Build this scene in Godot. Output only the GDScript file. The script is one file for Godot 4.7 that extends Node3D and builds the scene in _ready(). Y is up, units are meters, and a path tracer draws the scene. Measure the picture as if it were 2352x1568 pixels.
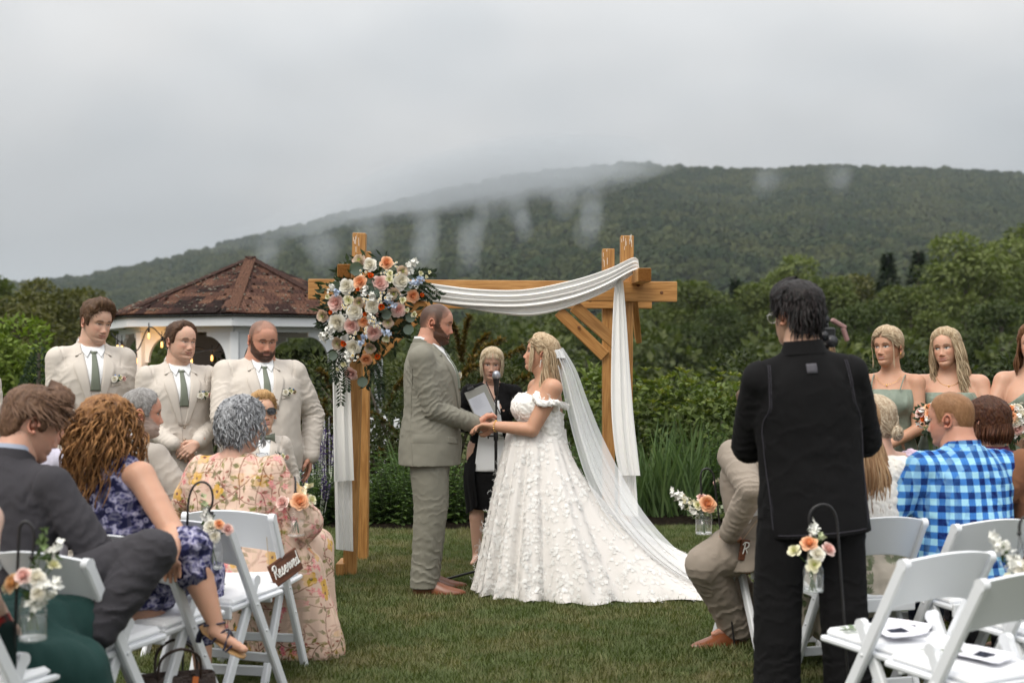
extends Node3D
const F := 3267.0
const EYE := 1.4
var used := {}
var jobs := []
var M := {}
var rng := RandomNumberGenerator.new()
var noise := FastNoiseLite.new()
func _ready():
	rng.seed = 7
	noise.seed = 3
	noise.frequency = 1.0
	noise.fractal_type = FastNoiseLite.FRACTAL_FBM
	noise.fractal_octaves = 3
	make_camera_and_light()
	make_materials()
	make_ground()
	make_hill()
	make_mist()
	make_forest()
	make_garden()
	make_gazebo()
	make_arch()
	make_chairs()
	make_props()
	make_people()
	run_jobs()
func make_camera_and_light():
	var cam := Camera3D.new()
	cam.name = "camera"
	cam.projection = Camera3D.PROJECTION_FRUSTUM
	cam.near = 0.1
	cam.far = 6000.0
	cam.size = 0.1 * 1568.0 / F
	cam.frustum_offset = Vector2(0,0.1 * 66.0 / F)
	cam.position = Vector3(0,EYE,0)
	var lens := CameraAttributesPhysical.new()
	lens.frustum_near = 0.1
	lens.frustum_far = 6000.0
	lens.frustum_focal_length = 50.0
	lens.frustum_focus_distance = 8.9
	lens.exposure_aperture = 2.6
	cam.attributes = lens
	add_child(cam)
	cam.current = true
	var env := Environment.new()
	env.background_mode = Environment.BG_SKY
	var sky := Sky.new()
	var pano := PanoramaSkyMaterial.new()
	pano.panorama = sky_picture()
	sky.sky_material = pano
	env.sky = sky
	env.tonemap_mode = Environment.TONE_MAPPER_LINEAR
	env.tonemap_exposure = 1.37
	env.sdfgi_enabled = true
	env.ssao_enabled = true
	env.ssil_enabled = true
	env.fog_enabled = true
	env.fog_density = 0.00010
	env.fog_light_color = Color(0.80,0.84,0.87)
	env.volumetric_fog_enabled = true
	env.volumetric_fog_density = 0.0
	var we := WorldEnvironment.new()
	we.name = "world_environment"
	we.environment = env
	add_child(we)
	var sun := DirectionalLight3D.new()
	sun.name = "sun"
	sun.light_energy = 0.5
	sun.light_color = Color(1.0,0.97,0.92)
	sun.light_angular_distance = 30.0
	sun.shadow_enabled = true
	sun.rotation_degrees = Vector3(-52,-38,0)
	add_child(sun)
func sky_picture() -> ImageTexture:
	var n := FastNoiseLite.new()
	n.seed = 11
	n.frequency = 1.0
	n.fractal_octaves = 4
	var im := Image.create(720,360,false,Image.FORMAT_RGBF)
	for y in 360:
		var el := PI / 2.0 - (y + 0.5) / 360.0 * PI
		for x in 720:
			var az := (x + 0.5) / 720.0 * TAU
			var d := Vector3(cos(el) * sin(az),sin(el),cos(el) * cos(az))
			var s := maxf(d.y,0.0)
			var l := 0.25 + 1.40 * s
			var c := n.get_noise_3d(d.x * 3.0,d.y * 6.0,d.z * 3.0)
			var c2 := n.get_noise_3d(d.x * 9.0 + 5.0,d.y * 20.0,d.z * 9.0)
			l *= 1.0 + (0.13 * c + 0.06 * c2) * smoothstep(-0.02,0.12,d.y)
			var blue := clampf(0.5 - s * 1.4 - c * 0.5,0.0,1.0)
			im.set_pixel(x,y,Color(l * (1.0 - 0.13 * blue),l * (1.0 - 0.05 * blue),l * (1.0 + 0.02 * blue)))
	return ImageTexture.create_from_image(im)
func W(px: float,py: float,d: float) -> Vector3:
	return Vector3((px - 1176.0) / F * d,EYE - (py - 850.0) / F * d,-d)
func numbered(called: String) -> String:
	var n: int = used.get(called,0)
	used[called] = n + 1
	return called if n == 0 else "%s_%03d" % [called,n]
func tag(o: Node,label := "",category := "",group := "",kind := "") -> Node:
	if label: o.set_meta("label",label)
	if category: o.set_meta("category",category)
	if group: o.set_meta("group",group)
	if kind: o.set_meta("kind",kind)
	return o
func thing(called: String,label: String,category: String,at := Vector3.ZERO,turn := 0.0,group := "") -> Node3D:
	var o := Node3D.new()
	o.name = numbered(called)
	o.position = at
	o.rotation.y = turn
	add_child(o)
	tag(o,label,category,group)
	return o
func part(called: String,mesh: Mesh,m: Material,parent: Node,t := Transform3D.IDENTITY) -> MeshInstance3D:
	var o := MeshInstance3D.new()
	var base := called
	if parent == self:
		base = numbered(called)
	else:
		var k := "%d/%s" % [parent.get_instance_id(),called]
		var n: int = used.get(k,0)
		used[k] = n + 1
		if n: base = "%s_%03d" % [called,n]
	o.name = base
	o.mesh = mesh
	o.material_override = m
	o.transform = t
	parent.add_child(o,true)
	return o
func structure(called: String,mesh: Mesh,m: Material) -> MeshInstance3D:
	var o := part(called,mesh,m,self)
	o.set_meta("kind","structure")
	return o
func copies(called: String,mesh: Mesh,m: Material,where: Array,tints: Array,parent: Node,kind := "") -> MultiMeshInstance3D:
	var mm := MultiMesh.new()
	mm.transform_format = MultiMesh.TRANSFORM_3D
	mm.use_colors = tints.size() > 0
	mm.mesh = mesh
	mm.instance_count = where.size()
	for i in where.size():
		mm.set_instance_transform(i,where[i])
		if tints.size(): mm.set_instance_color(i,tints[i])
	var o := MultiMeshInstance3D.new()
	o.name = numbered(called) if parent == self else called
	o.multimesh = mm
	o.material_override = m
	if kind: o.set_meta("kind",kind)
	parent.add_child(o,true)
	return o
func lin(r: float,g: float,b: float) -> Color:
	return Color(r,g,b).linear_to_srgb()
func mat(c: Color,rough := 0.7,spec := 0.5) -> StandardMaterial3D:
	var m := StandardMaterial3D.new()
	m.albedo_color = c.linear_to_srgb()
	m.roughness = rough
	m.metallic_specular = spec
	return m
func vmat(rough := 0.7,spec := 0.5) -> StandardMaterial3D:
	var m := mat(Color(1,1,1),rough,spec)
	m.vertex_color_use_as_albedo = true
	return m
func noise_tex(freq: float,seed_: int,colors: Array,offsets: Array,size := 512,octaves := 4,as_normal := false,bump := 4.0) -> NoiseTexture2D:
	var t := NoiseTexture2D.new()
	var n := FastNoiseLite.new()
	n.seed = seed_
	n.frequency = freq
	n.fractal_octaves = octaves
	n.noise_type = FastNoiseLite.TYPE_SIMPLEX_SMOOTH
	t.width = size
	t.height = size
	t.seamless = true
	t.noise = n
	if as_normal:
		t.as_normal_map = true
		t.bump_strength = bump
	elif colors.size():
		var g := Gradient.new()
		g.colors = PackedColorArray(colors)
		g.offsets = PackedFloat32Array(offsets)
		t.color_ramp = g
	return t
func triplanar(m: StandardMaterial3D,scale: Vector3,world := false) -> StandardMaterial3D:
	m.uv1_triplanar = true
	m.uv1_world_triplanar = world
	m.uv1_scale = scale
	return m
func cloth(c: Color,rough := 0.85,sheen := 0.25,weave := 260.0) -> StandardMaterial3D:
	var m := mat(c,rough,0.3)
	m.rim_enabled = true
	m.rim = sheen
	m.rim_tint = 0.6
	m.normal_enabled = true
	m.normal_texture = M.weave_normal
	m.normal_scale = 0.16
	triplanar(m,Vector3.ONE * 13.0)
	return m
func painted(im: Image,rough := 0.8) -> StandardMaterial3D:
	var m := mat(Color(1,1,1),rough,0.3)
	m.albedo_texture = ImageTexture.create_from_image(im)
	return m
class Mesher:
	var v := PackedVector3Array()
	var n := PackedVector3Array()
	var c := PackedColorArray()
	var uv := PackedVector2Array()
	var i := PackedInt32Array()
	var tint := Color.WHITE
	func vert(p: Vector3,nn: Vector3,col: Color,t := Vector2.ZERO) -> int:
		v.append(p); n.append(nn); c.append(col); uv.append(t)
		return v.size() - 1
	func tri(a: int,b: int,d: int):
		i.append(a); i.append(b); i.append(d)
	func quad(a: Vector3,b: Vector3,d: Vector3,e: Vector3):
		var nn := (e - a).cross(b - a).normalized()
		var k := vert(a,nn,tint,Vector2(0,0))
		vert(b,nn,tint,Vector2(1,0)); vert(d,nn,tint,Vector2(1,1)); vert(e,nn,tint,Vector2(0,1))
		tri(k,k + 1,k + 2); tri(k,k + 2,k + 3)
	func box(t: Transform3D,s: Vector3,bevel := 0.0):
		var h := s / 2.0
		if bevel <= 0.0:
			var p := []
			for q in 8: p.append(t * Vector3(h.x if q & 1 else -h.x,h.y if q & 2 else -h.y,h.z if q & 4 else -h.z))
			quad(p[6],p[7],p[5],p[4]); quad(p[3],p[2],p[0],p[1])
			quad(p[2],p[6],p[4],p[0]); quad(p[7],p[3],p[1],p[5])
			quad(p[2],p[3],p[7],p[6]); quad(p[4],p[5],p[1],p[0])
			return
		var b := minf(bevel,minf(h.x,minf(h.y,h.z)) * 0.9)
		var ax := [Vector3.RIGHT,Vector3.UP,Vector3.BACK]
		var corner := func(sx,sy,sz,k):
			var q := Vector3(sx * (h.x - b),sy * (h.y - b),sz * (h.z - b))
			q[k] = [sx,sy,sz][k] * h[k]
			return t * q
		for k in 3:
			for sg in [-1,1]:
				var a1 := (k + 1) % 3
				var a2 := (k + 2) % 3
				var pts := []
				for st in [[-1,-1],[1,-1],[1,1],[-1,1]]:
					var sv := [0,0,0]
					sv[k] = sg; sv[a1] = st[0]; sv[a2] = st[1]
					pts.append((corner as Callable).call(sv[0],sv[1],sv[2],k))
				face(pts,t.basis * (ax[k] * sg))
		for k in 3:
			var a1 := (k + 1) % 3
			var a2 := (k + 2) % 3
			for s1 in [-1,1]:
				for s2 in [-1,1]:
					var sv := [0,0,0]
					sv[a1] = s1; sv[a2] = s2
					var lo: Array = sv.duplicate(); lo[k] = -1
					var hi: Array = sv.duplicate(); hi[k] = 1
					face([(corner as Callable).call(lo[0],lo[1],lo[2],a1),(corner as Callable).call(hi[0],hi[1],hi[2],a1),(corner as Callable).call(hi[0],hi[1],hi[2],a2),(corner as Callable).call(lo[0],lo[1],lo[2],a2)],t.basis * (ax[a1] * s1 + ax[a2] * s2))
		for q in 8:
			var sx := 1 if q & 1 else -1
			var sy := 1 if q & 2 else -1
			var sz := 1 if q & 4 else -1
			face([(corner as Callable).call(sx,sy,sz,0),(corner as Callable).call(sx,sy,sz,1),(corner as Callable).call(sx,sy,sz,2)],t.basis * Vector3(sx,sy,sz))
	func face(p: Array,out: Vector3):
		var nn: Vector3 = (p[2] - p[0]).cross(p[1] - p[0]).normalized()
		var flip := nn.dot(out) < 0.0
		if flip: nn = -nn
		var k := v.size()
		for q in p: vert(q,nn,tint)
		for q in range(1,p.size() - 1):
			if flip: tri(k,k + q + 1,k + q)
			else: tri(k,k + q,k + q + 1)
	func bar(a: Vector3,b: Vector3,w: float,d: float,side := Vector3.RIGHT,bevel := 0.0,extra := 0.0):
		var y := (b - a).normalized()
		var z := side.cross(y).normalized()
		var x := y.cross(z).normalized()
		box(Transform3D(Basis(x,y,z),(a + b) / 2.0),Vector3(w,(b - a).length() + extra,d),bevel)
	func tube(pts: Array,radii: Array,sides: int = 8,cap := true,cols := []):
		var m := pts.size()
		var ref := Vector3.UP
		var x := Vector3.ZERO
		var start := v.size()
		for k in m:
			var dir: Vector3 = (pts[mini(k + 1,m - 1)] - pts[maxi(k - 1,0)]).normalized()
			if k == 0:
				if absf(dir.dot(ref)) > 0.9: ref = Vector3.RIGHT
				x = ref.cross(dir).normalized()
			else:
				x = (x - dir * x.dot(dir)).normalized()
			var y := dir.cross(x)
			var col: Color = cols[k] if cols.size() else tint
			for s in sides + 1:
				var an := TAU * s / sides
				var o := x * cos(an) + y * sin(an)
				vert(pts[k] + o * radii[k],o,col,Vector2(float(s) / sides,float(k) / (m - 1)))
		for k in m - 1:
			for s in sides:
				var a := start + k * (sides + 1) + s
				var b := a + sides + 1
				tri(a,a + 1,b); tri(b,a + 1,b + 1)
		if cap:
			for e: int in [0,m - 1]:
				var dir: Vector3 = (pts[0] - pts[1]).normalized() if e == 0 else (pts[m - 1] - pts[m - 2]).normalized()
				var ck := vert(pts[e],dir,cols[e] if cols.size() else tint)
				for s in sides:
					var a := start + e * (sides + 1) + s
					var p1 := vert(v[a],dir,c[a]); var p2 := vert(v[a + 1],dir,c[a])
					if e == 0: tri(ck,p2,p1)
					else: tri(ck,p1,p2)
	func lathe(at: Transform3D,prof: Array,sides := 16):
		var start := v.size()
		var m := prof.size()
		for k in m:
			var d: Vector2 = prof[mini(k + 1,m - 1)] - prof[maxi(k - 1,0)]
			for s in sides + 1:
				var an := TAU * s / sides
				var o := Vector3(cos(an),0,sin(an))
				vert(at * (o * prof[k].x + Vector3.UP * prof[k].y),(at.basis * (o * d.y - Vector3.UP * d.x)).normalized(),tint,Vector2(float(s) / sides,float(k) / (m - 1)))
		for k in m - 1:
			for s in sides:
				var a := start + k * (sides + 1) + s
				var b := a + sides + 1
				tri(a,a + 1,b); tri(b,a + 1,b + 1)
	func ball(p: Vector3,r: Vector3,rows := 8,sides := 10):
		var prof := []
		for k in rows + 1:
			var an := PI * k / rows - PI / 2.0
			prof.append(Vector2(maxf(cos(an),0.0001),sin(an)))
		lathe(Transform3D(Basis.from_scale(r),p),prof,sides)
	func grid(nu: int,nv: int,pts: PackedVector3Array,cols := PackedColorArray(),both := false,uvs := PackedVector2Array()):
		var start := v.size()
		for j in nv:
			for k in nu:
				var du := pts[j * nu + mini(k + 1,nu - 1)] - pts[j * nu + maxi(k - 1,0)]
				var dv := pts[mini(j + 1,nv - 1) * nu + k] - pts[maxi(j - 1,0) * nu + k]
				var nn := dv.cross(du).normalized()
				vert(pts[j * nu + k],nn,cols[j * nu + k] if cols.size() else tint,uvs[j * nu + k] if uvs.size() else Vector2(float(k) / (nu - 1),float(j) / (nv - 1)))
		for j in nv - 1:
			for k in nu - 1:
				var a := start + j * nu + k
				tri(a,a + 1,a + nu); tri(a + nu,a + 1,a + nu + 1)
	func leaf(p: Vector3,along: Vector3,up: Vector3,ln: float,wd: float,col: Color,fold := 0.25):
		var x := along.cross(up).normalized()
		var u := x.cross(along).normalized()
		var mid := p + along * ln * 0.5 - u * ln * 0.04
		var tip := p + along * ln - u * ln * 0.12
		var l := mid + x * wd * 0.5 + u * wd * fold
		var r := mid - x * wd * 0.5 + u * wd * fold
		var n1 := (u - x * fold * 1.6).normalized()
		var n2 := (u + x * fold * 1.6).normalized()
		var k := vert(p,n1,col); vert(l,n1,col); vert(tip,n1,col)
		tri(k,k + 2,k + 1)
		k = vert(p,n2,col); vert(tip,n2,col); vert(r,n2,col)
		tri(k,k + 2,k + 1)
	func add(o: Mesher,t := Transform3D.IDENTITY):
		var k := v.size()
		v.append_array(t * o.v)
		for q in o.n: n.append((t.basis * q).normalized())
		c.append_array(o.c); uv.append_array(o.uv)
		for q in o.i: i.append(q + k)
	func mesh() -> ArrayMesh:
		var m := ArrayMesh.new()
		if v.is_empty(): return m
		for k in range(0,i.size(),3):
			var p := v[i[k]]
			if (v[i[k + 2]] - p).cross(v[i[k + 1]] - p).dot(n[i[k]] + n[i[k + 1]] + n[i[k + 2]]) < 0.0:
				var q := i[k + 1]
				i[k + 1] = i[k + 2]
				i[k + 2] = q
		var a := []
		a.resize(Mesh.ARRAY_MAX)
		a[Mesh.ARRAY_VERTEX] = v; a[Mesh.ARRAY_NORMAL] = n; a[Mesh.ARRAY_COLOR] = c; a[Mesh.ARRAY_TEX_UV] = uv; a[Mesh.ARRAY_INDEX] = i
		m.add_surface_from_arrays(Mesh.PRIMITIVE_TRIANGLES,a)
		return m
func rnd(a: float,b: float) -> float:
	return rng.randf_range(a,b)
func rdir() -> Vector3:
	return Vector3(rng.randfn(),rng.randfn(),rng.randfn()).normalized()
func rcol(a: Color,b: Color) -> Color:
	return a.lerp(b,rng.randf())
func lerp_table(tab: Array,x: float) -> float:
	if x <= tab[0][0]: return tab[0][1]
	for k in range(1,tab.size()):
		if x <= tab[k][0]:
			return lerpf(tab[k - 1][1],tab[k][1],(x - tab[k - 1][0]) / (tab[k][0] - tab[k - 1][0]))
	return tab[tab.size() - 1][1]
func smooth_table(tab: Array,x: float) -> float:
	var m := tab.size()
	if x <= tab[0][0]: return tab[0][1]
	if x >= tab[m - 1][0]: return tab[m - 1][1]
	for k in range(1,m):
		if x <= tab[k][0]:
			var t: float = (x - tab[k - 1][0]) / (tab[k][0] - tab[k - 1][0])
			return cubic_interpolate(tab[k - 1][1],tab[k][1],tab[maxi(k - 2,0)][1],tab[mini(k + 1,m - 1)][1],t)
	return tab[m - 1][1]
func spline(pts: Array,n: int) -> Array:
	var out := []
	var m := pts.size() - 1
	for k in n + 1:
		var s := float(k) / n * m
		var a := mini(int(s),m - 1)
		out.append((pts[a] as Vector3).cubic_interpolate(pts[a + 1],pts[maxi(a - 1,0)],pts[mini(a + 2,m)],s - a))
	return out
func make_materials():
	M.weave_normal = noise_tex(0.22,5,[],[],256,2,true,6.0)
	M.soft_normal = noise_tex(0.03,6,[],[],256,4,true,8.0)
	var wood := noise_tex(0.012,21,[lin(0.27,0.118,0.027),lin(0.39,0.188,0.052),lin(0.47,0.245,0.078),lin(0.36,0.160,0.042)],[0.0,0.42,0.62,1.0],512,5)
	M.wood_x = triplanar(mat(Color(1,1,1),0.5,0.5),Vector3(0.5,7,7)); M.wood_x.albedo_texture = wood
	M.wood_y = triplanar(mat(Color(1,1,1),0.5,0.5),Vector3(7,0.5,7)); M.wood_y.albedo_texture = wood
	M.wood_end = triplanar(mat(Color(0.42,0.36,0.32),0.8,0.2),Vector3(9,9,9)); M.wood_end.albedo_texture = wood
	M.white_paint = mat(Color(0.72,0.74,0.76),0.45,0.5)
	M.chair_white = mat(Color(0.74,0.76,0.79),0.38,0.5)
	M.seat_white = mat(Color(0.80,0.81,0.83),0.55,0.4)
	M.black_metal = mat(Color(0.012,0.011,0.012),0.45,0.5)
	M.black_plastic = mat(Color(0.015,0.015,0.017),0.4,0.5)
	M.leaf = vmat(0.55,0.35)
	M.leaf.backlight_enabled = true
	M.leaf.backlight = Color(0.75,0.8,0.45)
	M.petal = vmat(0.7,0.25)
	M.petal.backlight_enabled = true
	M.petal.backlight = Color(0.3,0.27,0.25)
	M.bark = triplanar(mat(Color(1,1,1),0.95,0.2),Vector3(3,0.8,3),true)
	M.bark.albedo_texture = noise_tex(0.03,31,[lin(0.05,0.04,0.03),lin(0.13,0.11,0.09),lin(0.2,0.18,0.15)],[0,0.5,1],256,5)
	M.glass = mat(Color(0.92,0.97,0.96),0.02,0.6)
	M.glass.albedo_color.a = 0.04
	M.glass.transparency = BaseMaterial3D.TRANSPARENCY_ALPHA
	M.water = mat(Color(0.9,0.95,0.93),0.02,0.5)
	M.water.albedo_color.a = 0.03
	M.water.transparency = BaseMaterial3D.TRANSPARENCY_ALPHA
	M.bulb = mat(Color(1.0,0.8,0.5),0.3)
	M.bulb.emission_enabled = true
	M.bulb.emission = Color(1.0,0.72,0.36)
	M.bulb.emission_energy_multiplier = 1.6
func ground_height(x: float,z: float) -> float:
	var d := -z
	return -0.5 * smoothstep(15.0,40.0,d) - 0.3 * smoothstep(60.0,300.0,d) + 0.01 * noise.get_noise_2d(x * 0.4,z * 0.4) * smoothstep(3.0,6.0,d)
func make_ground():
	var mesh := Mesher.new()
	var xs := []
	var zs := []
	for k in 61: xs.append(signf(k - 30) * pow(absf(k - 30) / 30.0,3.2) * 3200.0)
	for k in 71: zs.append(40.0 - pow(k / 70.0,3.0) * 3600.0)
	var pts := PackedVector3Array()
	for z in zs:
		for x in xs: pts.append(Vector3(x,ground_height(x,z),z))
	mesh.grid(61,71,pts)
	var m := triplanar(mat(Color(1,1,1),0.95,0.15),Vector3.ONE * 0.22,true)
	m.albedo_texture = noise_tex(0.02,41,[lin(0.03,0.034,0.012),lin(0.045,0.055,0.018),lin(0.062,0.070,0.024),lin(0.085,0.08,0.03)],[0.15,0.45,0.65,0.95],1024,6)
	structure("lawn_ground",mesh.mesh(),m)
	var tufts := []
	for kind in 3:
		var b := Mesher.new()
		for k in 16:
			var a := rnd(0,TAU)
			var r := sqrt(rng.randf()) * 0.05
			var p := Vector3(cos(a) * r,-0.004,sin(a) * r)
			var lean := Vector3(rnd(-1,1),rnd(0.9,2.2),rnd(-1,1)).normalized()
			var h := rnd(0.022,0.05)
			var side := lean.cross(rdir()).normalized() * rnd(0.0016,0.0028)
			var tip := p + lean * h + Vector3(rnd(-1,1),0,rnd(-1,1)) * 0.012
			var mid := p + lean * h * 0.55
			var g := rnd(0.75,1.25)
			var col := Color(g,g,g) if rng.randf() > 0.16 else Color(g * 1.9,g * 1.35,g * 1.3)
			var nn := (Vector3.UP + side.cross(lean).normalized() * 0.5).normalized()
			var q := b.vert(p - side,nn,col)
			b.vert(p + side,nn,col); b.vert(mid - side * 0.8,nn,col); b.vert(mid + side * 0.8,nn,col); b.vert(tip,nn,col)
			b.tri(q,q + 1,q + 2); b.tri(q + 2,q + 1,q + 3); b.tri(q + 2,q + 3,q + 4)
		tufts.append(b.mesh())
	var gm := vmat(0.6,0.3)
	gm.backlight_enabled = true
	gm.backlight = Color(0.8,0.85,0.6)
	for kind in 3:
		var where := []
		var tints := []
		while where.size() < 30000:
			var d := 3.6 + 10.2 * rng.randf()
			var x := rnd(-1,1) * (d * 0.40 + 0.3)
			var z := -d
			if d > bed_edge(x) + 0.05: continue
			var s := rnd(0.7,1.25)
			where.append(Transform3D(Basis(Vector3.UP,rnd(0,TAU)).scaled(Vector3(s,s * rnd(0.7,1.2),s)),Vector3(x,ground_height(x,z),z)))
			var w := noise.get_noise_2d(x * 0.9,z * 0.9) * 0.9 + noise.get_noise_2d(x * 4.0,z * 4.0) * 0.8
			var c := Color(0.135,0.170,0.070).lerp(Color(0.25,0.215,0.115),clampf(0.24 + w,0.0,1.0))
			tints.append(c * rnd(0.8,1.25))
		var o := copies("grass",tufts[kind],gm,where,tints,self,"stuff")
		tag(o,["short green turf of the lawn, lush blades","short turf of the lawn with straw coloured blades","short turf of the lawn, mixed mown blades"][kind],"grass")
func bed_edge(x: float) -> float:
	return 12.35 + 0.28 * smoothstep(-1.0,2.4,x) + 0.05 * sin(x * 2.1)
var ridge := [[-2600,834],[-1500,804],[-700,754],[-200,704],[0,669],[170,650],[400,604],[640,542],[850,492],[1000,454],[1200,416],[1400,394],[1470,390],[1600,398],[1750,402],[1900,396],[2100,400],[2352,412],[2700,439],[3300,514],[4200,654],[5200,754]]
func hill_point(px: float,t: float) -> Vector3:
	var d := 380.0 + 1220.0 * t
	var top: float = (850.0 - smooth_table(ridge,px)) / F * 1600.0
	var x := (px - 1176.0) / F * d
	var up := top * (pow(t,1.06) if t <= 1.0 else 1.0 - (t - 1.0) * 1.4) - 9.0 * sin(clampf(t,0,1) * PI) * (1.0 + 1.6 * noise.get_noise_2d(x * 0.0032,t * 1.6))
	return Vector3(x,maxf(up + EYE * t,-1.5) - 0.8,-d)
func make_hill():
	var nu := 120
	var nv := 40
	var pts := PackedVector3Array()
	for j in nv:
		var t := 1.25 * j / (nv - 1.0)
		for k in nu: pts.append(hill_point(lerpf(-2400,5000,k / (nu - 1.0)),t))
	var mesh := Mesher.new()
	mesh.grid(nu,nv,pts)
	structure("wooded_hill",mesh.mesh(),mat(Color(0.022,0.03,0.014),0.95,0.1))
	var kinds := []
	for kind in 3:
		var b := Mesher.new()
		for lump in 6:
			var c := Vector3(rnd(-0.5,0.5),rnd(0.35,1.0),rnd(-0.5,0.5)) if lump else Vector3(0,0.75,0)
			var r := rnd(0.36,0.55) if lump else 0.66
			for k in 60:
				var d := rdir()
				if d.y < -0.25: d.y = -d.y
				var p := c + d * r * rnd(0.88,1.08)
				var q := (d + rdir() * 0.55).normalized()
				var e := q.cross(rdir()).normalized()
				var f := q.cross(e)
				var sz := rnd(0.12,0.21)
				b.tint = Color(1,1,1) * rnd(0.72,1.28)
				b.quad(p + (e + f) * sz,p + (e - f) * sz,p - (e + f) * sz,p - (e - f) * sz)
		kinds.append(b.mesh())
	var m := vmat(0.8,0.15)
	for kind in 3:
		var where := []
		var tints := []
		for k in 6500:
			var t := sqrt(rnd(0.0,1.02))
			var p := hill_point(rnd(-260,2620),t)
			var s := rnd(4.2,6.8)
			where.append(Transform3D(Basis(Vector3.UP,rnd(0,TAU)).scaled(Vector3(s,s * rnd(0.85,1.3),s)),p - Vector3(0,0.5,0)))
			var w := clampf(0.5 + noise.get_noise_2d(p.x * 0.012,p.z * 0.012) * 1.1 + rnd(-0.35,0.35),0,1)
			tints.append(Color(0.030,0.046,0.022).lerp(Color(0.068,0.078,0.034),w))
		var o := copies("hill_wood",kinds[kind],m,where,tints,self,"stuff")
		tag(o,["dark broadleaf wood covering the misty hill","far wood on the hillside, rounded crowns","far wood on the hillside, mixed greens"][kind],"wood")
func make_mist():
	var spots := [
		[800,488,90,13,90,0.0016,0.22,"thin cloud trailing along the left ridge"],
		[880,462,110,17,110,0.0018,0.22,"cloud lying along the ridge above the flowers"],
		[960,440,100,20,120,0.0020,0.20,"cloud draped over the left shoulder of the hill"],
		[1030,424,110,22,130,0.0021,0.18,"cloud over the ridge above the groom"],
		[1100,408,110,24,140,0.0022,0.16,"cloud hiding the hilltop left of the summit"],
		[1170,400,100,24,140,0.0022,0.14,"cloud hiding the hilltop above the officiant"],
		[1240,388,100,22,140,0.0022,0.08,"cloud hiding the hilltop above the bride"],
		[1320,380,90,20,130,0.0021,0.04,"cloud at the left of the bare summit"],
		[1390,372,80,15,120,0.0018,0.0,"thin end of the cloud upon the summit"],
		[1150,436,130,16,60,0.0020,0.10,"low cloud rolling over the slope below the summit"],
		[1000,462,110,16,60,0.0018,0.16,"low cloud rolling down the left slope"],
		[680,522,90,12,80,0.0013,0.24,"thin veil of mist on the lower left ridge"],
	]
	var wisps := [
		[990,585,965,470,9,0.0085,"narrow wisp of mist rising above the left arch post"],
		[1195,520,1185,445,9,0.0070,"wisp of mist above the middle of the beam"],
		[1345,530,1362,430,11,0.0070,"tall wisp of mist rising above the hanging drape"],
		[1290,470,1300,415,13,0.0055,"broad wisp of mist under the ridge cloud"],
		[1070,580,1095,530,9,0.0045,"faint wisp of mist on the slope over the beam"],
		[730,590,745,545,11,0.0042,"faint wisp of mist above the gazebo roof"],
		[850,550,835,500,11,0.0045,"small wisp of mist left of the flowers"],
		[1110,500,1140,450,12,0.0040,"wisp of mist drifting off the slope above the officiant"],
		[1752,428,1765,402,12,0.0030,"small puff of mist on the right ridge"],
		[1938,420,1925,398,11,0.0028,"little puff of mist on the ridge above the camera operator"],
		[612,606,625,560,10,0.0036,"faint upright wisp of mist above the gazebo"],
	]
	rng.seed = 66
	for w in wisps:
		for q in 6:
			var f := q / 5.0 + rnd(-0.08,0.08)
			spots.append([lerpf(w[0],w[2],f) + 9.0 * sin(f * 4.0 + w[0]),lerpf(w[1],w[3],f),w[4] * lerpf(0.65,1.5,f) * rnd(0.7,1.3),rnd(9,16),12.0,w[5] * lerpf(1.0,0.55,f) * rnd(0.7,1.3),rnd(-0.5,0.3),w[6]])
	for s in spots:
		var m := FogMaterial.new()
		m.density = s[5] * 0.8
		m.albedo = Color(0.86,0.89,0.915)
		var f := FogVolume.new()
		f.name = numbered("cloud_mist")
		f.shape = RenderingServer.FOG_VOLUME_SHAPE_ELLIPSOID
		var d := 1590.0
		for k in 120:
			var h := hill_point(s[0],k / 120.0)
			if 850.0 - (h.y + 10.0 - EYE) / -h.z * F < s[1] + s[3] / -h.z * F * 0.6:
				d = -h.z
				break
		d -= s[4] * 0.9 + 12.0
		f.size = Vector3(s[2],s[3],s[4]) * 2.0
		f.position = W(s[0],s[1],d)
		f.rotation.z = s[6]
		f.material = m
		add_child(f)
		tag(f,s[7],"mist","","stuff")
func leaf_shell(b: Mesher,lumps: Array,n: int,ln: float,a: Color,z: Color,droop := 0.2,wide := 0.5,inner := 0.75):
	var total := 0.0
	for l in lumps: total += l[1] * l[1]
	for l in lumps:
		var c: Vector3 = l[0]
		var r: float = l[1]
		var sy: float = l[2] if l.size() > 2 else 1.0
		var tone := rnd(0.0,0.35)
		for k in int(n * r * r / total):
			var d := rdir()
			if d.y < -0.4 and rng.randf() < 0.6: d.y = -d.y
			var p := c + Vector3(d.x,d.y * sy,d.z) * r * lerpf(inner,1.06,pow(rng.randf(),0.6))
			var along := (d + rdir() * 0.9 - Vector3.UP * droop).normalized()
			b.leaf(p,along,(d + Vector3.UP * 0.8 + rdir() * 0.5).normalized(),ln * rnd(0.7,1.25),ln * wide * rnd(0.8,1.2),a.lerp(z,clampf(tone + rnd(0,0.75),0,1)) * rnd(1.05,1.6) * Color(1.12,1.0,0.85))
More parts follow.
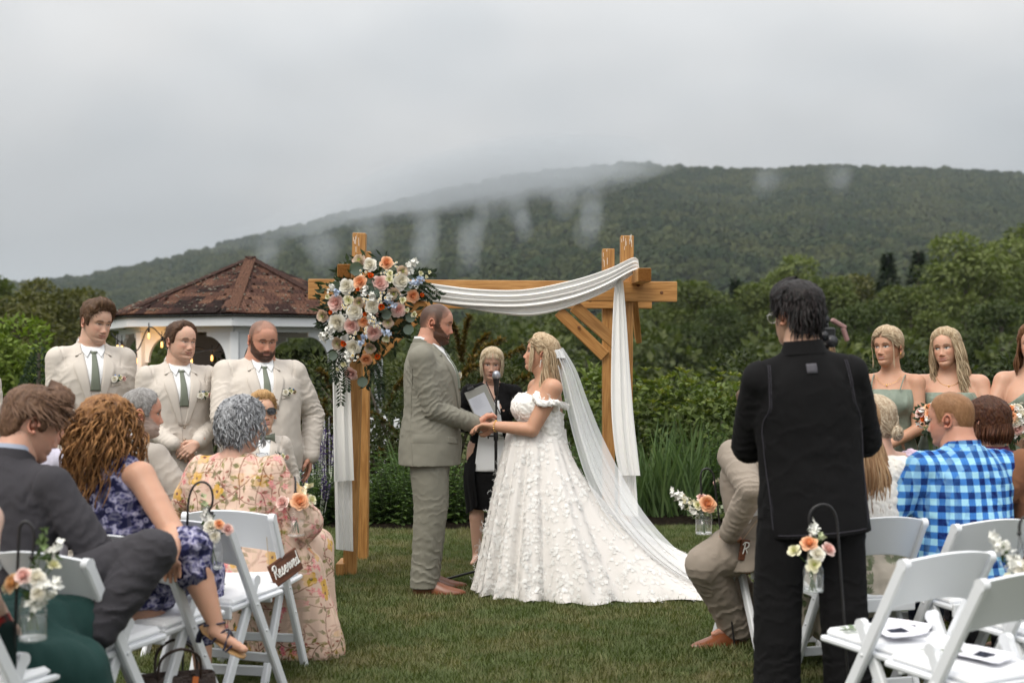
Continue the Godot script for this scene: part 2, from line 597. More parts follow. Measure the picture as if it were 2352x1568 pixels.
func broadleaf(seed_: int,a: Color,z: Color,airy: float) -> Node3D:
	rng.seed = seed_
	var root := Node3D.new()
	var trunk := Mesher.new()
	trunk.tube([Vector3(0,-1.0,0),Vector3(0.1,1.5,0),Vector3(-0.05,4.0,0.1),Vector3(0.1,7.5,0)],[0.26,0.2,0.15,0.05],8)
	part("trunk",trunk.mesh(),M.bark,root)
	var lumps := []
	var limbs := Mesher.new()
	for k in 13:
		var an := k * 2.4 + rnd(-0.3,0.3)
		var h := lerpf(2.2,9.0,k / 12.0) + rnd(-0.4,0.4)
		var reach := (1.0 - pow(absf(h - 4.6) / 5.6,2.0)) * rnd(1.7,2.5)
		var c := Vector3(cos(an) * reach,h,sin(an) * reach)
		lumps.append([c,rnd(0.9,1.5) * (1.15 - airy * 0.3),rnd(0.7,0.95)])
		limbs.tube([Vector3(0,maxf(h - 1.8,1.2),0),c * Vector3(0.5,1,0.5) - Vector3(0,0.6,0),c],[0.09,0.06,0.02],5)
	part("limbs",limbs.mesh(),M.bark,root)
	var b := Mesher.new()
	leaf_shell(b,lumps,int(5600 * (1.0 - airy * 0.45)),0.34,a,z,0.3,0.6,0.35)
	part("crown",b.mesh(),M.leaf,root)
	return root
func conifer(seed_: int,a: Color,z: Color) -> Node3D:
	rng.seed = seed_
	var root := Node3D.new()
	var trunk := Mesher.new()
	trunk.tube([Vector3(0,-1,0),Vector3(0,5,0),Vector3(0,10,0)],[0.22,0.13,0.02],7)
	part("trunk",trunk.mesh(),M.bark,root)
	var b := Mesher.new()
	var h := 0.8
	while h < 9.9:
		var reach := (10.0 - h) * 0.23 + 0.12
		for k in 9:
			var an := rnd(0,TAU)
			var dir := Vector3(cos(an),-0.28,sin(an))
			var ln := reach * rnd(0.75,1.15)
			for q in 9:
				var f := rnd(0.15,1.0)
				var p := Vector3(0,h,0) + dir * ln * f + Vector3(0,-0.1 * f * f,0)
				b.leaf(p,(dir + rdir() * 0.7).normalized(),Vector3.UP,0.42 * rnd(0.6,1.2),0.2,a.lerp(z,rng.randf()) * rnd(0.8,1.2),0.15)
		h += 0.26
	part("crown",b.mesh(),M.leaf,root)
	return root
func make_forest():
	var protos := {
		"green": broadleaf(101,Color(0.042,0.066,0.020),Color(0.075,0.10,0.032),0.0),
		"olive": broadleaf(102,Color(0.050,0.060,0.022),Color(0.085,0.092,0.034),0.5),
		"pale": broadleaf(103,Color(0.068,0.098,0.036),Color(0.11,0.145,0.055),0.45),
		"deep": broadleaf(104,Color(0.024,0.042,0.016),Color(0.045,0.066,0.022),0.0),
		"fir": conifer(105,Color(0.016,0.030,0.016),Color(0.034,0.052,0.024)),
	}
	var how := {"green": "leafy green tree","olive": "thin olive green tree","pale": "pale green airy tree","deep": "dark green full tree","fir": "dark pointed fir"}
	rng.seed = 55
	var list := [
		[35,655,46,"olive","at the left edge above the seated man"],[110,632,50,"olive","left of the tallest groomsman"],[185,650,60,"olive","behind the tallest groomsman"],
		[-40,640,55,"green","cut by the left edge"],[255,735,62,"deep","behind the left eave of the gazebo"],[400,760,58,"green","seen through the gazebo"],
		[520,770,70,"deep","seen between the gazebo posts"],[640,745,66,"green","behind the bearded groomsman"],[745,735,80,"deep","behind the left arch post"],
		[880,770,75,"green","behind the hanging flowers"],[1000,742,90,"deep","behind the groom"],[1100,725,95,"green","above the officiant"],
		[1190,745,85,"deep","above the bride"],[1290,730,90,"green","framed by the arch above the veil"],[1345,760,70,"deep","between the veil and the right arch post"],
		[1430,715,95,"green","behind the right arch post"],[1500,700,100,"green","just right of the arch beam end"],[1545,668,120,"fir","right of the arch"],
		[1600,650,110,"green","above the flowering shrub"],[1655,700,80,"deep","left of the camera operator"],[1690,640,115,"fir","above the camera operator's left shoulder"],
		[1740,655,105,"green","left of the camera operator's head"],[1820,598,120,"pale","behind the camera operator's head"],[1905,640,100,"green","right of the camera operator's head"],
		[1960,625,125,"olive","above the first bridesmaid"],[2040,580,120,"fir","tallest between the two bridesmaids' heads"],[2005,690,85,"deep","just behind the first bridesmaid"],
		[2095,660,95,"green","between the two bridesmaids"],[2160,600,125,"deep","above the second bridesmaid"],[2215,548,100,"pale","standing highest at the right"],
		[2275,600,110,"green","right of the second bridesmaid"],[2340,560,120,"pale","at the right edge"],[2300,690,80,"deep","behind the third bridesmaid"],
		[2400,520,130,"green","cut by the right edge"],[1960,700,70,"deep","low behind the first bridesmaid's hair"],[2140,720,72,"green","low behind the second bridesmaid"],
		[1580,740,78,"deep","behind the shrub tips right of the arch"],[2110,575,135,"fir","farther between the bridesmaids"],
	]
	for l in list:
		var d: float = l[2]
		var at := W(l[0],850,d)
		at.y = ground_height(at.x,at.z)
		var h: float = EYE + (850.0 - l[1]) / F * d - at.y
		var o: Node3D = protos[l[3]].duplicate()
		o.name = numbered("fir_tree" if l[3] == "fir" else "broadleaf_tree")
		add_child(o)
		o.position = at
		var s := h / 10.0
		var w := s * (rnd(1.0,1.35) if l[3] != "fir" else 1.15)
		o.scale = Vector3(w,s,w)
		o.rotation.y = rnd(0,TAU)
		tag(o,how[l[3]] + " in the wood, " + l[4],"tree","trees of the wood below the hill")
	for k in protos: protos[k].free()
	var b := Mesher.new()
	var lumps := []
	for k in 150:
		var d := rnd(55,150)
		var p := W(rnd(-150,2500),850,d)
		var r := rnd(1.6,3.4) * d / 90.0
		lumps.append([Vector3(p.x,ground_height(p.x,p.z) + r * rnd(0.2,0.9),p.z),r,0.8])
	leaf_shell(b,lumps,42000,0.55,Color(0.024,0.040,0.014),Color(0.062,0.082,0.028),0.2,0.6,0.8)
	var o := part("undergrowth",b.mesh(),M.leaf,self)
	tag(o,"dark undergrowth and young trees filling the wood's edge","undergrowth","","stuff")
func shrub(called: String,label: String,at: Vector3,lumps: Array,n: int,ln: float,a: Color,z: Color,droop := 0.2,wide := 0.5,inner := 0.75) -> Node3D:
	var root := thing(called,label,"shrub",at)
	var st := Mesher.new()
	for l in lumps:
		st.tube([Vector3(l[0].x * 0.2,-0.05,l[0].z * 0.2),l[0] * Vector3(0.6,0.5,0.6),l[0]],[0.03,0.02,0.008],5)
	part("stems",st.mesh(),M.bark,root)
	var b := Mesher.new()
	leaf_shell(b,lumps,n,ln,a,z,droop,wide,inner)
	tag(part("foliage",b.mesh(),M.leaf,root),"","","","stuff")
	return root
func ground_at(px: float,d: float) -> Vector3:
	var p := W(px,850,d)
	p.y = ground_height(p.x,p.z)
	return p
func make_garden():
	rng.seed = 77
	var pts := PackedVector3Array()
	for j in 12:
		for k in 41:
			var x := lerpf(-9,9,k / 40.0)
			var d := bed_edge(x) + j * 0.5
			pts.append(Vector3(x,ground_height(x,-d) + 0.012 + (0.03 if j else -0.02) + rnd(0,0.02),-d))
	var soil := Mesher.new()
	soil.grid(41,12,pts)
	var sm := triplanar(mat(Color(1,1,1),1.0,0.1),Vector3.ONE * 1.2,true)
	sm.albedo_texture = noise_tex(0.05,51,[lin(0.005,0.004,0.003),lin(0.014,0.011,0.008),lin(0.03,0.023,0.016)],[0.2,0.6,1.0],256,5)
	structure("garden_bed_soil",soil.mesh(),sm)
	var lumps := []
	for k in 26:
		lumps.append([Vector3(rnd(-1.15,1.15),rnd(0.25,1.25),rnd(-0.5,0.5)),rnd(0.3,0.46),0.85])
	for k in 7: lumps.append([Vector3(rnd(-0.7,0.8),rnd(1.25,1.45),rnd(-0.3,0.3)),rnd(0.22,0.32),0.8])
	var jun := shrub("juniper_shrub","big dark juniper shrub with rust brown arching tips behind the couple",ground_at(985,14.2),lumps,15000,0.06,Color(0.022,0.036,0.017),Color(0.062,0.078,0.036),-0.1,0.42,0.6)
	var b := Mesher.new()
	for s in [[-1.2,1.25,-0.35],[-1.05,1.4,-0.2],[-0.85,1.5,-0.3],[0.25,1.85,-0.12],[0.42,1.92,0.1],[0.6,1.75,0.3],[0.75,1.7,0.55],[0.95,1.62,0.6],[0.5,1.45,0.5],[-0.6,1.0,-0.5],[-0.3,0.8,0.1],[-1.25,0.95,-0.3],[1.0,1.35,0.5],[-1.0,1.1,0.2],[-0.2,1.35,0.3],[0.05,0.45,0.3],[-0.45,0.62,-0.2]]:
		var tip := Vector3(s[0],s[1],0.35 + rnd(-0.2,0.3))
		var from := tip + Vector3(-s[2] * 0.75,-0.36,-0.25)
		var path := spline([from,from.lerp(tip,0.5) + Vector3(0,0.07,0),tip],14)
		for k in 14:
			for q in 26:
				var dir: Vector3 = (path[k + 1] - path[k]).normalized()
				b.leaf(path[k] + rdir() * 0.012,(dir + rdir() * 1.0).normalized(),Vector3.UP,rnd(0.035,0.07),0.024,rcol(Color(0.22,0.13,0.04),Color(0.11,0.095,0.035)) * rnd(0.8,1.2),0.1)
	tag(part("rust_tips",b.mesh(),M.leaf,jun),"","","","stuff")
	for s in [[640,17.5,1.3,"dark yew shrub behind the bearded groomsman"],[800,17.0,1.25,"dark yew shrub behind the left arch post"],[1190,17.2,1.2,"dark evergreen shrub behind the bride"],[1330,17.5,1.15,"dark evergreen shrub behind the veil"],[1800,17.0,1.25,"dark evergreen shrub behind the camera operator"],[1980,16.6,1.25,"dark evergreen shrub behind the first bridesmaid"],[2150,16.8,1.2,"dark evergreen shrub behind the second bridesmaid"],[2330,16.4,1.3,"dark evergreen shrub behind the third bridesmaid"],[450,19.5,1.1,"dark evergreen shrub behind the middle groomsman"]]:
		var ls := []
		for k in 12: ls.append([Vector3(rnd(-0.6,0.6),rnd(0.1,1.0) * s[2],rnd(-0.4,0.4)),rnd(0.3,0.45)])
		shrub("evergreen_shrub",s[3],ground_at(s[0],s[1]),ls,3600,0.085,Color(0.010,0.018,0.009),Color(0.028,0.042,0.018),0.1,0.5)
	lumps = []
	for k in 30: lumps.append([Vector3(rnd(-1.25,1.15),rnd(0.15,1.2),rnd(-0.5,0.6)),rnd(0.26,0.42),0.9])
	var rh := shrub("leafy_shrub","bright leafy shrub with yellow green shoot tips right of the arch",ground_at(1545,14.8),lumps,9500,0.09,Color(0.034,0.060,0.020),Color(0.105,0.150,0.052),0.35,0.55)
	b = Mesher.new()
	for k in 130:
		var p := Vector3(rnd(-1.35,1.25),0,rnd(-0.3,0.8))
		p.y = 1.5 - 0.35 * pow(absf(p.x - 0.1),1.5) * 0.5 - rnd(0,0.35) - 0.25 * maxf(p.z,0)
		for q in 6:
			var d := (Vector3(cos(q * 1.05 + k),0.8,sin(q * 1.05 + k))).normalized()
			b.leaf(p,d,Vector3.UP,rnd(0.06,0.1),0.035,rcol(Color(0.20,0.20,0.045),Color(0.13,0.17,0.045)),0.2)
	tag(part("shoot_tips",b.mesh(),M.leaf,rh),"","","","stuff")
	var low := [[715,12.9,0.62],[748,12.75,0.5],[785,12.8,0.55],[872,12.8,0.60],[905,12.75,0.52],[942,12.85,0.66],[985,12.9,0.6],[1030,12.85,0.62],[1072,12.9,0.55],[855,13.3,0.72],[925,13.4,0.7],[1330,13.1,0.75],[1375,13.3,0.8],[1660,13.6,0.9],[1610,14.0,1.0],[1345,13.7,1.0],[1690,13.4,0.7]]
	var beside := ["left of the left arch post","at the foot of the left arch post","behind the left drape end","right of the left arch post","between the arch post and the groom","just left of the groom's legs","behind the groom's knees","right of the groom's legs","behind the officiant's skirt","tall, right of the left arch post","tall, left of the groom","below the veil","behind the falling veil","behind the seated man's hook","above the iris leaves","tall, under the veil's middle","low, beside the seated man's flowers"]
	for k in low.size():
		var s: Array = low[k]
		var root := thing("border_plant","leafy green border plant " + beside[k],"plant",ground_at(s[0],s[1]),0.0,"leafy plants of the border")
		var st := Mesher.new()
		b = Mesher.new()
		for q in 15:
			var a := rnd(0,TAU)
			var r := sqrt(rng.randf()) * 0.24
			var p0 := Vector3(cos(a) * r * 0.5,0,sin(a) * r * 0.5)
			var p1 := Vector3(cos(a) * r * 1.3,s[2] * rnd(0.65,1.0),sin(a) * r * 1.3)
			st.tube([p0,p0.lerp(p1,0.5),p1],[0.004,0.004,0.002],4)
			for l in 11:
				var f := lerpf(0.12,1.0,l / 10.0)
				for side in 2:
					var an := l * 1.57 + side * PI + a
					b.leaf(p0.lerp(p1,f),Vector3(cos(an),0.35 - 0.5 * (1 - f),sin(an)).normalized(),Vector3.UP,lerpf(0.125,0.055,f) * rnd(0.8,1.2),lerpf(0.055,0.026,f),rcol(Color(0.055,0.098,0.032),Color(0.115,0.175,0.058)) * rnd(0.8,1.2),0.22)
		part("stems",st.mesh(),mat(Color(0.05,0.08,0.03),0.7),root)
		tag(part("leaves",b.mesh(),M.leaf,root),"","","","stuff")
	for s in [[712,13.3,1.0,"left, beside the floral dress"],[735,13.1,0.92,"in the middle of its clump"],[757,13.4,0.98,"close to the left drape"],[722,12.7,0.55,"low at the front of the clump"]]:
		var root := thing("salvia_plant","purple salvia with upright spikes, " + s[3],"flowering plant",ground_at(s[0],s[1]),0.0,"purple salvia left of the arch")
		b = Mesher.new()
		var fl := Mesher.new()
		for q in 9:
			var p0 := Vector3(rnd(-0.08,0.08),0,rnd(-0.1,0.1))
			var p1 := p0 * 2.0 + Vector3(0,s[2] * rnd(0.7,1.0),0)
			b.tube([p0,p1],[0.004,0.002],4)
			for l in 12: b.leaf(p0.lerp(p1,l / 24.0),Vector3(rnd(-1,1),0.4,rnd(-1,1)).normalized(),Vector3.UP,0.08,0.025,rcol(Color(0.04,0.07,0.03),Color(0.07,0.1,0.045)))
			for l in 46:
				var d := Vector3(rnd(-1,1),0.5,rnd(-1,1)).normalized()
				fl.leaf(p0.lerp(p1,rnd(0.55,1.0)),d,Vector3.UP,rnd(0.018,0.034),0.016,rcol(Color(0.085,0.045,0.19),Color(0.17,0.11,0.31)))
		b.tint = Color(0.05,0.08,0.03)
		tag(part("leaves",b.mesh(),M.leaf,root),"","","","stuff")
		tag(part("flower_spikes",fl.mesh(),M.petal,root),"","","","stuff")
	for s in [[1478,13.2,0.8,"beside the right drape"],[1520,13.3,0.95,"right of the drape"],[1562,13.2,0.9,"behind the white hanging flowers"],[1605,13.5,0.95,"left of the seated man's arm"],[1500,13.7,1.05,"tall at the back of the clump"],[1585,13.9,1.05,"tall behind the seated man"],[1300,13.2,0.8,"under the veil"],[955,13.2,0.85,"among the plants left of the groom"]]:
		var root := thing("iris_plant","clump of long narrow iris leaves " + s[3],"plant",ground_at(s[0],s[1]),0.0,"iris clumps of the border")
		b = Mesher.new()
		for q in 46:
			var p := Vector3(rnd(-0.16,0.16),0,rnd(-0.12,0.12))
			var lean := Vector3(rnd(-0.35,0.35),1,rnd(-0.3,0.3)).normalized()
			var h: float = s[2] * rnd(0.6,1.05)
			var w := rnd(0.008,0.013)
			var x := Vector3(cos(q),0,sin(q))
			var bend := Vector3(lean.x,-0.2,lean.z) * rnd(0.0,0.55)
			var gp := PackedVector3Array()
			var gc := PackedColorArray()
			var col := rcol(Color(0.06,0.105,0.040),Color(0.12,0.18,0.07))
			for l in 7:
				var f := l / 6.0
				var c := p + lean * h * f + bend * h * pow(f,3.0)
				var ww := w * (1.0 - pow(f,3.0)) + 0.0006
				gp.append(c - x * ww); gp.append(c + x * ww)
				gc.append(col); gc.append(col)
			b.grid(2,7,gp,gc)
		tag(part("blades",b.mesh(),M.leaf,root),"","","","stuff")
	for s in [[1650,13.0,"left of the hook's jar"],[1685,13.1,"behind the jar"],[1620,12.95,"beside the iris clump"]]:
		var root := thing("hosta_plant","low hosta with white edged leaves " + s[2],"plant",ground_at(s[0],s[1]),0.0,"variegated hostas at the bed's edge")
		b = Mesher.new()
		for q in 40:
			var a := rnd(0,TAU)
			var d := Vector3(cos(a),rnd(0.2,1.0),sin(a)).normalized()
			b.leaf(Vector3(cos(a) * 0.05,rnd(0.02,0.12),sin(a) * 0.05),d,Vector3.UP,rnd(0.07,0.13),0.06,rcol(Color(0.10,0.15,0.07),Color(0.42,0.45,0.34)),0.2)
		tag(part("leaves",b.mesh(),M.leaf,root),"","","","stuff")
	lumps = []
	for k in 16: lumps.append([Vector3(rnd(-0.7,0.7),rnd(0.4,1.75),rnd(-0.5,0.5)),rnd(0.35,0.5)])
	shrub("light_green_shrub","bright yellow green leafy shrub at the left edge",ground_at(15,19.5),lumps,5200,0.11,Color(0.070,0.125,0.026),Color(0.14,0.20,0.05),0.2,0.55)
	var cone := thing("clipped_cone_shrub","clipped dark green cone shrub left of the tallest groomsman","shrub",ground_at(88,16.5))
	b = Mesher.new()
	for k in 9000:
		var f := 1.0 - sqrt(rng.randf())
		var a := rnd(0,TAU)
		var r := (1.0 - f) * 0.62 * (1.0 + 0.08 * noise.get_noise_3d(cos(a) * 2.0,f * 5.0,sin(a) * 2.0)) + 0.02
		var d := Vector3(cos(a),0.5,sin(a)).normalized()
		b.leaf(Vector3(cos(a) * r,f * 1.72,sin(a) * r),(d + rdir() * 0.7).normalized(),d,0.05,0.02,rcol(Color(0.022,0.040,0.024),Color(0.052,0.080,0.044)),0.1)
	tag(part("foliage",b.mesh(),M.leaf,cone),"","","","stuff")
	var ct := Mesher.new()
	ct.tube([Vector3(0,-0.05,0),Vector3(0,1.6,0)],[0.05,0.02],6)
	part("trunk",ct.mesh(),M.bark,cone)
	var fence := thing("picket_fence","white picket fence glimpsed between the plants left of the arch","fence",ground_at(740,16.0))
	for k in 13:
		var pk := Mesher.new()
		pk.box(Transform3D(Basis.IDENTITY,Vector3((k - 6) * 0.14,0.42,0)),Vector3(0.07,0.84,0.018),0.004)
		pk.lathe(Transform3D(Basis(Vector3.UP,PI / 4).scaled(Vector3(1,1,0.36)),Vector3((k - 6) * 0.14,0.84,0)),[Vector2(0.049,0),Vector2(0.001,0.06)],4)
		part("picket",pk.mesh(),M.white_paint,fence)
	for y in [0.22,0.66]:
		var r := Mesher.new()
		r.box(Transform3D(Basis.IDENTITY,Vector3(0,y,-0.03)),Vector3(1.9,0.07,0.035),0.004)
		part("rail",r.mesh(),M.white_paint,fence)
func make_gazebo():
	rng.seed = 99
	var d := 18.3
	var c := W(575,850,d)
	c.y = 0.0
	var root := thing("gazebo","white octagonal gazebo with brown mossy shingle roof behind the groomsmen","gazebo",c)
	var R := 1.84
	var eave := EYE + 0.655
	var apex := EYE + 1.40
	var corner := func(k: int,r: float,y: float) -> Vector3:
		var a := deg_to_rad(4.0 + 45.0 * k)
		return Vector3(sin(a) * r,y,cos(a) * r)
	var roof := Mesher.new()
	for k in 8:
		var a: Vector3 = corner.call(k,R + 0.05,eave)
		var b: Vector3 = corner.call(k + 1,R + 0.05,eave)
		var t := Vector3(0,apex - 0.01,0)
		roof.face([a,b,t],(a + b) / 2.0 + Vector3.UP)
		roof.face([a - Vector3(0,0.03,0),b - Vector3(0,0.03,0),t - Vector3(0,0.03,0)],-(a + b) / 2.0 - Vector3.UP)
	var rp := part("roof",roof.mesh(),mat(Color(0.03,0.018,0.014),0.95),root)
	var tones := []
	for k in 9:
		var m := triplanar(mat([Color(0.165,0.085,0.058),Color(0.135,0.066,0.046),Color(0.20,0.105,0.070),Color(0.105,0.052,0.040),Color(0.075,0.040,0.032),Color(0.175,0.092,0.066),Color(0.12,0.062,0.046),Color(0.032,0.020,0.018),Color(0.055,0.03,0.026)][k] * 0.95,0.95,0.2),Vector3.ONE * 5.0)
		m.albedo_texture = noise_tex(0.05,61,[Color(0.35,0.35,0.35),Color(0.8,0.8,0.8),Color(1,1,1)],[0.15,0.45,1.0],128,4) if not M.has("grit") else M.grit
		M.grit = m.albedo_texture
		tones.append(m)
	var unit := {}
	var courses := 15
	for k in [7,0,6,1]:
		var a: Vector3 = corner.call(k,R + 0.06,eave)
		var b: Vector3 = corner.call(k + 1,R + 0.06,eave)
		var t := Vector3(0,apex,0)
		var across := (b - a).normalized()
		var mid := (a + b) / 2.0
		var up := (t - mid)
		var slope := up.length()
		up /= slope
		var out := across.cross(up)
		if out.y < 0: out = -out
		for q in courses:
			var f0 := float(q) / courses
			var wide := (b - a).length() * (1.0 - f0)
			var n := maxi(1,int(round(wide / 0.165)))
			for i in n:
				var w := wide / n
				var x := -wide / 2.0 + w * (i + 0.5) + (w * 0.25 if q % 2 else -w * 0.2) * (0.0 if i == 0 or i == n - 1 else 1.0)
				var hgt := slope / courses * 1.25
				var s := Mesher.new()
				var key := "%d_%d" % [int(w * 60),rng.randi() % 3]
				if not unit.has(key):
					s.box(Transform3D.IDENTITY,Vector3(int(w * 60) / 60.0 + 0.012,hgt,0.014 + rnd(0,0.008)),0.004)
					unit[key] = s.mesh()
				var p := mid + across * x + up * (f0 * slope + hgt * 0.4) + out * (0.016 + rnd(0,0.005))
				var basis := Basis(across,up.rotated(across,0.06),out.rotated(across,0.06))
				var moss := noise.get_noise_3d(p.x * 1.5 + 4.0,p.y * 2.0,p.z * 1.5)
				var tone := rng.randi() % 7
				if moss > 0.10 and k != 0: tone = 7 + rng.randi() % 2
				elif moss > 0.22: tone = 8
				part("shingle",unit[key],tones[tone],rp,Transform3D(basis.rotated(out,rnd(-0.02,0.02)),p))
	for k in [7,0,1]:
		var a: Vector3 = corner.call(k,R + 0.06,eave)
		var t := Vector3(0,apex + 0.02,0)
		var cap := Mesher.new()
		for q in 14:
			var p0 := a.lerp(t,q / 14.0) + Vector3(0,0.02,0)
			var p1 := a.lerp(t,(q + 1.2) / 14.0) + Vector3(0,0.03,0)
			cap.bar(p1,p0,0.14,0.018,Vector3(a.z,0,-a.x).normalized(),0.003)
		part("hip_cap",cap.mesh(),tones[0 if k == 0 else 4],root)
	var lichen := Mesher.new()
	for k in 240:
		var side: int = [7,7,0,6][rng.randi() % 4]
		var a: Vector3 = corner.call(side,R + 0.06,eave)
		var b: Vector3 = corner.call(side + 1,R + 0.06,eave)
		var f := pow(rng.randf(),1.6) * 0.9
		var p := a.lerp(b,rng.randf()).lerp(Vector3(0,apex,0),f) + Vector3(0,0.045,0)
		lichen.tint = rcol(Color(0.30,0.27,0.22),Color(0.05,0.045,0.035))
		lichen.ball(p,Vector3(rnd(0.008,0.024),0.008,rnd(0.008,0.024)),3,6)
	tag(part("lichen",lichen.mesh(),vmat(0.95),root),"","","","stuff")
	for k in 8:
		var a: Vector3 = corner.call(k,R,eave - 0.075)
		var b: Vector3 = corner.call(k + 1,R,eave - 0.075)
		var f := Mesher.new()
		var mid := (a + b) / 2.0
		f.bar(a,b,0.025,0.135,Vector3(mid.x,0,mid.z).normalized(),0.004)
		part("fascia",f.mesh(),M.white_paint,root)
		var f2 := Mesher.new()
		var a2: Vector3 = corner.call(k,R - 0.2,eave - 0.16)
		var b2: Vector3 = corner.call(k + 1,R - 0.2,eave - 0.16)
		f2.bar(a2,b2,0.06,0.09,Vector3(mid.x,0,mid.z).normalized(),0.004)
		part("plate_beam",f2.mesh(),M.white_paint,root)
		var sf := Mesher.new()
		sf.face([a + Vector3(0,-0.05,0),b + Vector3(0,-0.05,0),b2 + Vector3(0,0.035,0),a2 + Vector3(0,0.035,0)],Vector3.DOWN)
		part("soffit",sf.mesh(),M.white_paint,root)
		var post := Mesher.new()
		var base: Vector3 = corner.call(k,R - 0.2,0.0)
		post.box(Transform3D(Basis(Vector3.UP,deg_to_rad(4.0 + 45.0 * k)),base + Vector3(0,(eave - 0.2) / 2.0,0)),Vector3(0.105,eave - 0.2,0.105),0.008)
		part("post",post.mesh(),M.white_paint,root)
		for side in [-1,1]:
			var to: Vector3 = corner.call(k + side,R - 0.2,0.0)
			var dir := (to - base).normalized()
			var br := Mesher.new()
			var o := Vector3(base.x,eave - 0.205,base.z) + dir * 0.052
			var fr := []
			var poly := PackedVector2Array([Vector2(0,0),Vector2(0.31,0)])
			for s in 9:
				var an := s / 8.0 * PI / 2.0
				poly.append(Vector2(0.31 - 0.26 * sin(an),-0.36 + 0.31 * cos(an)) if s else Vector2(0.31,-0.05))
			poly.append(Vector2(0,-0.36))
			var nn := dir.cross(Vector3.UP)
			var tri := Geometry2D.triangulate_polygon(poly)
			for sg in [-1,1]:
				for q in range(0,tri.size(),3):
					var pp := []
					for e in 3: pp.append(o + dir * poly[tri[q + e]].x + Vector3.UP * poly[tri[q + e]].y + nn * 0.02 * sg)
					br.face(pp,nn * sg)
			for q in poly.size():
				var u := poly[q]
				var w := poly[(q + 1) % poly.size()]
				var p0 := o + dir * u.x + Vector3.UP * u.y
				var p1 := o + dir * w.x + Vector3.UP * w.y
				br.face([p0 + nn * 0.02,p1 + nn * 0.02,p1 - nn * 0.02,p0 - nn * 0.02],(p1 - p0).cross(nn))
			part("bracket",br.mesh(),M.white_paint,root)
		if k != 4:
			for y in [0.28,0.85]:
				var rl := Mesher.new()
				var p0: Vector3 = corner.call(k,R - 0.2,y)
				var p1: Vector3 = corner.call(k + 1,R - 0.2,y)
				rl.bar(p0,p1,0.05,0.06,Vector3(mid.x,0,mid.z).normalized(),0.004)
				part("rail",rl.mesh(),M.white_paint,root)
			for q in 6:
				var bl := Mesher.new()
				var p: Vector3 = (corner.call(k,R - 0.2,0.565) as Vector3).lerp(corner.call(k + 1,R - 0.2,0.565),(q + 1) / 7.0)
				bl.box(Transform3D(Basis.IDENTITY,p),Vector3(0.03,0.53,0.03))
				part("baluster",bl.mesh(),M.white_paint,root)
	var deck := Mesher.new()
	deck.lathe(Transform3D.IDENTITY,[Vector2(1.75,-0.6),Vector2(1.75,0.09),Vector2(0.01,0.09)],8)
	part("deck",deck.mesh(),mat(Color(0.3,0.28,0.26),0.8),root)
	var ceil_ := Mesher.new()
	ceil_.lathe(Transform3D(Basis(Vector3.UP,0.3),Vector3.ZERO),[Vector2(R - 0.25,eave - 0.14),Vector2(0.01,apex - 0.2)],8)
	part("ceiling",ceil_.mesh(),mat(Color(0.05,0.035,0.03),0.9),root)
	var wall := Mesher.new()
	wall.box(Transform3D(Basis(Vector3.UP,0.5),Vector3(-0.75,1.35,-1.25)),Vector3(0.7,1.1,0.03),0.01)
	part("canvas_screen",wall.mesh(),mat(Color(0.36,0.31,0.29),0.9),root)
	var rope := thing("string_lights","black string of small lit bulbs hung along the gazebo eaves","string lights",c)
	var pts := [[255,765],[271,782],[312,806],[341,752],[371,772],[405,800],[439,810],[486,804],[520,800],[552,745]]
	var bulbs := [[269,798],[279,799],[312,828],[341,770],[371,790],[439,828],[486,821],[540,816]]
	var cable := Mesher.new()
	var line := []
	for p in pts: line.append(W(p[0],p[1],d - 1.5) - c)
	cable.tube(spline(line,60),Array(range(61)).map(func(_x): return 0.008),6)
	var loop2 := []
	for p in [[390,755],[440,792],[486,803],[510,780],[545,735]]: loop2.append(W(p[0],p[1],d - 1.35) - c)
	cable.tube(spline(loop2,40),Array(range(41)).map(func(_x): return 0.009),6)
	part("cable",cable.mesh(),M.black_plastic,rope)
	for p in bulbs:
		var at := W(p[0],p[1],d - 1.5) - c
		var so := Mesher.new()
		so.lathe(Transform3D(Basis.IDENTITY,at),[Vector2(0.001,0.03),Vector2(0.013,0.03),Vector2(0.013,0.08),Vector2(0.005,0.10),Vector2(0.005,0.15)],8)
		part("socket",so.mesh(),M.black_plastic,rope)
		var bu := Mesher.new()
		bu.lathe(Transform3D(Basis.IDENTITY,at),[Vector2(0.001,-0.045),Vector2(0.010,-0.038),Vector2(0.015,-0.016),Vector2(0.013,0.01),Vector2(0.009,0.03)],10)
		part("bulb",bu.mesh(),M.bulb,rope)
		var l := OmniLight3D.new()
		l.name = "bulb_light"
		l.position = at + Vector3(0,-0.02,0)
		l.light_color = Color(1.0,0.72,0.38)
		l.light_energy = 0.012
		l.light_size = 0.02
		l.omni_range = 8.0
		l.omni_attenuation = 2.0
		l.shadow_enabled = true
		rope.add_child(l,true)
func beam(parent: Node,called: String,a: Vector3,b: Vector3,w: float,d: float,side: Vector3,upright: bool) -> MeshInstance3D:
	var y := (b - a).normalized()
	var z := side.cross(y).normalized()
	var x := y.cross(z).normalized()
	var s := Mesher.new()
	s.box(Transform3D.IDENTITY,Vector3(w,(b - a).length(),d),0.004)
	return part(called,s.mesh(),M.wood_y,parent,Transform3D(Basis(x,y,z),(a + b) / 2.0))
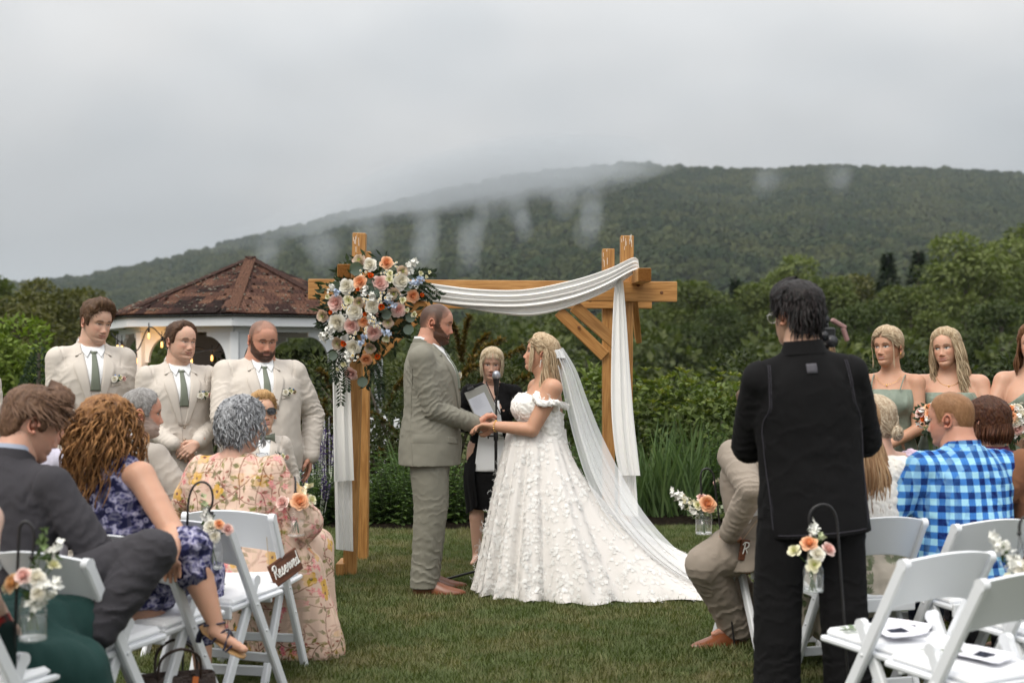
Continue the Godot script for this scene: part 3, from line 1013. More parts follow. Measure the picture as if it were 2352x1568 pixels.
func sheet(left: Array,right: Array,d: float,folds: float,amp: float,nu := 40,nv := 60,seed_ := 0.0,push := 0.0) -> ArrayMesh:
	var l := spline(left,nv - 1)
	var r := spline(right,nv - 1)
	var pts := PackedVector3Array()
	for j in nv:
		for k in nu:
			var u := k / (nu - 1.0)
			var v := j / (nv - 1.0)
			var ph := u * TAU * folds + 0.9 * sin(v * 2.3 + seed_) + 0.6 * sin(u * 9.0 + seed_ * 2.0)
			var q: Vector3 = l[j].lerp(r[j],u + 0.035 * sin(ph + 1.2) * sin(u * PI))
			var z := amp * (sin(ph) + 0.35 * sin(ph * 2.3 + 1.0 + v * 3.0)) + push * sin(u * PI)
			pts.append(W(q.x,q.y,d - z + q.z))
	var m := Mesher.new()
	m.grid(nu,nv,pts)
	return m.mesh()
func P2(list: Array) -> Array:
	var o := []
	for p in list: o.append(Vector3(p[0],p[1],p[2] if p.size() > 2 else 0.0))
	return o
func make_arch():
	rng.seed = 111
	var arch := thing("wedding_arch","honey coloured timber wedding arch of four posts, beams and braces","arch",Vector3(0,0,-10.0))
	var o := -arch.position
	var foot := func(px,d) -> Vector3: return Vector3((px - 1176.0) / F * d,-0.02,-d)
	var post := 0.089
	var lf := [W(826,536,9.69),foot.call(803,9.69)]
	var lb := [W(838,578,10.4),foot.call(831,10.4)]
	var rf := [W(1440,542,9.75),foot.call(1434,9.75)]
	var rb := [W(1397,572,10.45),foot.call(1398,10.45)]
	for p in [lf,lb,rf,rb]: beam(arch,"post",p[1] + o,p[0] + o,post,post,Vector3.RIGHT,true)
	beam(arch,"front_beam",W(708,664,9.622) + o,W(1555,670,9.682) + o,0.137,0.04,Vector3.UP,false)
	beam(arch,"back_beam",W(735,687,10.335) + o,W(1497,687,10.385) + o,0.137,0.04,Vector3.UP,false)
	for s in [[790,622,1],[1481,631,-1]]:
		var a := W(s[0],s[1],9.36)
		var b := a + Vector3(-0.10,0,-1.45)
		beam(arch,"cross_timber",a + o,b + o,post,post,Vector3.RIGHT,false)
		var e := Mesher.new()
		var z := (a - b).normalized()
		e.box(Transform3D(Basis(z.cross(Vector3.DOWN).normalized(),Vector3.UP,z),a + z * 0.002 + o),Vector3(0.085,0.085,0.006),0.002)
		part("end_grain",e.mesh(),M.wood_end,arch)
	for s in [[1318,703,1428,800,9.70],[1283,715,1390,818,10.40],[972,690,850,815,9.66],[985,700,850,830,10.36]]:
		beam(arch,"brace",W(s[0],s[1],s[4]) + o,W(s[2],s[3],s[4]) + o,0.086,0.038,Vector3(1,1,0),false)
	beam(arch,"side_brace",W(1455,668,9.8) + o,W(1466,780,10.1) + o,0.085,0.04,Vector3.FORWARD,false)
	var plate := Mesher.new()
	plate.box(Transform3D(Basis.IDENTITY,foot.call(786,9.75) + o + Vector3(0,0.06,0)),Vector3(0.055,0.11,0.3),0.004)
	part("base_block",plate.mesh(),M.wood_y,arch)
	var drip := Mesher.new()
	drip.tint = Color(0.75,0.72,0.66)
	for k in 22:
		var which: Array = [lf,rf,rb][rng.randi() % 3]
		var p: Vector3 = which[0] + o + Vector3(rnd(-0.04,0.04),-rnd(0.01,0.13),post / 2.0 + 0.001)
		drip.box(Transform3D(Basis.IDENTITY,p),Vector3(rnd(0.002,0.005),rnd(0.01,0.06),0.002))
	tag(part("sap_streaks",drip.mesh(),vmat(0.6),arch),"","","","stuff")
	var knots := Mesher.new()
	knots.tint = Color(0.13,0.05,0.015)
	for s in [[1520,672,9.66],[1402,702,10.40],[1330,752,10.375],[1466,655,9.655],[742,668,9.6],[1356,690,9.655]]:
		knots.lathe(Transform3D(Basis(Vector3.RIGHT,PI / 2),W(s[0],s[1],s[2]) + o + Vector3(0,0,0.002)),[Vector2(0.012,0),Vector2(0.0005,0.002)],9)
	tag(part("knots",knots.mesh(),vmat(0.6),arch),"","","","stuff")
	var m := mat(Color(0.86,0.86,0.845),0.9,0.2)
	m.backlight_enabled = true
	m.backlight = Color(0.45,0.45,0.45)
	m.rim_enabled = true
	m.rim = 0.2
	var drape := thing("white_drape","white chiffon drape swagged along the arch with tails at both posts","drape",Vector3.ZERO)
	part("swag",sheet(P2([[850,632],[985,650],[1100,664],[1210,664],[1320,642],[1400,616],[1452,592,-0.02],[1466,596,0.1]]),P2([[850,672],[975,690],[1080,702],[1200,705],[1300,690],[1380,662],[1456,622,-0.02],[1470,626,0.1]]),9.50,3.4,0.013,44,80,0.3),m,drape)
	part("swag",sheet(P2([[860,660],[975,684],[1080,700],[1190,702],[1280,690],[1360,664],[1420,640],[1462,606,0.08]]),P2([[860,684],[975,692],[1060,706],[1150,721],[1222,725],[1300,708],[1395,668],[1465,622,0.08]]),9.53,2.6,0.014,36,80,1.7),m,drape)
	part("tail",sheet(P2([[1414,628],[1409,700],[1405,800],[1404,930],[1412,1030],[1424,1092]]),P2([[1430,626],[1438,720],[1447,850],[1456,960],[1466,1050],[1471,1092]]),9.54,2.6,0.010,40,60,0.8),m,drape)
	part("tail",sheet(P2([[1417,632],[1412,740],[1410,860],[1412,960],[1420,1080],[1427,1182]]),P2([[1426,632],[1436,760],[1446,900],[1454,1000],[1461,1100],[1467,1186]]),9.60,2.6,0.012,34,60,2.2),m,drape)
	part("tail",sheet(P2([[773,612,0.05],[765,680],[763,800],[765,950],[767,1106]]),P2([[780,625,0.05],[794,700],[801,800],[807,950],[813,1103]]),9.52,2.0,0.010,40,60,0.2),m,drape)
	part("tail",sheet(P2([[775,630,0.04],[766,760],[766,900],[768,1100],[771,1261]]),P2([[782,640,0.04],[796,760],[802,900],[808,1100],[811,1266]]),9.57,2.3,0.012,34,60,1.4),m,drape)
	make_flowers()
var blooms := {}
func bloom(kind: String) -> Mesh:
	if not blooms.has(kind):
		blooms[kind] = []
		for k in 3: blooms[kind].append(make_bloom(kind))
	return blooms[kind][rng.randi() % 3]
func make_bloom(kind: String) -> Mesh:
	var m := Mesher.new()
	var tints := {
		"white_rose": [Color(0.78,0.74,0.60),Color(0.84,0.82,0.76)],"blush_rose": [Color(0.76,0.43,0.39),Color(0.84,0.67,0.61)],"peach_rose": [Color(0.80,0.34,0.13),Color(0.86,0.56,0.37)],
		"apricot_rose": [Color(0.84,0.50,0.20),Color(0.87,0.68,0.46)],"pale_ranunculus": [Color(0.70,0.66,0.40),Color(0.84,0.68,0.62)],"orange_ranunculus": [Color(0.75,0.10,0.01),Color(0.85,0.20,0.03)],"cream_lisianthus": [Color(0.66,0.64,0.34),Color(0.80,0.77,0.60)],
	}
	var t: Array = tints[kind]
	var ran := kind.ends_with("ranunculus")
	var petals := 34 if ran else 26 if kind.ends_with("rose") else 12
	for k in petals:
		var f := float(k) / (petals - 1)
		var a := k * 2.39996 + rnd(-0.2,0.2)
		var open := lerpf(0.05,1.08 if not ran else 1.05,pow(f,0.75))
		var ln := lerpf(0.80,1.0,f) if not ran else lerpf(0.52,0.95,pow(f,0.7))
		var spread := lerpf(1.25,0.62,f)
		var pts := PackedVector3Array()
		var cols := PackedColorArray()
		for j in 5:
			var v := j / 4.0
			for i in 5:
				var u := i / 2.0 - 1.0
				var w := spread * (0.45 + 0.55 * sin(minf(v * 1.25,1.0) * PI / 2.0)) * (1.0 - 0.35 * pow(v,6.0))
				var vv := v * (1.0 - 0.16 * u * u)
				var r := ln * sin(open) * pow(vv,0.75) + 0.05 + 0.04 * f * sin(u * 3.0 + k)
				var z := ln * cos(open) * vv * 0.95
				if not ran: z += 0.10 * f * (1.0 - v) - 0.16 * f * pow(vv,4.0)
				else: r = r * (1.0 - 0.14 * pow(vv,3.0))
				var an := a + u * w
				pts.append(Vector3(cos(an) * r,sin(an) * r,z - 0.15 + (0.05 - 0.1 * f)))
				cols.append((t[0] as Color).lerp(t[1],clampf(f * 0.75 + v * 0.35 - 0.1 + rnd(-0.06,0.06),0,1)))
		m.grid(5,5,pts,cols)
	if not ran and kind != "cream_lisianthus":
		m.tint = (t[0] as Color).lerp(t[1],0.55)
		m.ball(Vector3(0,0,0.24),Vector3(0.22,0.22,0.14),6,10)
	else:
		m.tint = Color(0.35,0.40,0.10)
		m.ball(Vector3(0,0,0.28),Vector3(0.14,0.14,0.1),4,7)
	return m.mesh()
func aim(to: Vector3,spin := 0.0) -> Basis:
	var z := to.normalized()
	var x := (Vector3.UP if absf(z.y) < 0.95 else Vector3.RIGHT).cross(z).normalized()
	return Basis(x,z.cross(x),z) * Basis(Vector3.BACK,spin)
func stock_spray(m: Mesher,p: Vector3,dir: Vector3,ln: float,r: float,n: int,a: Color,z: Color):
	for k in n:
		var f := rng.randf()
		var q := p + dir * ln * (f - 0.3) + rdir() * r * (1.0 - 0.6 * f)
		var d := rdir()
		if d.z < 0: d.z = -d.z
		var b := aim(d)
		for e in 4:
			var an := e * PI / 2 + k
			m.leaf(q,(b * Vector3(cos(an),sin(an),0.35)).normalized(),d,rnd(0.012,0.018),0.013,rcol(a,z),0.1)
func make_flowers():
	rng.seed = 121
	var root := thing("flower_arrangement","large cascade of roses, ranunculus and greenery on the arch's left corner","flower arrangement",W(830,730,9.5))
	var o := -root.position
	var list := {
		"pale_ranunculus": [[463,230,60],[838,328,58],[762,520,60],[145,713,58],[713,768,54],[278,952,60],[460,595,54],[558,990,54]],
		"white_rose": [[556,268,56],[355,455,62],[830,412,66],[426,675,66],[578,628,58],[274,768,70],[412,985,62]],
		"blush_rose": [[642,432,66],[262,600,66],[398,798,62],[585,855,64],[803,660,57],[393,1215,55]],
		"peach_rose": [[700,252,54],[473,420,57],[927,540,53],[503,765,47],[523,1090,50]],
		"orange_ranunculus": [[560,360,33],[450,480,21],[655,633,35],[510,698,21],[210,680,23],[325,955,34],[620,1070,31],[1010,530,25]],
		"cream_lisianthus": [[730,345,36],[370,575,43],[840,575,35],[880,660,25],[940,700,31],[697,910,39],[325,1135,31],[272,1180,19],[185,545,27],[1000,340,26],[1075,330,20],[1050,370,18],[725,395,39]],
	}
	var at := func(x: float,y: float,out: float) -> Vector3:
		return W((1150.0 + x * 0.4274) / 1.633,(880.0 + y * 0.4274) / 1.633,9.46 - out)
	var bulge := func(x: float,y: float) -> float:
		return 0.16 * exp(-pow((x - 540.0) / 420.0,2.0) - pow((y - 600.0) / 480.0,2.0))
	for kind in list:
		for s in list[kind]:
			var big: bool = s[2] > 40
			var out: float = bulge.call(s[0],s[1]) + (0.02 if big else 0.055)
			var r: float = s[2] * 0.2617 / 340.0 * (1.36 if big else 1.15)
			var dir := Vector3((s[0] - 560.0) / 900.0 + rnd(-0.15,0.15),(560.0 - s[1]) / 1100.0 + rnd(-0.1,0.2),1.0)
			part(kind,bloom(kind),M.petal,root,Transform3D(aim(dir,rnd(0,TAU)).scaled_local(Vector3.ONE * r),at.call(s[0],s[1],out) + o))
	var white := Mesher.new()
	for s in [[505,495,45],[190,870,75],[140,900,40],[380,1080,60],[905,290,65],[945,245,35],[215,480,40],[590,560,50],[720,560,40],[560,740,45]]:
		stock_spray(white,at.call(s[0],s[1],0.09 + bulge.call(s[0],s[1]) * 0.7) + o,Vector3(rnd(-0.5,0.5),0.7,0.3).normalized(),s[2] * 0.0009,s[2] * 0.0006,int(s[2] * 0.55),Color(0.72,0.72,0.66),Color(0.84,0.84,0.82))
	tag(part("white_stock",white.mesh(),M.petal,root),"","","","stuff")
	var blue := Mesher.new()
	for s in [[255,510,40],[740,620,55],[690,870,55],[945,425,55],[495,900,40],[1000,395,40],[480,950,30],[700,590,30]]:
		stock_spray(blue,at.call(s[0],s[1],0.10 + bulge.call(s[0],s[1]) * 0.7) + o,Vector3(1,0.2,0.3).normalized(),s[2] * 0.0008,s[2] * 0.0005,int(s[2] * 0.4),Color(0.42,0.52,0.70),Color(0.62,0.68,0.78))
	tag(part("blue_delphinium",blue.mesh(),M.petal,root),"","","","stuff")
	var daisy := Mesher.new()
	for s in [[490,335,3],[770,270,4],[665,530,6],[525,580,5],[640,580,4],[350,660,6],[570,745,7],[390,530,3],[420,1060,6],[500,840,5],[620,790,5],[330,630,4],[800,345,4],[680,320,3],[410,880,5]]:
		for k in s[2]:
			var p: Vector3 = at.call(s[0] + rnd(-28,28),s[1] + rnd(-28,28),0.125 + bulge.call(s[0],s[1]) * 0.75) + o
			var b := aim(Vector3(rnd(-0.5,0.5),rnd(-0.2,0.6),1))
			for e in 8:
				var an := e * TAU / 8
				daisy.leaf(p,b * Vector3(cos(an),sin(an),0.1),b.z,0.010,0.006,Color(0.83,0.83,0.80),0.05)
			daisy.tint = Color(0.62,0.42,0.03)
			daisy.ball(p + b.z * 0.002,Vector3.ONE * 0.0042,4,6)
	tag(part("daisies",daisy.mesh(),M.petal,root),"","","","stuff")
	var b := Mesher.new()
	for k in 900:
		var x := rng.randfn(560,230)
		var y := rng.randfn(620,270)
		var e := pow((x - 560) / 470,2) + pow((y - 600) / 560,2)
		if e > (0.62 if y < 420 else 0.92) or x + y * 0.45 > 1290 or (y > 1000 and x > 640): continue
		var p: Vector3 = at.call(x,y,bulge.call(x,y) - 0.03 + rnd(-0.04,0.03)) + o
		b.leaf(p,(Vector3(x - 560,560 - y,0) * 0.002 + rdir() * 0.8 + Vector3(0,0,0.3)).normalized(),(Vector3(0,0,1) + rdir() * 0.5).normalized(),rnd(0.04,0.085),rnd(0.015,0.03),rcol(Color(0.020,0.034,0.018),Color(0.06,0.085,0.042)) * rnd(0.7,1.2),0.15)
	tag(part("greenery",b.mesh(),M.leaf,root),"","","","stuff")
	for s in [[435,300,60,0.4],[255,460,52,2.6],[590,510,50,-0.6],[470,560,38,3.0],[545,470,40,1.2],[893,830,46,-1.2],[775,535,40,0.5],[560,410,40,-1.0],[910,725,44,-0.4],[490,1290,46,-1.5],[230,1060,40,-2.4],[640,640,40,2.0],[700,700,44,0.2],[885,460,36,-0.3]]:
		var lf := Mesher.new()
		var p: Vector3 = at.call(s[0],s[1],0.06 + bulge.call(s[0],s[1]) * 0.8) + o
		var dir := Vector3(cos(s[3]),sin(s[3]),0.25)
		var r: float = s[2] * 0.00085
		var pts := PackedVector3Array()
		for j in 6:
			for i in 5:
				var v := j / 5.0
				var u := i / 2.0 - 1.0
				var x := dir.cross(Vector3.BACK).normalized()
				pts.append(dir * r * 2.0 * (v - 0.5) + x * u * r * 0.9 * sqrt(maxf(0.0,1.0 - pow(2.0 * v - 1.0,2.0))) + Vector3.BACK * (0.2 * r * u * u - 0.1 * r * v))
		lf.tint = rcol(Color(0.085,0.12,0.09),Color(0.15,0.19,0.16))
		lf.grid(5,6,pts)
		part("eucalyptus_leaf",lf.mesh(),M.leaf,root,Transform3D(Basis.IDENTITY,p))
	var sprays := Mesher.new()
	for s in [[[300,1000],[250,1150],[290,1330],[300,1480]],[[320,1050],[340,1200],[350,1360]],[[280,1020],[225,1110],[235,1260]],[[520,1120],[545,1250],[520,1330]],[[560,1140],[620,1260],[655,1360]],[[600,1100],[650,1200],[650,1400]],[[980,430],[1060,450],[1170,530]],[[960,460],[1020,500],[1100,570]],[[700,850],[790,860],[850,800]],[[900,360],[1000,330],[1115,335]],[[260,640],[170,640],[130,655]],[[200,760],[140,790],[105,785]],[[860,620],[890,780],[880,860]],[[330,950],[300,1120],[240,1290]]]:
		var pts := []
		for q in s: pts.append(at.call(q[0],q[1],0.07) + o)
		var path := spline(pts,16)
		sprays.tint = Color(0.05,0.045,0.02)
		sprays.tube(path,Array(range(17)).map(func(_x): return 0.0016),4)
		for k in range(2,17):
			for sd in [-1,1]:
				var dir: Vector3 = (path[k] - path[k - 1]).normalized()
				var sidev: Vector3 = dir.cross(Vector3.BACK) * sd
				sprays.leaf(path[k],(dir * 0.7 + sidev * 0.8 + Vector3(0,0,rnd(-0.3,0.3))).normalized(),(Vector3.BACK + rdir() * 0.4).normalized(),rnd(0.03,0.052),0.014,rcol(Color(0.012,0.022,0.012),Color(0.035,0.055,0.028)),0.12)
	tag(part("trailing_sprays",sprays.mesh(),M.leaf,root),"","","","stuff")
func disc(s: Mesher,c: Vector3,r: float,w: float):
	var ends := [[],[]]
	for q in 16:
		var o := Vector3(0,cos(q * TAU / 16),sin(q * TAU / 16)) * r
		for e in 2: ends[e].append(c + o + Vector3((e - 0.5) * (w - 0.0005),0,0))
	s.face(ends[0],Vector3.LEFT)
	s.face(ends[1],Vector3.RIGHT)
	s.lathe(Transform3D(Basis(Vector3.FORWARD,PI / 2),c - Vector3(w / 2,0,0)),[Vector2(r,0.0005),Vector2(r,w - 0.0005)],16)
func chair_parts(root: Node3D):
	var bx := func(s: Mesher,a: Vector3,b: Vector3,w: float,dd: float): s.bar(a,b,w,dd,Vector3.RIGHT,0.006)
	for sx in [-1,1]:
		var s := Mesher.new()
		bx.call(s,Vector3(sx * 0.205,0.0,0.205),Vector3(sx * 0.205,0.755,-0.215),0.028,0.044)
		disc(s,Vector3(sx * 0.205,0.752,-0.2135),0.022,0.028)
		part("leg",s.mesh(),M.chair_white,root)
		s = Mesher.new()
		bx.call(s,Vector3(sx * 0.172,0.0,-0.235),Vector3(sx * 0.172,0.515,0.02),0.028,0.046)
		disc(s,Vector3(sx * 0.172,0.513,0.019),0.023,0.028)
		part("leg",s.mesh(),M.chair_white,root)
	var s := Mesher.new()
	var nu := 17
	for face_ in [-1,1]:
		var pts := PackedVector3Array()
		for j in 5:
			for k in nu:
				var u := k / (nu - 1.0) * 2.0 - 1.0
				var top := 0.765 + 0.022 * (1.0 - u * u)
				var low := 0.595 + 0.028 * (1.0 - u * u)
				var y := lerpf(low,top,j / 4.0)
				pts.append(Vector3(u * 0.195,y,-0.215 + (0.755 - y) * 0.55 - 0.028 * (1.0 - u * u) + face_ * 0.009))
		if face_ == 1: s.grid(nu,5,pts)
		else:
			var q := PackedVector3Array()
			for j in 5:
				for k in nu: q.append(pts[j * nu + nu - 1 - k])
			s.grid(nu,5,q)
	for e in [0,1]:
		var pts := PackedVector3Array()
		for j in 4:
			for k in nu:
				var u := k / (nu - 1.0) * 2.0 - 1.0
				var y := 0.765 + 0.022 * (1.0 - u * u) if e else 0.595 + 0.028 * (1.0 - u * u)
				var zz := lerpf(-0.009,0.009,j / 3.0) * (1 if e else -1)
				var rise := 0.004 * sin(j / 3.0 * PI) * (1 if e else -1)
				pts.append(Vector3(u * 0.195,y + rise,-0.215 + (0.755 - y) * 0.55 - 0.028 * (1.0 - u * u) + zz))
		s.grid(nu,4,pts)
	part("backrest",s.mesh(),M.chair_white,root)
	s = Mesher.new()
	s.box(Transform3D(Basis(Vector3.RIGHT,-0.06),Vector3(0,0.425,0.02)),Vector3(0.375,0.022,0.40),0.006)
	part("seat_board",s.mesh(),M.chair_white,root)
	s = Mesher.new()
	s.box(Transform3D(Basis(Vector3.RIGHT,-0.06),Vector3(0,0.448,0.03)),Vector3(0.345,0.034,0.36),0.014)
	part("seat_pad",s.mesh(),M.seat_white,root)
	s = Mesher.new()
	s.box(Transform3D(Basis.IDENTITY,Vector3(0,0.405,-0.175)),Vector3(0.375,0.058,0.018),0.004)
	part("seat_rail",s.mesh(),M.chair_white,root)
	for p in [[0.165,0.112,0.375,0.04],[0.075,-0.198,0.315,0.045]]:
		s = Mesher.new()
		s.box(Transform3D(Basis.IDENTITY,Vector3(0,p[0],p[1])),Vector3(p[2],p[3],0.018),0.004)
		part("stretcher",s.mesh(),M.chair_white,root)
	s = Mesher.new()
	for sx in [-1,1]:
		for y in [0.42,0.30]: s.ball(Vector3(sx * 0.220,y,0.205 - y * 0.557),Vector3(0.004,0.006,0.006),4,7)
	part("bolts",s.mesh(),M.white_paint,root)
var chairs := {}
func make_chairs():
	rng.seed = 131
	var first: Node3D = null
	for c in [
		["lady",568,6.52,12,"white folding chair under the woman in the floral dress, with a wooden sign"],["spare",502,6.12,24,"empty white folding chair behind the hook between the two seated women"],
		["curly",351,5.58,24,"white folding chair of the woman with curly hair"],["suit",196,5.08,26,"white folding chair under the man in the dark suit"],
		["edge",-56,4.45,26,"white folding chair cut by the left edge, under the pale armed guest"],["older",330,7.2,22,"white folding chair of the grey bearded man in tan"],
		["tan",1765,7.22,-18,"white folding chair of the seated man in tan, with a wooden sign"],["sweater",1963,6.22,-18,"white folding chair under the woman in the white sweater"],
		["plaid",2204,6.18,-24,"white folding chair under the man in the blue plaid shirt"],["near",2072,5.06,-30,"empty white folding chair with programs, behind the plaid shirted man"],
		["nearest",2240,4.62,-30,"nearest empty white folding chair, right of the other one with programs"],["right",2390,5.36,-28,"empty white folding chair cut by the right edge"],
		["ribbed",2417,6.3,-24,"white folding chair of the guest in the ribbed brown sweater"],
		["updo",2048,7.05,-16,"white folding chair of the woman with the blonde bun"],
	]:
		var o: Node3D
		var d: float = c[2]
		var p := W(c[1],850,d)
		p.y = ground_height(p.x,p.z) - 0.006
		if first == null:
			o = thing("folding_chair",c[4],"chair",p,0.0,"white folding chairs of the guests")
			chair_parts(o)
			first = o
		else:
			o = first.duplicate()
			o.name = numbered("folding_chair")
			add_child(o)
			o.position = p
			tag(o,c[4],"chair","white folding chairs of the guests")
		o.rotation.y = PI - deg_to_rad(c[3])
		chairs[c[0]] = o
func hook(label: String,foot: Vector3,shaft_top: Vector3,bend: Array,group := "shepherd hooks along the aisle"):
	var root := thing("shepherd_hook",label,"shepherd hook",foot,0.0,group)
	var pts := [Vector3(0,-0.05,0),shaft_top - foot]
	var shaft := Mesher.new()
	shaft.tube(pts,[0.0048,0.0048],8)
	part("shaft",shaft.mesh(),M.black_metal,root)
	var path := [shaft_top - foot]
	for b in bend: path.append(b - foot)
	var s := Mesher.new()
	s.tube(spline(path,30),Array(range(31)).map(func(_x): return 0.0047),8)
	s.ball(path[path.size() - 1],Vector3.ONE * 0.008,5,8)
	part("crook",s.mesh(),M.black_metal,root)
func jar(label: String,at: Vector3,k: float,hang: Vector3):
	var root := thing("mason_jar",label,"glass jar",at,0.0,"glass jars hung from the hooks")
	var g := Mesher.new()
	g.lathe(Transform3D(Basis.from_scale(Vector3.ONE * k),Vector3.ZERO),[Vector2(0.001,0.004),Vector2(0.028,0.003),Vector2(0.036,0.008),Vector2(0.038,0.02),Vector2(0.038,0.085),Vector2(0.034,0.098),Vector2(0.029,0.104),Vector2(0.029,0.122)],20)
	part("glass",g.mesh(),M.glass,root)
	var w := Mesher.new()
	w.lathe(Transform3D(Basis.from_scale(Vector3.ONE * k),Vector3.ZERO),[Vector2(0.001,0.008),Vector2(0.034,0.009),Vector2(0.0355,0.02),Vector2(0.0355,0.07),Vector2(0.001,0.0702)],20)
	part("water",w.mesh(),M.water,root)
	var r := Mesher.new()
	for y in [0.106,0.113,0.120]:
		r.lathe(Transform3D(Basis.from_scale(Vector3.ONE * k),Vector3(0,y * k,0)),[Vector2(0.0290,-0.002),Vector2(0.0312,0.0),Vector2(0.0290,0.002)],20)
	r.lathe(Transform3D(Basis.from_scale(Vector3.ONE * k),Vector3.ZERO),[Vector2(0.030,0.0),Vector2(0.037,0.003),Vector2(0.0375,0.012),Vector2(0.034,0.006),Vector2(0.028,0.003)],20)
	var rm := mat(Color(0.75,0.82,0.82),0.08,0.7)
	rm.albedo_color.a = 0.18
	rm.transparency = BaseMaterial3D.TRANSPARENCY_ALPHA
	part("thread_rings",r.mesh(),rm,root)
	var wire := Mesher.new()
	var hp := hang - at
	for sx in [-1,1]: wire.tube([Vector3(sx * 0.030 * k,0.112 * k,0),hp],[0.0012,0.0012],5)
	part("wire",wire.mesh(),M.black_metal,root)
func bunch(label: String,at: Vector3,k: float,list: Array,sprays: Array):
	var root := thing("flower_bunch",label,"flowers",at,0.0,"small bunches of flowers in the jars")
	var stems := Mesher.new()
	stems.tint = Color(0.07,0.12,0.035)
	for s in list:
		var p := Vector3(s[1],s[2],s[3]) * k
		stems.tube([Vector3(-s[1] * 0.25 * k,-0.10 * k,rnd(-0.01,0.01)),Vector3(s[1] * 0.15 * k,0,0),p],[0.0022,0.0022,0.002],5)
		part(s[0],bloom(s[0]),M.petal,root,Transform3D(aim(p + Vector3(0,0.01,0.06),rnd(0,TAU)).scaled_local(Vector3.ONE * s[4] * k),p))
	part("stems",stems.mesh(),M.leaf,root)
	var w := Mesher.new()
	var lf := Mesher.new()
	for s in sprays:
		var p := Vector3(s[0],s[1],s[2]) * k
		stock_spray(w,p,Vector3(s[0],absf(s[1]) + 0.02,0).normalized(),s[3] * k,s[4] * k,s[5],s[6],(s[6] as Color) * 1.12)
		lf.tint = Color(0.08,0.13,0.05)
		lf.tube([Vector3.ZERO,p],[0.002,0.0015],4)
		for q in 8: lf.leaf(p * rnd(0.3,1.0),rdir(),Vector3.BACK,0.035 * k,0.014,rcol(Color(0.04,0.07,0.03),Color(0.10,0.15,0.06)))
	if sprays.size():
		tag(part("small_blossoms",w.mesh(),M.petal,root),"","","","stuff")
		tag(part("leaves",lf.mesh(),M.leaf,root),"","","","stuff")
func script_word(m: Mesher,t: Transform3D,h: float,r: float):
	var glyphs := {
		"R": [[[0.15,0.0],[0.28,0.9],[0.36,1.7]],[[0.0,1.35],[0.3,1.78],[0.85,1.75],[0.95,1.35],[0.7,1.0],[0.36,0.92]],[[0.4,0.92],[0.7,0.55],[0.95,0.05],[1.2,0.12]]],
		"e": [[[0.0,0.35],[0.4,0.55],[0.62,0.8],[0.45,1.0],[0.2,0.8],[0.12,0.4],[0.3,0.05],[0.6,0.08],[0.85,0.4]]],
		"s": [[[0.0,0.3],[0.3,0.75],[0.42,1.05],[0.5,0.7],[0.58,0.3],[0.35,0.0],[0.1,0.12],[0.5,0.15],[0.85,0.4]]],
		"r": [[[0.0,0.35],[0.22,0.8],[0.28,1.0],[0.5,0.92],[0.48,0.5],[0.52,0.08],[0.8,0.4]]],
		"v": [[[0.0,0.5],[0.15,0.95],[0.3,0.8],[0.35,0.1],[0.6,0.45],[0.72,1.0],[0.9,0.85]]],
		"d": [[[0.6,0.85],[0.3,0.95],[0.1,0.5],[0.2,0.08],[0.5,0.2],[0.68,0.9],[0.8,1.9]],[[0.8,1.9],[0.66,0.8],[0.7,0.1],[0.95,0.3]]],
	}
	var adv := {"R": 1.15,"e": 0.78,"s": 0.8,"r": 0.72,"v": 0.85,"d": 0.9}
	var x := 0.0
	var total := 0.0
	for ch in "Reserved": total += adv[ch]
	for ch in "Reserved":
		for st in glyphs[ch]:
			var pts := []
			for q in st: pts.append(t * Vector3((x + q[0] - total / 2.0) * h,(q[1] - 0.6) * h,0))
			var path := spline(pts,20)
			m.tube(path,Array(range(21)).map(func(k): return r * (0.75 + 0.4 * sin(k / 20.0 * PI))),5)
		x += adv[ch]
func wooden_sign(label: String,at: Vector3,right: Vector3,up: Vector3):
	var z := right.cross(up).normalized()
	var y := z.cross(right.normalized()).normalized()
	var root := thing("reserved_sign",label,"sign",at)
	root.basis = Basis(right.normalized(),y,z)
	var s := Mesher.new()
	s.box(Transform3D.IDENTITY,Vector3(0.24,0.105,0.012),0.003)
	var wm := triplanar(mat(Color(1,1,1),0.6,0.4),Vector3(2.0,14.0,14.0))
	wm.albedo_texture = noise_tex(0.015,71,[lin(0.06,0.018,0.008),lin(0.115,0.04,0.018),lin(0.16,0.06,0.028)],[0.1,0.5,1.0],256,5)
	part("board",s.mesh(),wm,root)
	var t := Mesher.new()
	script_word(t,Transform3D(Basis.IDENTITY,Vector3(0,0,0.0075)),0.032,0.0031)
	part("lettering",t.mesh(),mat(Color(0.85,0.84,0.80),0.6),root)
	var c := Mesher.new()
	for sx in [-1,1]: c.tube([Vector3(sx * 0.11,0.05,0.0),Vector3(0.0,0.23,-0.01)],[0.0015,0.0015],5)
	part("twine",c.mesh(),mat(Color(0.45,0.33,0.2),0.9),root)
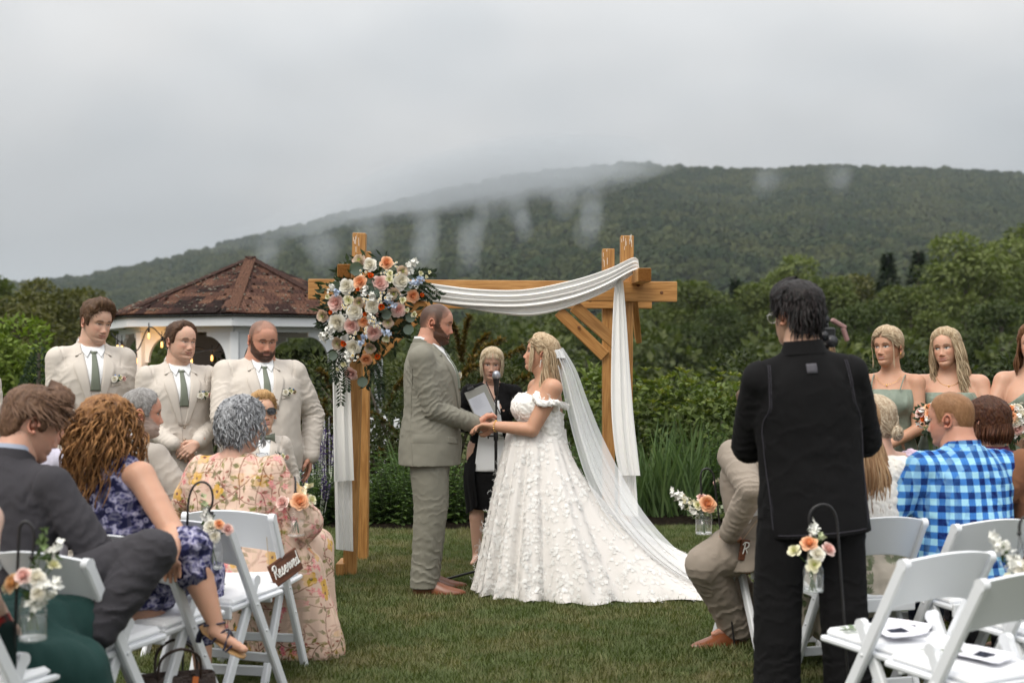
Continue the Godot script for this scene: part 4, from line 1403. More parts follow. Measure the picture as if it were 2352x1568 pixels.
func make_props():
	rng.seed = 141
	var cream := Color(0.80,0.76,0.56)
	var snow := Color(0.80,0.80,0.76)
	var d := 4.35
	hook("black shepherd hook nearest the left edge, beside the man in the dark suit",W(14,850,d) * Vector3(1,0,1),W(43,1215,d),[W(48,1203,d),W(60,1198,d),W(74,1212,d),W(78,1240,d),W(74,1268,d),W(71,1280,d)])
	jar("glass jar of flowers hanging nearest the left edge",W(74,1472,d),1.12,W(72,1282,d))
	bunch("yellow, peach and white flowers in the jar nearest the left edge",W(74,1362,d),1.12,[["apricot_rose",-0.045,0.03,0.02,0.034],["blush_rose",-0.012,0.05,0.035,0.030],["white_rose",0.02,0.045,0.03,0.032],["cream_lisianthus",0.055,0.075,0.0,0.026],["cream_lisianthus",-0.07,0.015,0.0,0.022],["white_rose",0.03,0.005,0.045,0.026]],[[0.045,0.01,0.03,0.05,0.03,26,snow],[0.055,0.11,0,0.05,0.018,14,snow],[0.02,-0.02,0.04,0.03,0.02,16,snow],[0.025,0.145,-0.01,0.05,0.014,8,Color(0.2,0.28,0.12)]])
	d = 5.75
	hook("black shepherd hook in front of the empty chair on the left",W(414,850,d) * Vector3(1,0,1),W(431,1160,d),[W(437,1130,d),W(450,1111,d),W(468,1107,d),W(482,1118,d),W(488,1140,d),W(486,1160,d),W(480,1172,d),W(486,1178,d)])
	jar("glass jar of flowers hanging between the two seated women on the left",W(488,1308,d),1.05,W(485,1176,d))
	bunch("cream and pink flowers in the jar between the two seated women",W(488,1236,d),1.05,[["cream_lisianthus",-0.055,0.02,0.02,0.034],["white_rose",0.0,0.045,0.03,0.036],["peach_rose",0.03,0.055,0.03,0.026],["blush_rose",0.06,0.035,0.02,0.03],["white_rose",0.015,0.01,0.04,0.03]],[[-0.02,0.075,0,0.06,0.025,24,snow],[-0.03,0.13,-0.01,0.06,0.016,12,Color(0.45,0.5,0.3)],[-0.01,-0.01,0.04,0.03,0.025,22,snow]])
	d = 6.82
	hook("slim black shepherd hook seen edge on beside the floral dress",W(641,850,d) * Vector3(1,0,1),W(673,1106,d),[W(674,1098,d - 0.02),W(676,1095,d - 0.06),W(678,1102,d - 0.1),W(678,1130,d - 0.12)])
	jar("glass jar of flowers hanging beside the floral dress",W(680,1232,d - 0.12),1.12,W(678,1132,d - 0.12))
	bunch("peach rose and pink rose in the jar beside the floral dress",W(680,1170,d - 0.12),1.1,[["peach_rose",0.02,0.035,0.04,0.048],["blush_rose",-0.05,0.03,0.035,0.04],["cream_lisianthus",0.065,0.04,0.0,0.03],["pale_ranunculus",-0.035,0.075,0.0,0.026]],[[0.05,0.085,0.0,0.04,0.025,14,cream]])
	d = 7.1
	hook("black shepherd hook in front of the seated man in tan",W(1692,850,d) * Vector3(1,0,1),W(1641,1100,d),[W(1637,1086,d),W(1626,1076,d),W(1614,1080,d),W(1610,1095,d),W(1611,1125,d),W(1612,1140,d)])
	jar("glass jar of flowers hanging before the knees of the man in tan",W(1617,1228,d),1.08,W(1612,1142,d))
	bunch("orange rose and white stock in the jar before the man in tan",W(1617,1174,d),1.08,[["peach_rose",0.01,0.035,0.045,0.05],["blush_rose",-0.01,0.06,0.0,0.03],["cream_lisianthus",-0.03,0.03,0.03,0.03]],[[-0.06,0.03,0.0,0.07,0.03,34,cream],[-0.095,0.045,0.0,0.07,0.026,30,snow],[-0.12,0.075,0,0.05,0.02,16,snow],[-0.045,-0.005,0.02,0.03,0.02,16,snow]])
	d = 5.3
	hook("black shepherd hook behind the legs of the camera operator",W(1962,850,d) * Vector3(1,0,1),W(1925,1215,d),[W(1921,1185,d),W(1908,1164,d),W(1888,1158,d),W(1868,1168,d),W(1859,1188,d),W(1861,1210,d)])
	jar("glass jar of flowers hanging behind the camera operator's thighs",W(1869,1360,d),0.98,W(1862,1212,d))
	bunch("peach, white and pink roses in the jar behind the camera operator",W(1866,1300,d),0.98,[["peach_rose",-0.015,0.085,0.02,0.042],["blush_rose",0.055,0.065,0.02,0.036],["white_rose",0.01,0.05,0.045,0.036],["cream_lisianthus",-0.07,0.06,0.02,0.034],["cream_lisianthus",-0.005,0.012,0.055,0.038]],[[0.005,0.13,0,0.06,0.018,18,snow],[0.03,0.10,0,0.04,0.015,10,Color(0.5,0.55,0.35)]])
	d = 4.5
	hook("black shepherd hook cut by the right edge",W(2392,850,d) * Vector3(1,0,1),W(2372,1215,d),[W(2366,1195,d),W(2354,1188,d),W(2344,1200,d),W(2342,1225,d)])
	jar("glass jar of flowers hanging at the right edge",W(2350,1428,d),1.0,W(2343,1226,d))
	bunch("white and cream flowers in the jar at the right edge",W(2350,1345,d),1.1,[["white_rose",-0.01,0.05,0.04,0.04],["cream_lisianthus",-0.045,0.015,0.03,0.034],["white_rose",0.04,0.06,0.02,0.038],["cream_lisianthus",-0.01,0.0,0.05,0.03]],[[-0.05,0.09,0,0.07,0.03,26,snow],[-0.075,0.12,0,0.05,0.02,14,snow],[-0.03,0.06,0.03,0.04,0.03,24,snow]])
	wooden_sign("small brown wooden sign lettered Reserved on the left front chair",W(655,1303,6.36),Vector3(0.36,0.24,-0.9),Vector3(-0.3,1,0))
	wooden_sign("small brown wooden sign lettered Reserved on the right front chair",W(1752,1268,6.98),Vector3(1.0,-0.14,-0.2),Vector3(0.1,1,0))
	make_microphone()
	make_bag()
	make_papers()
	var sprig := thing("fallen_flower_sprig","white flower sprig lying on the grass beside the front hook","flower",W(715,850,6.83) * Vector3(1,0,1) + Vector3(0,0.02,0))
	var w := Mesher.new()
	for s in [[-0.045,24],[-0.01,22],[0.02,22],[0.055,14],[0.09,8]]: stock_spray(w,Vector3(s[0],0.012,0.0),Vector3.RIGHT,0.03,0.018,s[1],Color(0.74,0.74,0.70),Color(0.84,0.84,0.82))
	tag(part("small_blossoms",w.mesh(),M.petal,sprig),"","","","stuff")
	var st := Mesher.new()
	st.tint = Color(0.10,0.15,0.05)
	st.tube([Vector3(-0.15,-0.004,0.02),Vector3(0,0.006,0),Vector3(0.16,0.004,-0.02)],[0.003,0.003,0.0015],6)
	part("stem",st.mesh(),M.leaf,sprig)
func make_microphone():
	var d := 9.3
	var root := thing("microphone_stand","black microphone stand between the groom and the bride","microphone stand",Vector3((1139 - 1176) / F * d,0,-d))
	var s := Mesher.new()
	s.tube([Vector3(0,0.09,0),Vector3(0,0.98,0)],[0.0105,0.0105],10)
	part("lower_tube",s.mesh(),M.black_metal,root)
	s = Mesher.new()
	s.tube([Vector3(0,0.95,0),Vector3(0.003,1.24,0)],[0.0068,0.0068],10)
	part("upper_tube",s.mesh(),M.black_metal,root)
	s = Mesher.new()
	s.lathe(Transform3D(Basis.IDENTITY,Vector3(0,0.94,0)),[Vector2(0.001,0),Vector2(0.015,0),Vector2(0.016,0.05),Vector2(0.010,0.075),Vector2(0.001,0.075)],12)
	s.box(Transform3D(Basis.IDENTITY,Vector3(-0.03,0.97,0)),Vector3(0.04,0.012,0.012),0.002)
	s.lathe(Transform3D(Basis(Vector3.BACK,PI / 2),Vector3(-0.045,0.97,0)),[Vector2(0.001,0),Vector2(0.018,0),Vector2(0.02,0.008),Vector2(0.001,0.012)],8)
	part("height_clutch",s.mesh(),M.black_plastic,root)
	for k in 3:
		var a := deg_to_rad(185.0 + 120.0 * k)
		s = Mesher.new()
		s.tube([Vector3(cos(a) * 0.02,0.115,sin(a) * 0.02),Vector3(cos(a) * 0.36,0.022,sin(a) * 0.36)],[0.008,0.008],8)
		s.lathe(Transform3D(aim(Vector3(cos(a),-0.25,sin(a))) * Basis(Vector3.RIGHT,PI / 2),Vector3(cos(a) * 0.34,0.026,sin(a) * 0.34)),[Vector2(0.001,0),Vector2(0.014,0),Vector2(0.014,0.04),Vector2(0.001,0.042)],8)
		part("leg",s.mesh(),M.black_metal,root)
	var tilt := Transform3D(Basis(Vector3.RIGHT,0.16),Vector3(0.003,1.245,0))
	s = Mesher.new()
	s.lathe(tilt,[Vector2(0.001,-0.01),Vector2(0.012,-0.01),Vector2(0.016,0.02),Vector2(0.017,0.07),Vector2(0.001,0.07)],12)
	part("clip",s.mesh(),M.black_plastic,root)
	var mic := thing("microphone","black microphone with silver grille below the officiant's mouth","microphone",root.position + Vector3(0.003,1.245,0))
	mic.basis = Basis(Vector3.RIGHT,0.16)
	s = Mesher.new()
	s.lathe(Transform3D.IDENTITY,[Vector2(0.001,0.0),Vector2(0.0125,0.0),Vector2(0.014,0.03),Vector2(0.020,0.085),Vector2(0.0225,0.098),Vector2(0.0225,0.104)],16)
	part("body",s.mesh(),M.black_plastic,mic)
	s = Mesher.new()
	s.lathe(Transform3D.IDENTITY,[Vector2(0.0225,0.104),Vector2(0.0275,0.108),Vector2(0.0275,0.118),Vector2(0.026,0.134),Vector2(0.019,0.147),Vector2(0.008,0.153),Vector2(0.0005,0.154)],18)
	var gm := mat(Color(0.36,0.38,0.42),0.4)
	gm.metallic = 0.8
	part("grille",s.mesh(),gm,mic)
func make_bag():
	var root := thing("handbag","dark brown leather handbag on the grass beside the curly haired woman's chair","handbag",W(408,850,5.45) * Vector3(1,0,1),0.35)
	var leather := triplanar(mat(Color(0.045,0.026,0.020),0.5,0.5),Vector3.ONE * 8.0)
	leather.normal_enabled = true
	leather.normal_texture = M.soft_normal
	var s := Mesher.new()
	var rows := [[0.0,0.15,0.075],[0.03,0.158,0.08],[0.15,0.15,0.065],[0.235,0.14,0.05],[0.24,0.135,0.045],[0.20,0.13,0.04]]
	var pts := PackedVector3Array()
	for r in rows:
		for k in 33:
			var a := k / 32.0 * TAU
			pts.append(Vector3(signf(cos(a)) * pow(absf(cos(a)),0.5) * r[1],r[0],-signf(sin(a)) * pow(absf(sin(a)),0.6) * r[2]))
	s.grid(33,rows.size(),pts)
	s.box(Transform3D(Basis.IDENTITY,Vector3(0,0.006,0)),Vector3(0.28,0.01,0.12),0.003)
	part("body",s.mesh(),leather,root)
	s = Mesher.new()
	s.box(Transform3D(Basis.IDENTITY,Vector3(0,0.205,0)),Vector3(0.24,0.01,0.07),0.003)
	part("lining",s.mesh(),mat(Color(0.36,0.26,0.17),0.9),root)
	for z in [-0.045,0.045]:
		s = Mesher.new()
		s.tube(spline([Vector3(-0.08,0.22,z),Vector3(-0.07,0.31,z * 1.6),Vector3(0,0.35,z * 2.2),Vector3(0.07,0.31,z * 1.6),Vector3(0.08,0.22,z)],20),Array(range(21)).map(func(_x): return 0.006),7)
		part("handle",s.mesh(),leather,root)
	s = Mesher.new()
	s.bar(Vector3(0.06,0.235,0.062),Vector3(0.03,0.06,0.09),0.022,0.003)
	part("orange_strap",s.mesh(),mat(Color(0.62,0.16,0.03),0.6),root)
	var bear := thing("bear_charm","little brown bear charm hanging on the leather handbag","charm",root.position + Vector3(0.15,0.0,0.10),0.5)
	s = Mesher.new()
	s.ball(Vector3(0,0.085,0),Vector3(0.026,0.032,0.022))
	part("body",s.mesh(),mat(Color(0.20,0.11,0.06),0.95),bear)
	s = Mesher.new()
	s.ball(Vector3(0,0.135,0.004),Vector3(0.024,0.022,0.021))
	s.ball(Vector3(0,0.130,0.024),Vector3(0.011,0.009,0.009))
	for sx in [-1,1]: s.ball(Vector3(sx * 0.018,0.153,0),Vector3(0.009,0.009,0.005))
	part("head",s.mesh(),mat(Color(0.24,0.14,0.08),0.95),bear)
	for sx in [-1,1]:
		s = Mesher.new()
		s.tube([Vector3(sx * 0.022,0.105,0),Vector3(sx * 0.042,0.07,0.008)],[0.010,0.011],8)
		part("arm",s.mesh(),mat(Color(0.20,0.11,0.06),0.95),bear)
		s = Mesher.new()
		s.tube([Vector3(sx * 0.014,0.065,0),Vector3(sx * 0.024,0.028,0.014)],[0.013,0.012],8)
		part("leg",s.mesh(),mat(Color(0.20,0.11,0.06),0.95),bear)
	s = Mesher.new()
	s.tube([Vector3(0,0.155,0),Vector3(-0.03,0.24,-0.02)],[0.0015,0.0015],5)
	part("cord",s.mesh(),M.black_plastic,bear)
func page(seed_: int) -> StandardMaterial3D:
	var im := Image.create(96,128,false,Image.FORMAT_RGB8)
	im.fill(Color(0.90,0.90,0.93))
	rng.seed = seed_
	for y in range(10,118,5):
		var x := 12
		while x < 84:
			var w := rng.randi_range(3,9)
			if y < 56 or y > 100: im.fill_rect(Rect2i(x,y,mini(w,84 - x),1),Color(0.55,0.55,0.6))
			x += w + 2
	im.fill_rect(Rect2i(26,60,44,36),Color(0.10,0.11,0.16))
	for k in 60: im.fill_rect(Rect2i(rng.randi_range(27,66),rng.randi_range(61,92),3,2),Color(0.2,0.22,0.28) * rnd(0.5,1.6))
	return painted(im,0.7)
func make_papers():
	var pm := [page(3),page(4)]
	var n := 0
	for s in [["near",-0.05,0.06,0.5,"upper program on the empty chair behind the plaid shirt"],["near",0.04,0.0,-0.35,"lower program on the empty chair behind the plaid shirt"],["nearest",-0.03,0.02,0.2,"program on the nearest empty chair"],["right",-0.07,0.04,-0.2,"program on the empty chair at the right edge"]]:
		var c: Node3D = chairs[s[0]]
		var p: Vector3 = c.transform * Vector3(s[1],0.472 + 0.008 * (n % 2) + s[2] * 0.06,s[2])
		var o := thing("paper_program","white printed " + s[4],"program",p,c.rotation.y + s[3] + PI,"programs lying on the empty chairs")
		for k in 2:
			var m := Mesher.new()
			var pts := PackedVector3Array()
			for j in 7:
				for i in 6:
					var u := i / 5.0
					var v := j / 6.0
					pts.append(Vector3((u - 0.5) * 0.14,0.0015 + 0.003 * k + 0.012 * pow(u,3.0) * k + 0.006 * sin(v * 3.0 + k),(v - 0.5) * 0.20 + 0.004 * k))
			m.grid(6,7,pts)
			part("leaf",m.mesh(),pm[n % 2],o,Transform3D(Basis(Vector3.UP,0.12 * k),Vector3.ZERO))
		n += 1
	for s in [["near",0.09,0.10,"beside the programs"],["nearest",0.02,0.10,"above the program"],["spare",0.05,0.0,"on the empty seat between the seated women"]]:
		var c: Node3D = chairs[s[0]]
		var o := thing("eucalyptus_sprig","pale green eucalyptus sprig on an empty seat, " + s[3],"sprig",c.transform * Vector3(s[1],0.478,s[2]),rnd(0,3))
		var m := Mesher.new()
		m.tint = Color(0.16,0.20,0.11)
		m.tube([Vector3(-0.09,0,0),Vector3(0,0.006,0.01),Vector3(0.09,0.003,0)],[0.002,0.002,0.001],5)
		for k in 14: m.leaf(Vector3(rnd(-0.08,0.09),0.004,0),Vector3(rnd(-0.3,0.6),rnd(0.05,0.5),[-1,1][k % 2]).normalized(),Vector3.UP,rnd(0.03,0.05),0.026,rcol(Color(0.17,0.24,0.15),Color(0.30,0.36,0.26)),0.15)
		part("leaves",m.mesh(),M.leaf,o)
class Field:
	var kind := PackedInt32Array()
	var pa := PackedVector3Array()
	var pb := PackedVector3Array()
	var r0 := PackedFloat32Array()
	var r1 := PackedFloat32Array()
	var ks := PackedFloat32Array()
	var more := []
	var cuts := []
	var folds := []
	var grooves := []
	var rough := 0.0
	var rough_freq := 20.0
	var stretch := Vector3.ONE
	var grain := FastNoiseLite.new()
	func _init(seed_ := 1):
		grain.seed = seed_
		grain.frequency = 1.0
		grain.fractal_octaves = 2
		grain.fractal_type = FastNoiseLite.FRACTAL_FBM
	func cap(a: Vector3,b: Vector3,ra: float,rb: float,k := 0.02) -> Field:
		kind.append(0); pa.append(a); pb.append(b - a); r0.append(ra); r1.append(rb); ks.append(k); more.append(null)
		return self
	func chain(pts: Array,radii: Array,k := 0.02) -> Field:
		for q in pts.size() - 1: cap(pts[q],pts[q + 1],radii[q],radii[q + 1],k if q == 0 else 0.005)
		return self
	func loft(t: Transform3D,rows: Array,sx: float,sy: float,sz: float,k := 0.03) -> Field:
		var tab := PackedFloat32Array()
		var y0: float = rows[0][0]
		var y1: float = rows[rows.size() - 1][0]
		var most := 0.0
		for q in 41:
			var y := lerpf(y0,y1,q / 40.0)
			var j := 0
			while j < rows.size() - 2 and y > rows[j + 1][0]: j += 1
			var f: float = (y - rows[j][0]) / (rows[j + 1][0] - rows[j][0])
			for e in [1,2,3,4]:
				var g := func(n): return rows[clampi(n,0,rows.size() - 1)][e] if rows[0].size() > e else 0.0
				var val: float = cubic_interpolate(g.call(j),g.call(j + 1),g.call(j - 1),g.call(j + 2),f)
				tab.append(val * (sx if e == 1 or e == 4 else sz))
				if e < 3: most = maxf(most,val * maxf(sx,sz))
		kind.append(1); pa.append(t * Vector3(0,(y0 + y1) * sy / 2.0,0)); pb.append(Vector3.ZERO); ks.append(k)
		r0.append((y1 - y0) * sy / 2.0 + most); r1.append(0.0)
		more.append([t.affine_inverse(),tab,y0 * sy,y1 * sy])
		return self
	func ball(t: Transform3D,r: Vector3,k := 0.02) -> Field:
		kind.append(2); pa.append(t.origin); pb.append(r); ks.append(k); r0.append(maxf(r.x,maxf(r.y,r.z))); r1.append(minf(r.x,minf(r.y,r.z)))
		more.append([t.affine_inverse()])
		return self
	func prim(q: int,p: Vector3) -> float:
		var kd := kind[q]
		if kd == 0:
			var ba := pb[q]
			var d := p - pa[q]
			var h := clampf(d.dot(ba) / maxf(ba.length_squared(),1e-9),0.0,1.0)
			return (d - ba * h).length() - lerpf(r0[q],r1[q],h)
		if kd == 1:
			var m: Array = more[q]
			var l: Vector3 = (m[0] as Transform3D) * p
			var tab: PackedFloat32Array = m[1]
			var y0: float = m[2]
			var y1: float = m[3]
			var f := clampf((l.y - y0) / (y1 - y0),0.0,1.0) * 39.999
			var j := int(f)
			f -= j
			j *= 4
			var rx := lerpf(tab[j],tab[j + 4],f)
			var rz := lerpf(tab[j + 1],tab[j + 5],f)
			var z := l.z - lerpf(tab[j + 2],tab[j + 6],f)
			var x := l.x - lerpf(tab[j + 3],tab[j + 7],f)
			var k0 := sqrt(x * x / (rx * rx) + z * z / (rz * rz))
			var d := -minf(rx,rz)
			if k0 > 0.001: d = k0 * (k0 - 1.0) / sqrt(x * x / (rx * rx * rx * rx) + z * z / (rz * rz * rz * rz))
			var over := maxf(l.y - y1,y0 - l.y)
			if over > 0.0: return sqrt(over * over + maxf(d,0.0) * maxf(d,0.0)) if d > -0.02 else over
			return maxf(d,over)
		var e: Vector3 = (more[q][0] as Transform3D) * p
		var r := pb[q]
		var k1 := (e / r).length()
		if k1 < 0.001: return -r1[q]
		return k1 * (k1 - 1.0) / (e / (r * r)).length()
	func at(p: Vector3,ids: PackedInt32Array) -> float:
		var d := 1e6
		for q in ids:
			var v := prim(q,p)
			var k := ks[q]
			var h := k - absf(d - v)
			d = minf(d,v)
			if h > 0.0: d -= h * h / k * 0.25
		if d < 0.06 and d > -0.06:
			for f in folds:
				var off: Vector3 = p - f[0]
				var l: float = off.length() / f[1]
				if l < 1.0:
					var w: float = 1.0 - l * l
					var s := sin(off.dot(f[2]) * f[3] + f[5] + grain.get_noise_3dv(p * 9.0) * 2.6)
					d -= f[4] * w * (1.0 - 1.7 * sqrt(absf(s) + 0.02)) * 0.75
			for g in grooves:
				var off: Vector3 = p - g[0]
				if off.length_squared() < g[2] * g[2]:
					var q: float = off.dot(g[1]) / g[4]
					d += g[3] * exp(-q * q)
			if rough > 0.0: d -= rough * grain.get_noise_3dv(p * stretch * rough_freq)
		for c in cuts: d = maxf(d,(c[0] as Vector3).dot(p) - c[1])
		return d
	func all() -> PackedInt32Array:
		return PackedInt32Array(range(kind.size()))
	func hit(from: Vector3,dir: Vector3) -> Vector3:
		var ids := all()
		var t := 0.0
		for n in 60:
			var d := at(from + dir * t,ids)
			if d < 0.0007: break
			t += d * 0.75
			if t > 1.4: break
		return from + dir * t
	func surface(cell: float,m: Mesher,color: Variant):
		var lo := Vector3.ONE * 1e6
		var hi := -lo
		var reach := PackedFloat32Array()
		for q in kind.size():
			var r := maxf(r0[q],r1[q]) if kind[q] == 0 else r0[q]
			reach.append(r)
			lo = lo.min(pa[q] - Vector3.ONE * r)
			hi = hi.max(pa[q] + Vector3.ONE * r)
			if kind[q] == 0:
				lo = lo.min(pa[q] + pb[q] - Vector3.ONE * r)
				hi = hi.max(pa[q] + pb[q] + Vector3.ONE * r)
		lo -= Vector3.ONE * cell * 3.0
		hi += Vector3.ONE * cell * 3.0
		const B := 5
		var nb := Vector3i(((hi - lo) / (cell * B)).ceil())
		var n := nb * B + Vector3i.ONE
		var val := PackedFloat32Array()
		val.resize(n.x * n.y * n.z)
		val.fill(1.0)
		var active := []
		var half := cell * B * 0.87
		var sy := n.x
		var sz := n.x * n.y
		for bz in nb.z:
			for by in nb.y:
				for bx in nb.x:
					var c := lo + (Vector3(bx,by,bz) + Vector3.ONE * 0.5) * cell * B
					var ids := PackedInt32Array()
					var d := 1e6
					for q in kind.size():
						var near := (c - pa[q]).length() - reach[q]
						if kind[q] == 0:
							var h := clampf((c - pa[q]).dot(pb[q]) / maxf(pb[q].length_squared(),1e-9),0.0,1.0)
							near = (c - pa[q] - pb[q] * h).length() - reach[q]
						if near < half + ks[q] + 0.02:
							ids.append(q)
					if ids.is_empty(): continue
					d = at(c,ids)
					if absf(d) > half * 1.9 + 0.015:
						if d < 0.0:
							for z in B + 1:
								for y in B + 1:
									for x in B + 1:
										var k := (bx * B + x) + (by * B + y) * sy + (bz * B + z) * sz
										if val[k] == 1.0: val[k] = -1.0
						continue
					active.append(Vector3i(bx,by,bz))
					for z in B + 1:
						for y in B + 1:
							for x in B + 1:
								var k := (bx * B + x) + (by * B + y) * sy + (bz * B + z) * sz
								if val[k] == 1.0 or val[k] == -1.0: val[k] = at(lo + Vector3(bx * B + x,by * B + y,bz * B + z) * cell,ids)
		var index := PackedInt32Array()
		index.resize(val.size())
		index.fill(-1)
		var off := [0,1,sy,sy + 1,sz,sz + 1,sz + sy,sz + sy + 1]
		var grow := m.v.size()
		for b: Vector3i in active:
			for z in B:
				for y in B:
					for x in B:
						var gx := b.x * B + x
						var gy := b.y * B + y
						var gz := b.z * B + z
						var k := gx + gy * sy + gz * sz
						var v0 := val[k]
						var v1 := val[k + 1]
						var v2 := val[k + sy]
						var v3 := val[k + sy + 1]
						var v4 := val[k + sz]
						var v5 := val[k + sz + 1]
						var v6 := val[k + sz + sy]
						var v7 := val[k + sz + sy + 1]
						var neg := int(v0 < 0) + int(v1 < 0) + int(v2 < 0) + int(v3 < 0) + int(v4 < 0) + int(v5 < 0) + int(v6 < 0) + int(v7 < 0)
						if neg == 0 or neg == 8: continue
						var s := Vector3.ZERO
						var cnt := 0
						if (v0 < 0) != (v1 < 0): s += Vector3(v0 / (v0 - v1),0,0); cnt += 1
						if (v2 < 0) != (v3 < 0): s += Vector3(v2 / (v2 - v3),1,0); cnt += 1
						if (v4 < 0) != (v5 < 0): s += Vector3(v4 / (v4 - v5),0,1); cnt += 1
						if (v6 < 0) != (v7 < 0): s += Vector3(v6 / (v6 - v7),1,1); cnt += 1
						if (v0 < 0) != (v2 < 0): s += Vector3(0,v0 / (v0 - v2),0); cnt += 1
						if (v1 < 0) != (v3 < 0): s += Vector3(1,v1 / (v1 - v3),0); cnt += 1
						if (v4 < 0) != (v6 < 0): s += Vector3(0,v4 / (v4 - v6),1); cnt += 1
						if (v5 < 0) != (v7 < 0): s += Vector3(1,v5 / (v5 - v7),1); cnt += 1
						if (v0 < 0) != (v4 < 0): s += Vector3(0,0,v0 / (v0 - v4)); cnt += 1
						if (v1 < 0) != (v5 < 0): s += Vector3(1,0,v1 / (v1 - v5)); cnt += 1
						if (v2 < 0) != (v6 < 0): s += Vector3(0,1,v2 / (v2 - v6)); cnt += 1
						if (v3 < 0) != (v7 < 0): s += Vector3(1,1,v3 / (v3 - v7)); cnt += 1
						s /= cnt
						var nn := Vector3(v1 + v3 + v5 + v7 - v0 - v2 - v4 - v6,v2 + v3 + v6 + v7 - v0 - v1 - v4 - v5,v4 + v5 + v6 + v7 - v0 - v1 - v2 - v3).normalized()
						var p := lo + (Vector3(gx,gy,gz) + s) * cell
						index[k] = m.vert(p,nn,color if color is Color else (color as Callable).call(p,nn))
		for b: Vector3i in active:
			for z in B:
				for y in B:
					for x in B:
						var gx := b.x * B + x
						var gy := b.y * B + y
						var gz := b.z * B + z
						if gx == 0 or gy == 0 or gz == 0: continue
						var k := gx + gy * sy + gz * sz
						var v0 := val[k] < 0.0
						for e in 3:
							var o: int = [1,sy,sz][e]
							if v0 == (val[k + o] < 0.0): continue
							var u: int = [sy,sz,1][e]
							var w: int = [sz,1,sy][e]
							var a := index[k]
							var b1 := index[k - u]
							var c := index[k - u - w]
							var d := index[k - w]
							if a < 0 or b1 < 0 or c < 0 or d < 0: continue
							m.tri(a,b1,c); m.tri(a,c,d)
func job(node: MeshInstance3D,fields: Array,extra: Mesher = null):
	jobs.append([node,fields,extra,null])
func run_job(k: int):
	var m := Mesher.new()
	for f in jobs[k][1]: (f[0] as Field).surface(f[1],m,f[2])
	if jobs[k][2]: m.add(jobs[k][2])
	jobs[k][3] = m.mesh()
func run_jobs():
	var id := WorkerThreadPool.add_group_task(run_job,jobs.size(),-1,true)
	WorkerThreadPool.wait_for_group_task_completion(id)
	for j in jobs: j[0].mesh = j[3]
var face_width := [[-0.125,0.006],[-0.121,0.022],[-0.112,0.036],[-0.10,0.047],[-0.085,0.056],[-0.065,0.0635],[-0.04,0.069],[-0.01,0.0735],[0.02,0.0765],[0.045,0.0755],[0.07,0.069],[0.09,0.0575],[0.104,0.041],[0.112,0.022],[0.115,0.003]]
var face_front := [[-0.125,0.050],[-0.121,0.068],[-0.114,0.083],[-0.104,0.0915],[-0.094,0.094],[-0.083,0.0905],[-0.07,0.0955],[-0.055,0.0965],[-0.03,0.0945],[0.0,0.0925],[0.016,0.0975],[0.035,0.0975],[0.055,0.093],[0.072,0.084],[0.09,0.066],[0.104,0.043],[0.112,0.02],[0.115,0.0]]
var face_back := [[-0.125,0.02],[-0.118,-0.005],[-0.10,-0.035],[-0.075,-0.062],[-0.05,-0.080],[-0.02,-0.094],[0.02,-0.0995],[0.055,-0.094],[0.08,-0.077],[0.10,-0.048],[0.112,-0.018],[0.115,-0.003]]
var face_middle := [[-0.125,0.03],[-0.1,0.025],[-0.06,0.018],[-0.02,0.006],[0.02,0.0],[0.115,0.0]]
var head_cache := {}
func head_row(y: float) -> Array:
	var key := int(round(y * 20000.0))
	if not head_cache.has(key): head_cache[key] = [smooth_table(face_width,y),smooth_table(face_front,y),smooth_table(face_back,y),smooth_table(face_middle,y)]
	return head_cache[key]
func head_point(y: float,a: float,L: Dictionary) -> Vector3:
	var r := head_row(y)
	var jaw: float = lerpf(L.get("jaw",1.0),1.0,smoothstep(-0.09,0.01,y))
	var w: float = r[0] * jaw * L.get("wide",1.0) * (1.0 if L.get("male",1.0) > 0.5 else lerpf(0.86,0.97,smoothstep(-0.10,-0.02,y)))
	var s := sin(a)
	var c := cos(a)
	var x := w * signf(s) * pow(absf(s),0.92)
	var z: float = r[3] + ((r[1] - r[3]) * pow(c,0.86) if c > 0 else (r[3] - r[2]) * c)
	return Vector3(x,y,z)
func bump(x: float,y: float,wx: float,wy: float) -> float:
	return exp(-x * x / (wx * wx) - y * y / (wy * wy))
func hairline(L: Dictionary,a: float) -> float:
	return lerp_table(L.get("hairline",[[0.0,0.078],[0.6,0.074],[0.85,0.05],[1.15,0.03],[1.3,-0.03],[1.5,-0.03],[1.62,0.012],[1.95,0.0],[2.2,-0.05],[2.6,-0.075],[3.15,-0.08]]),absf(a))
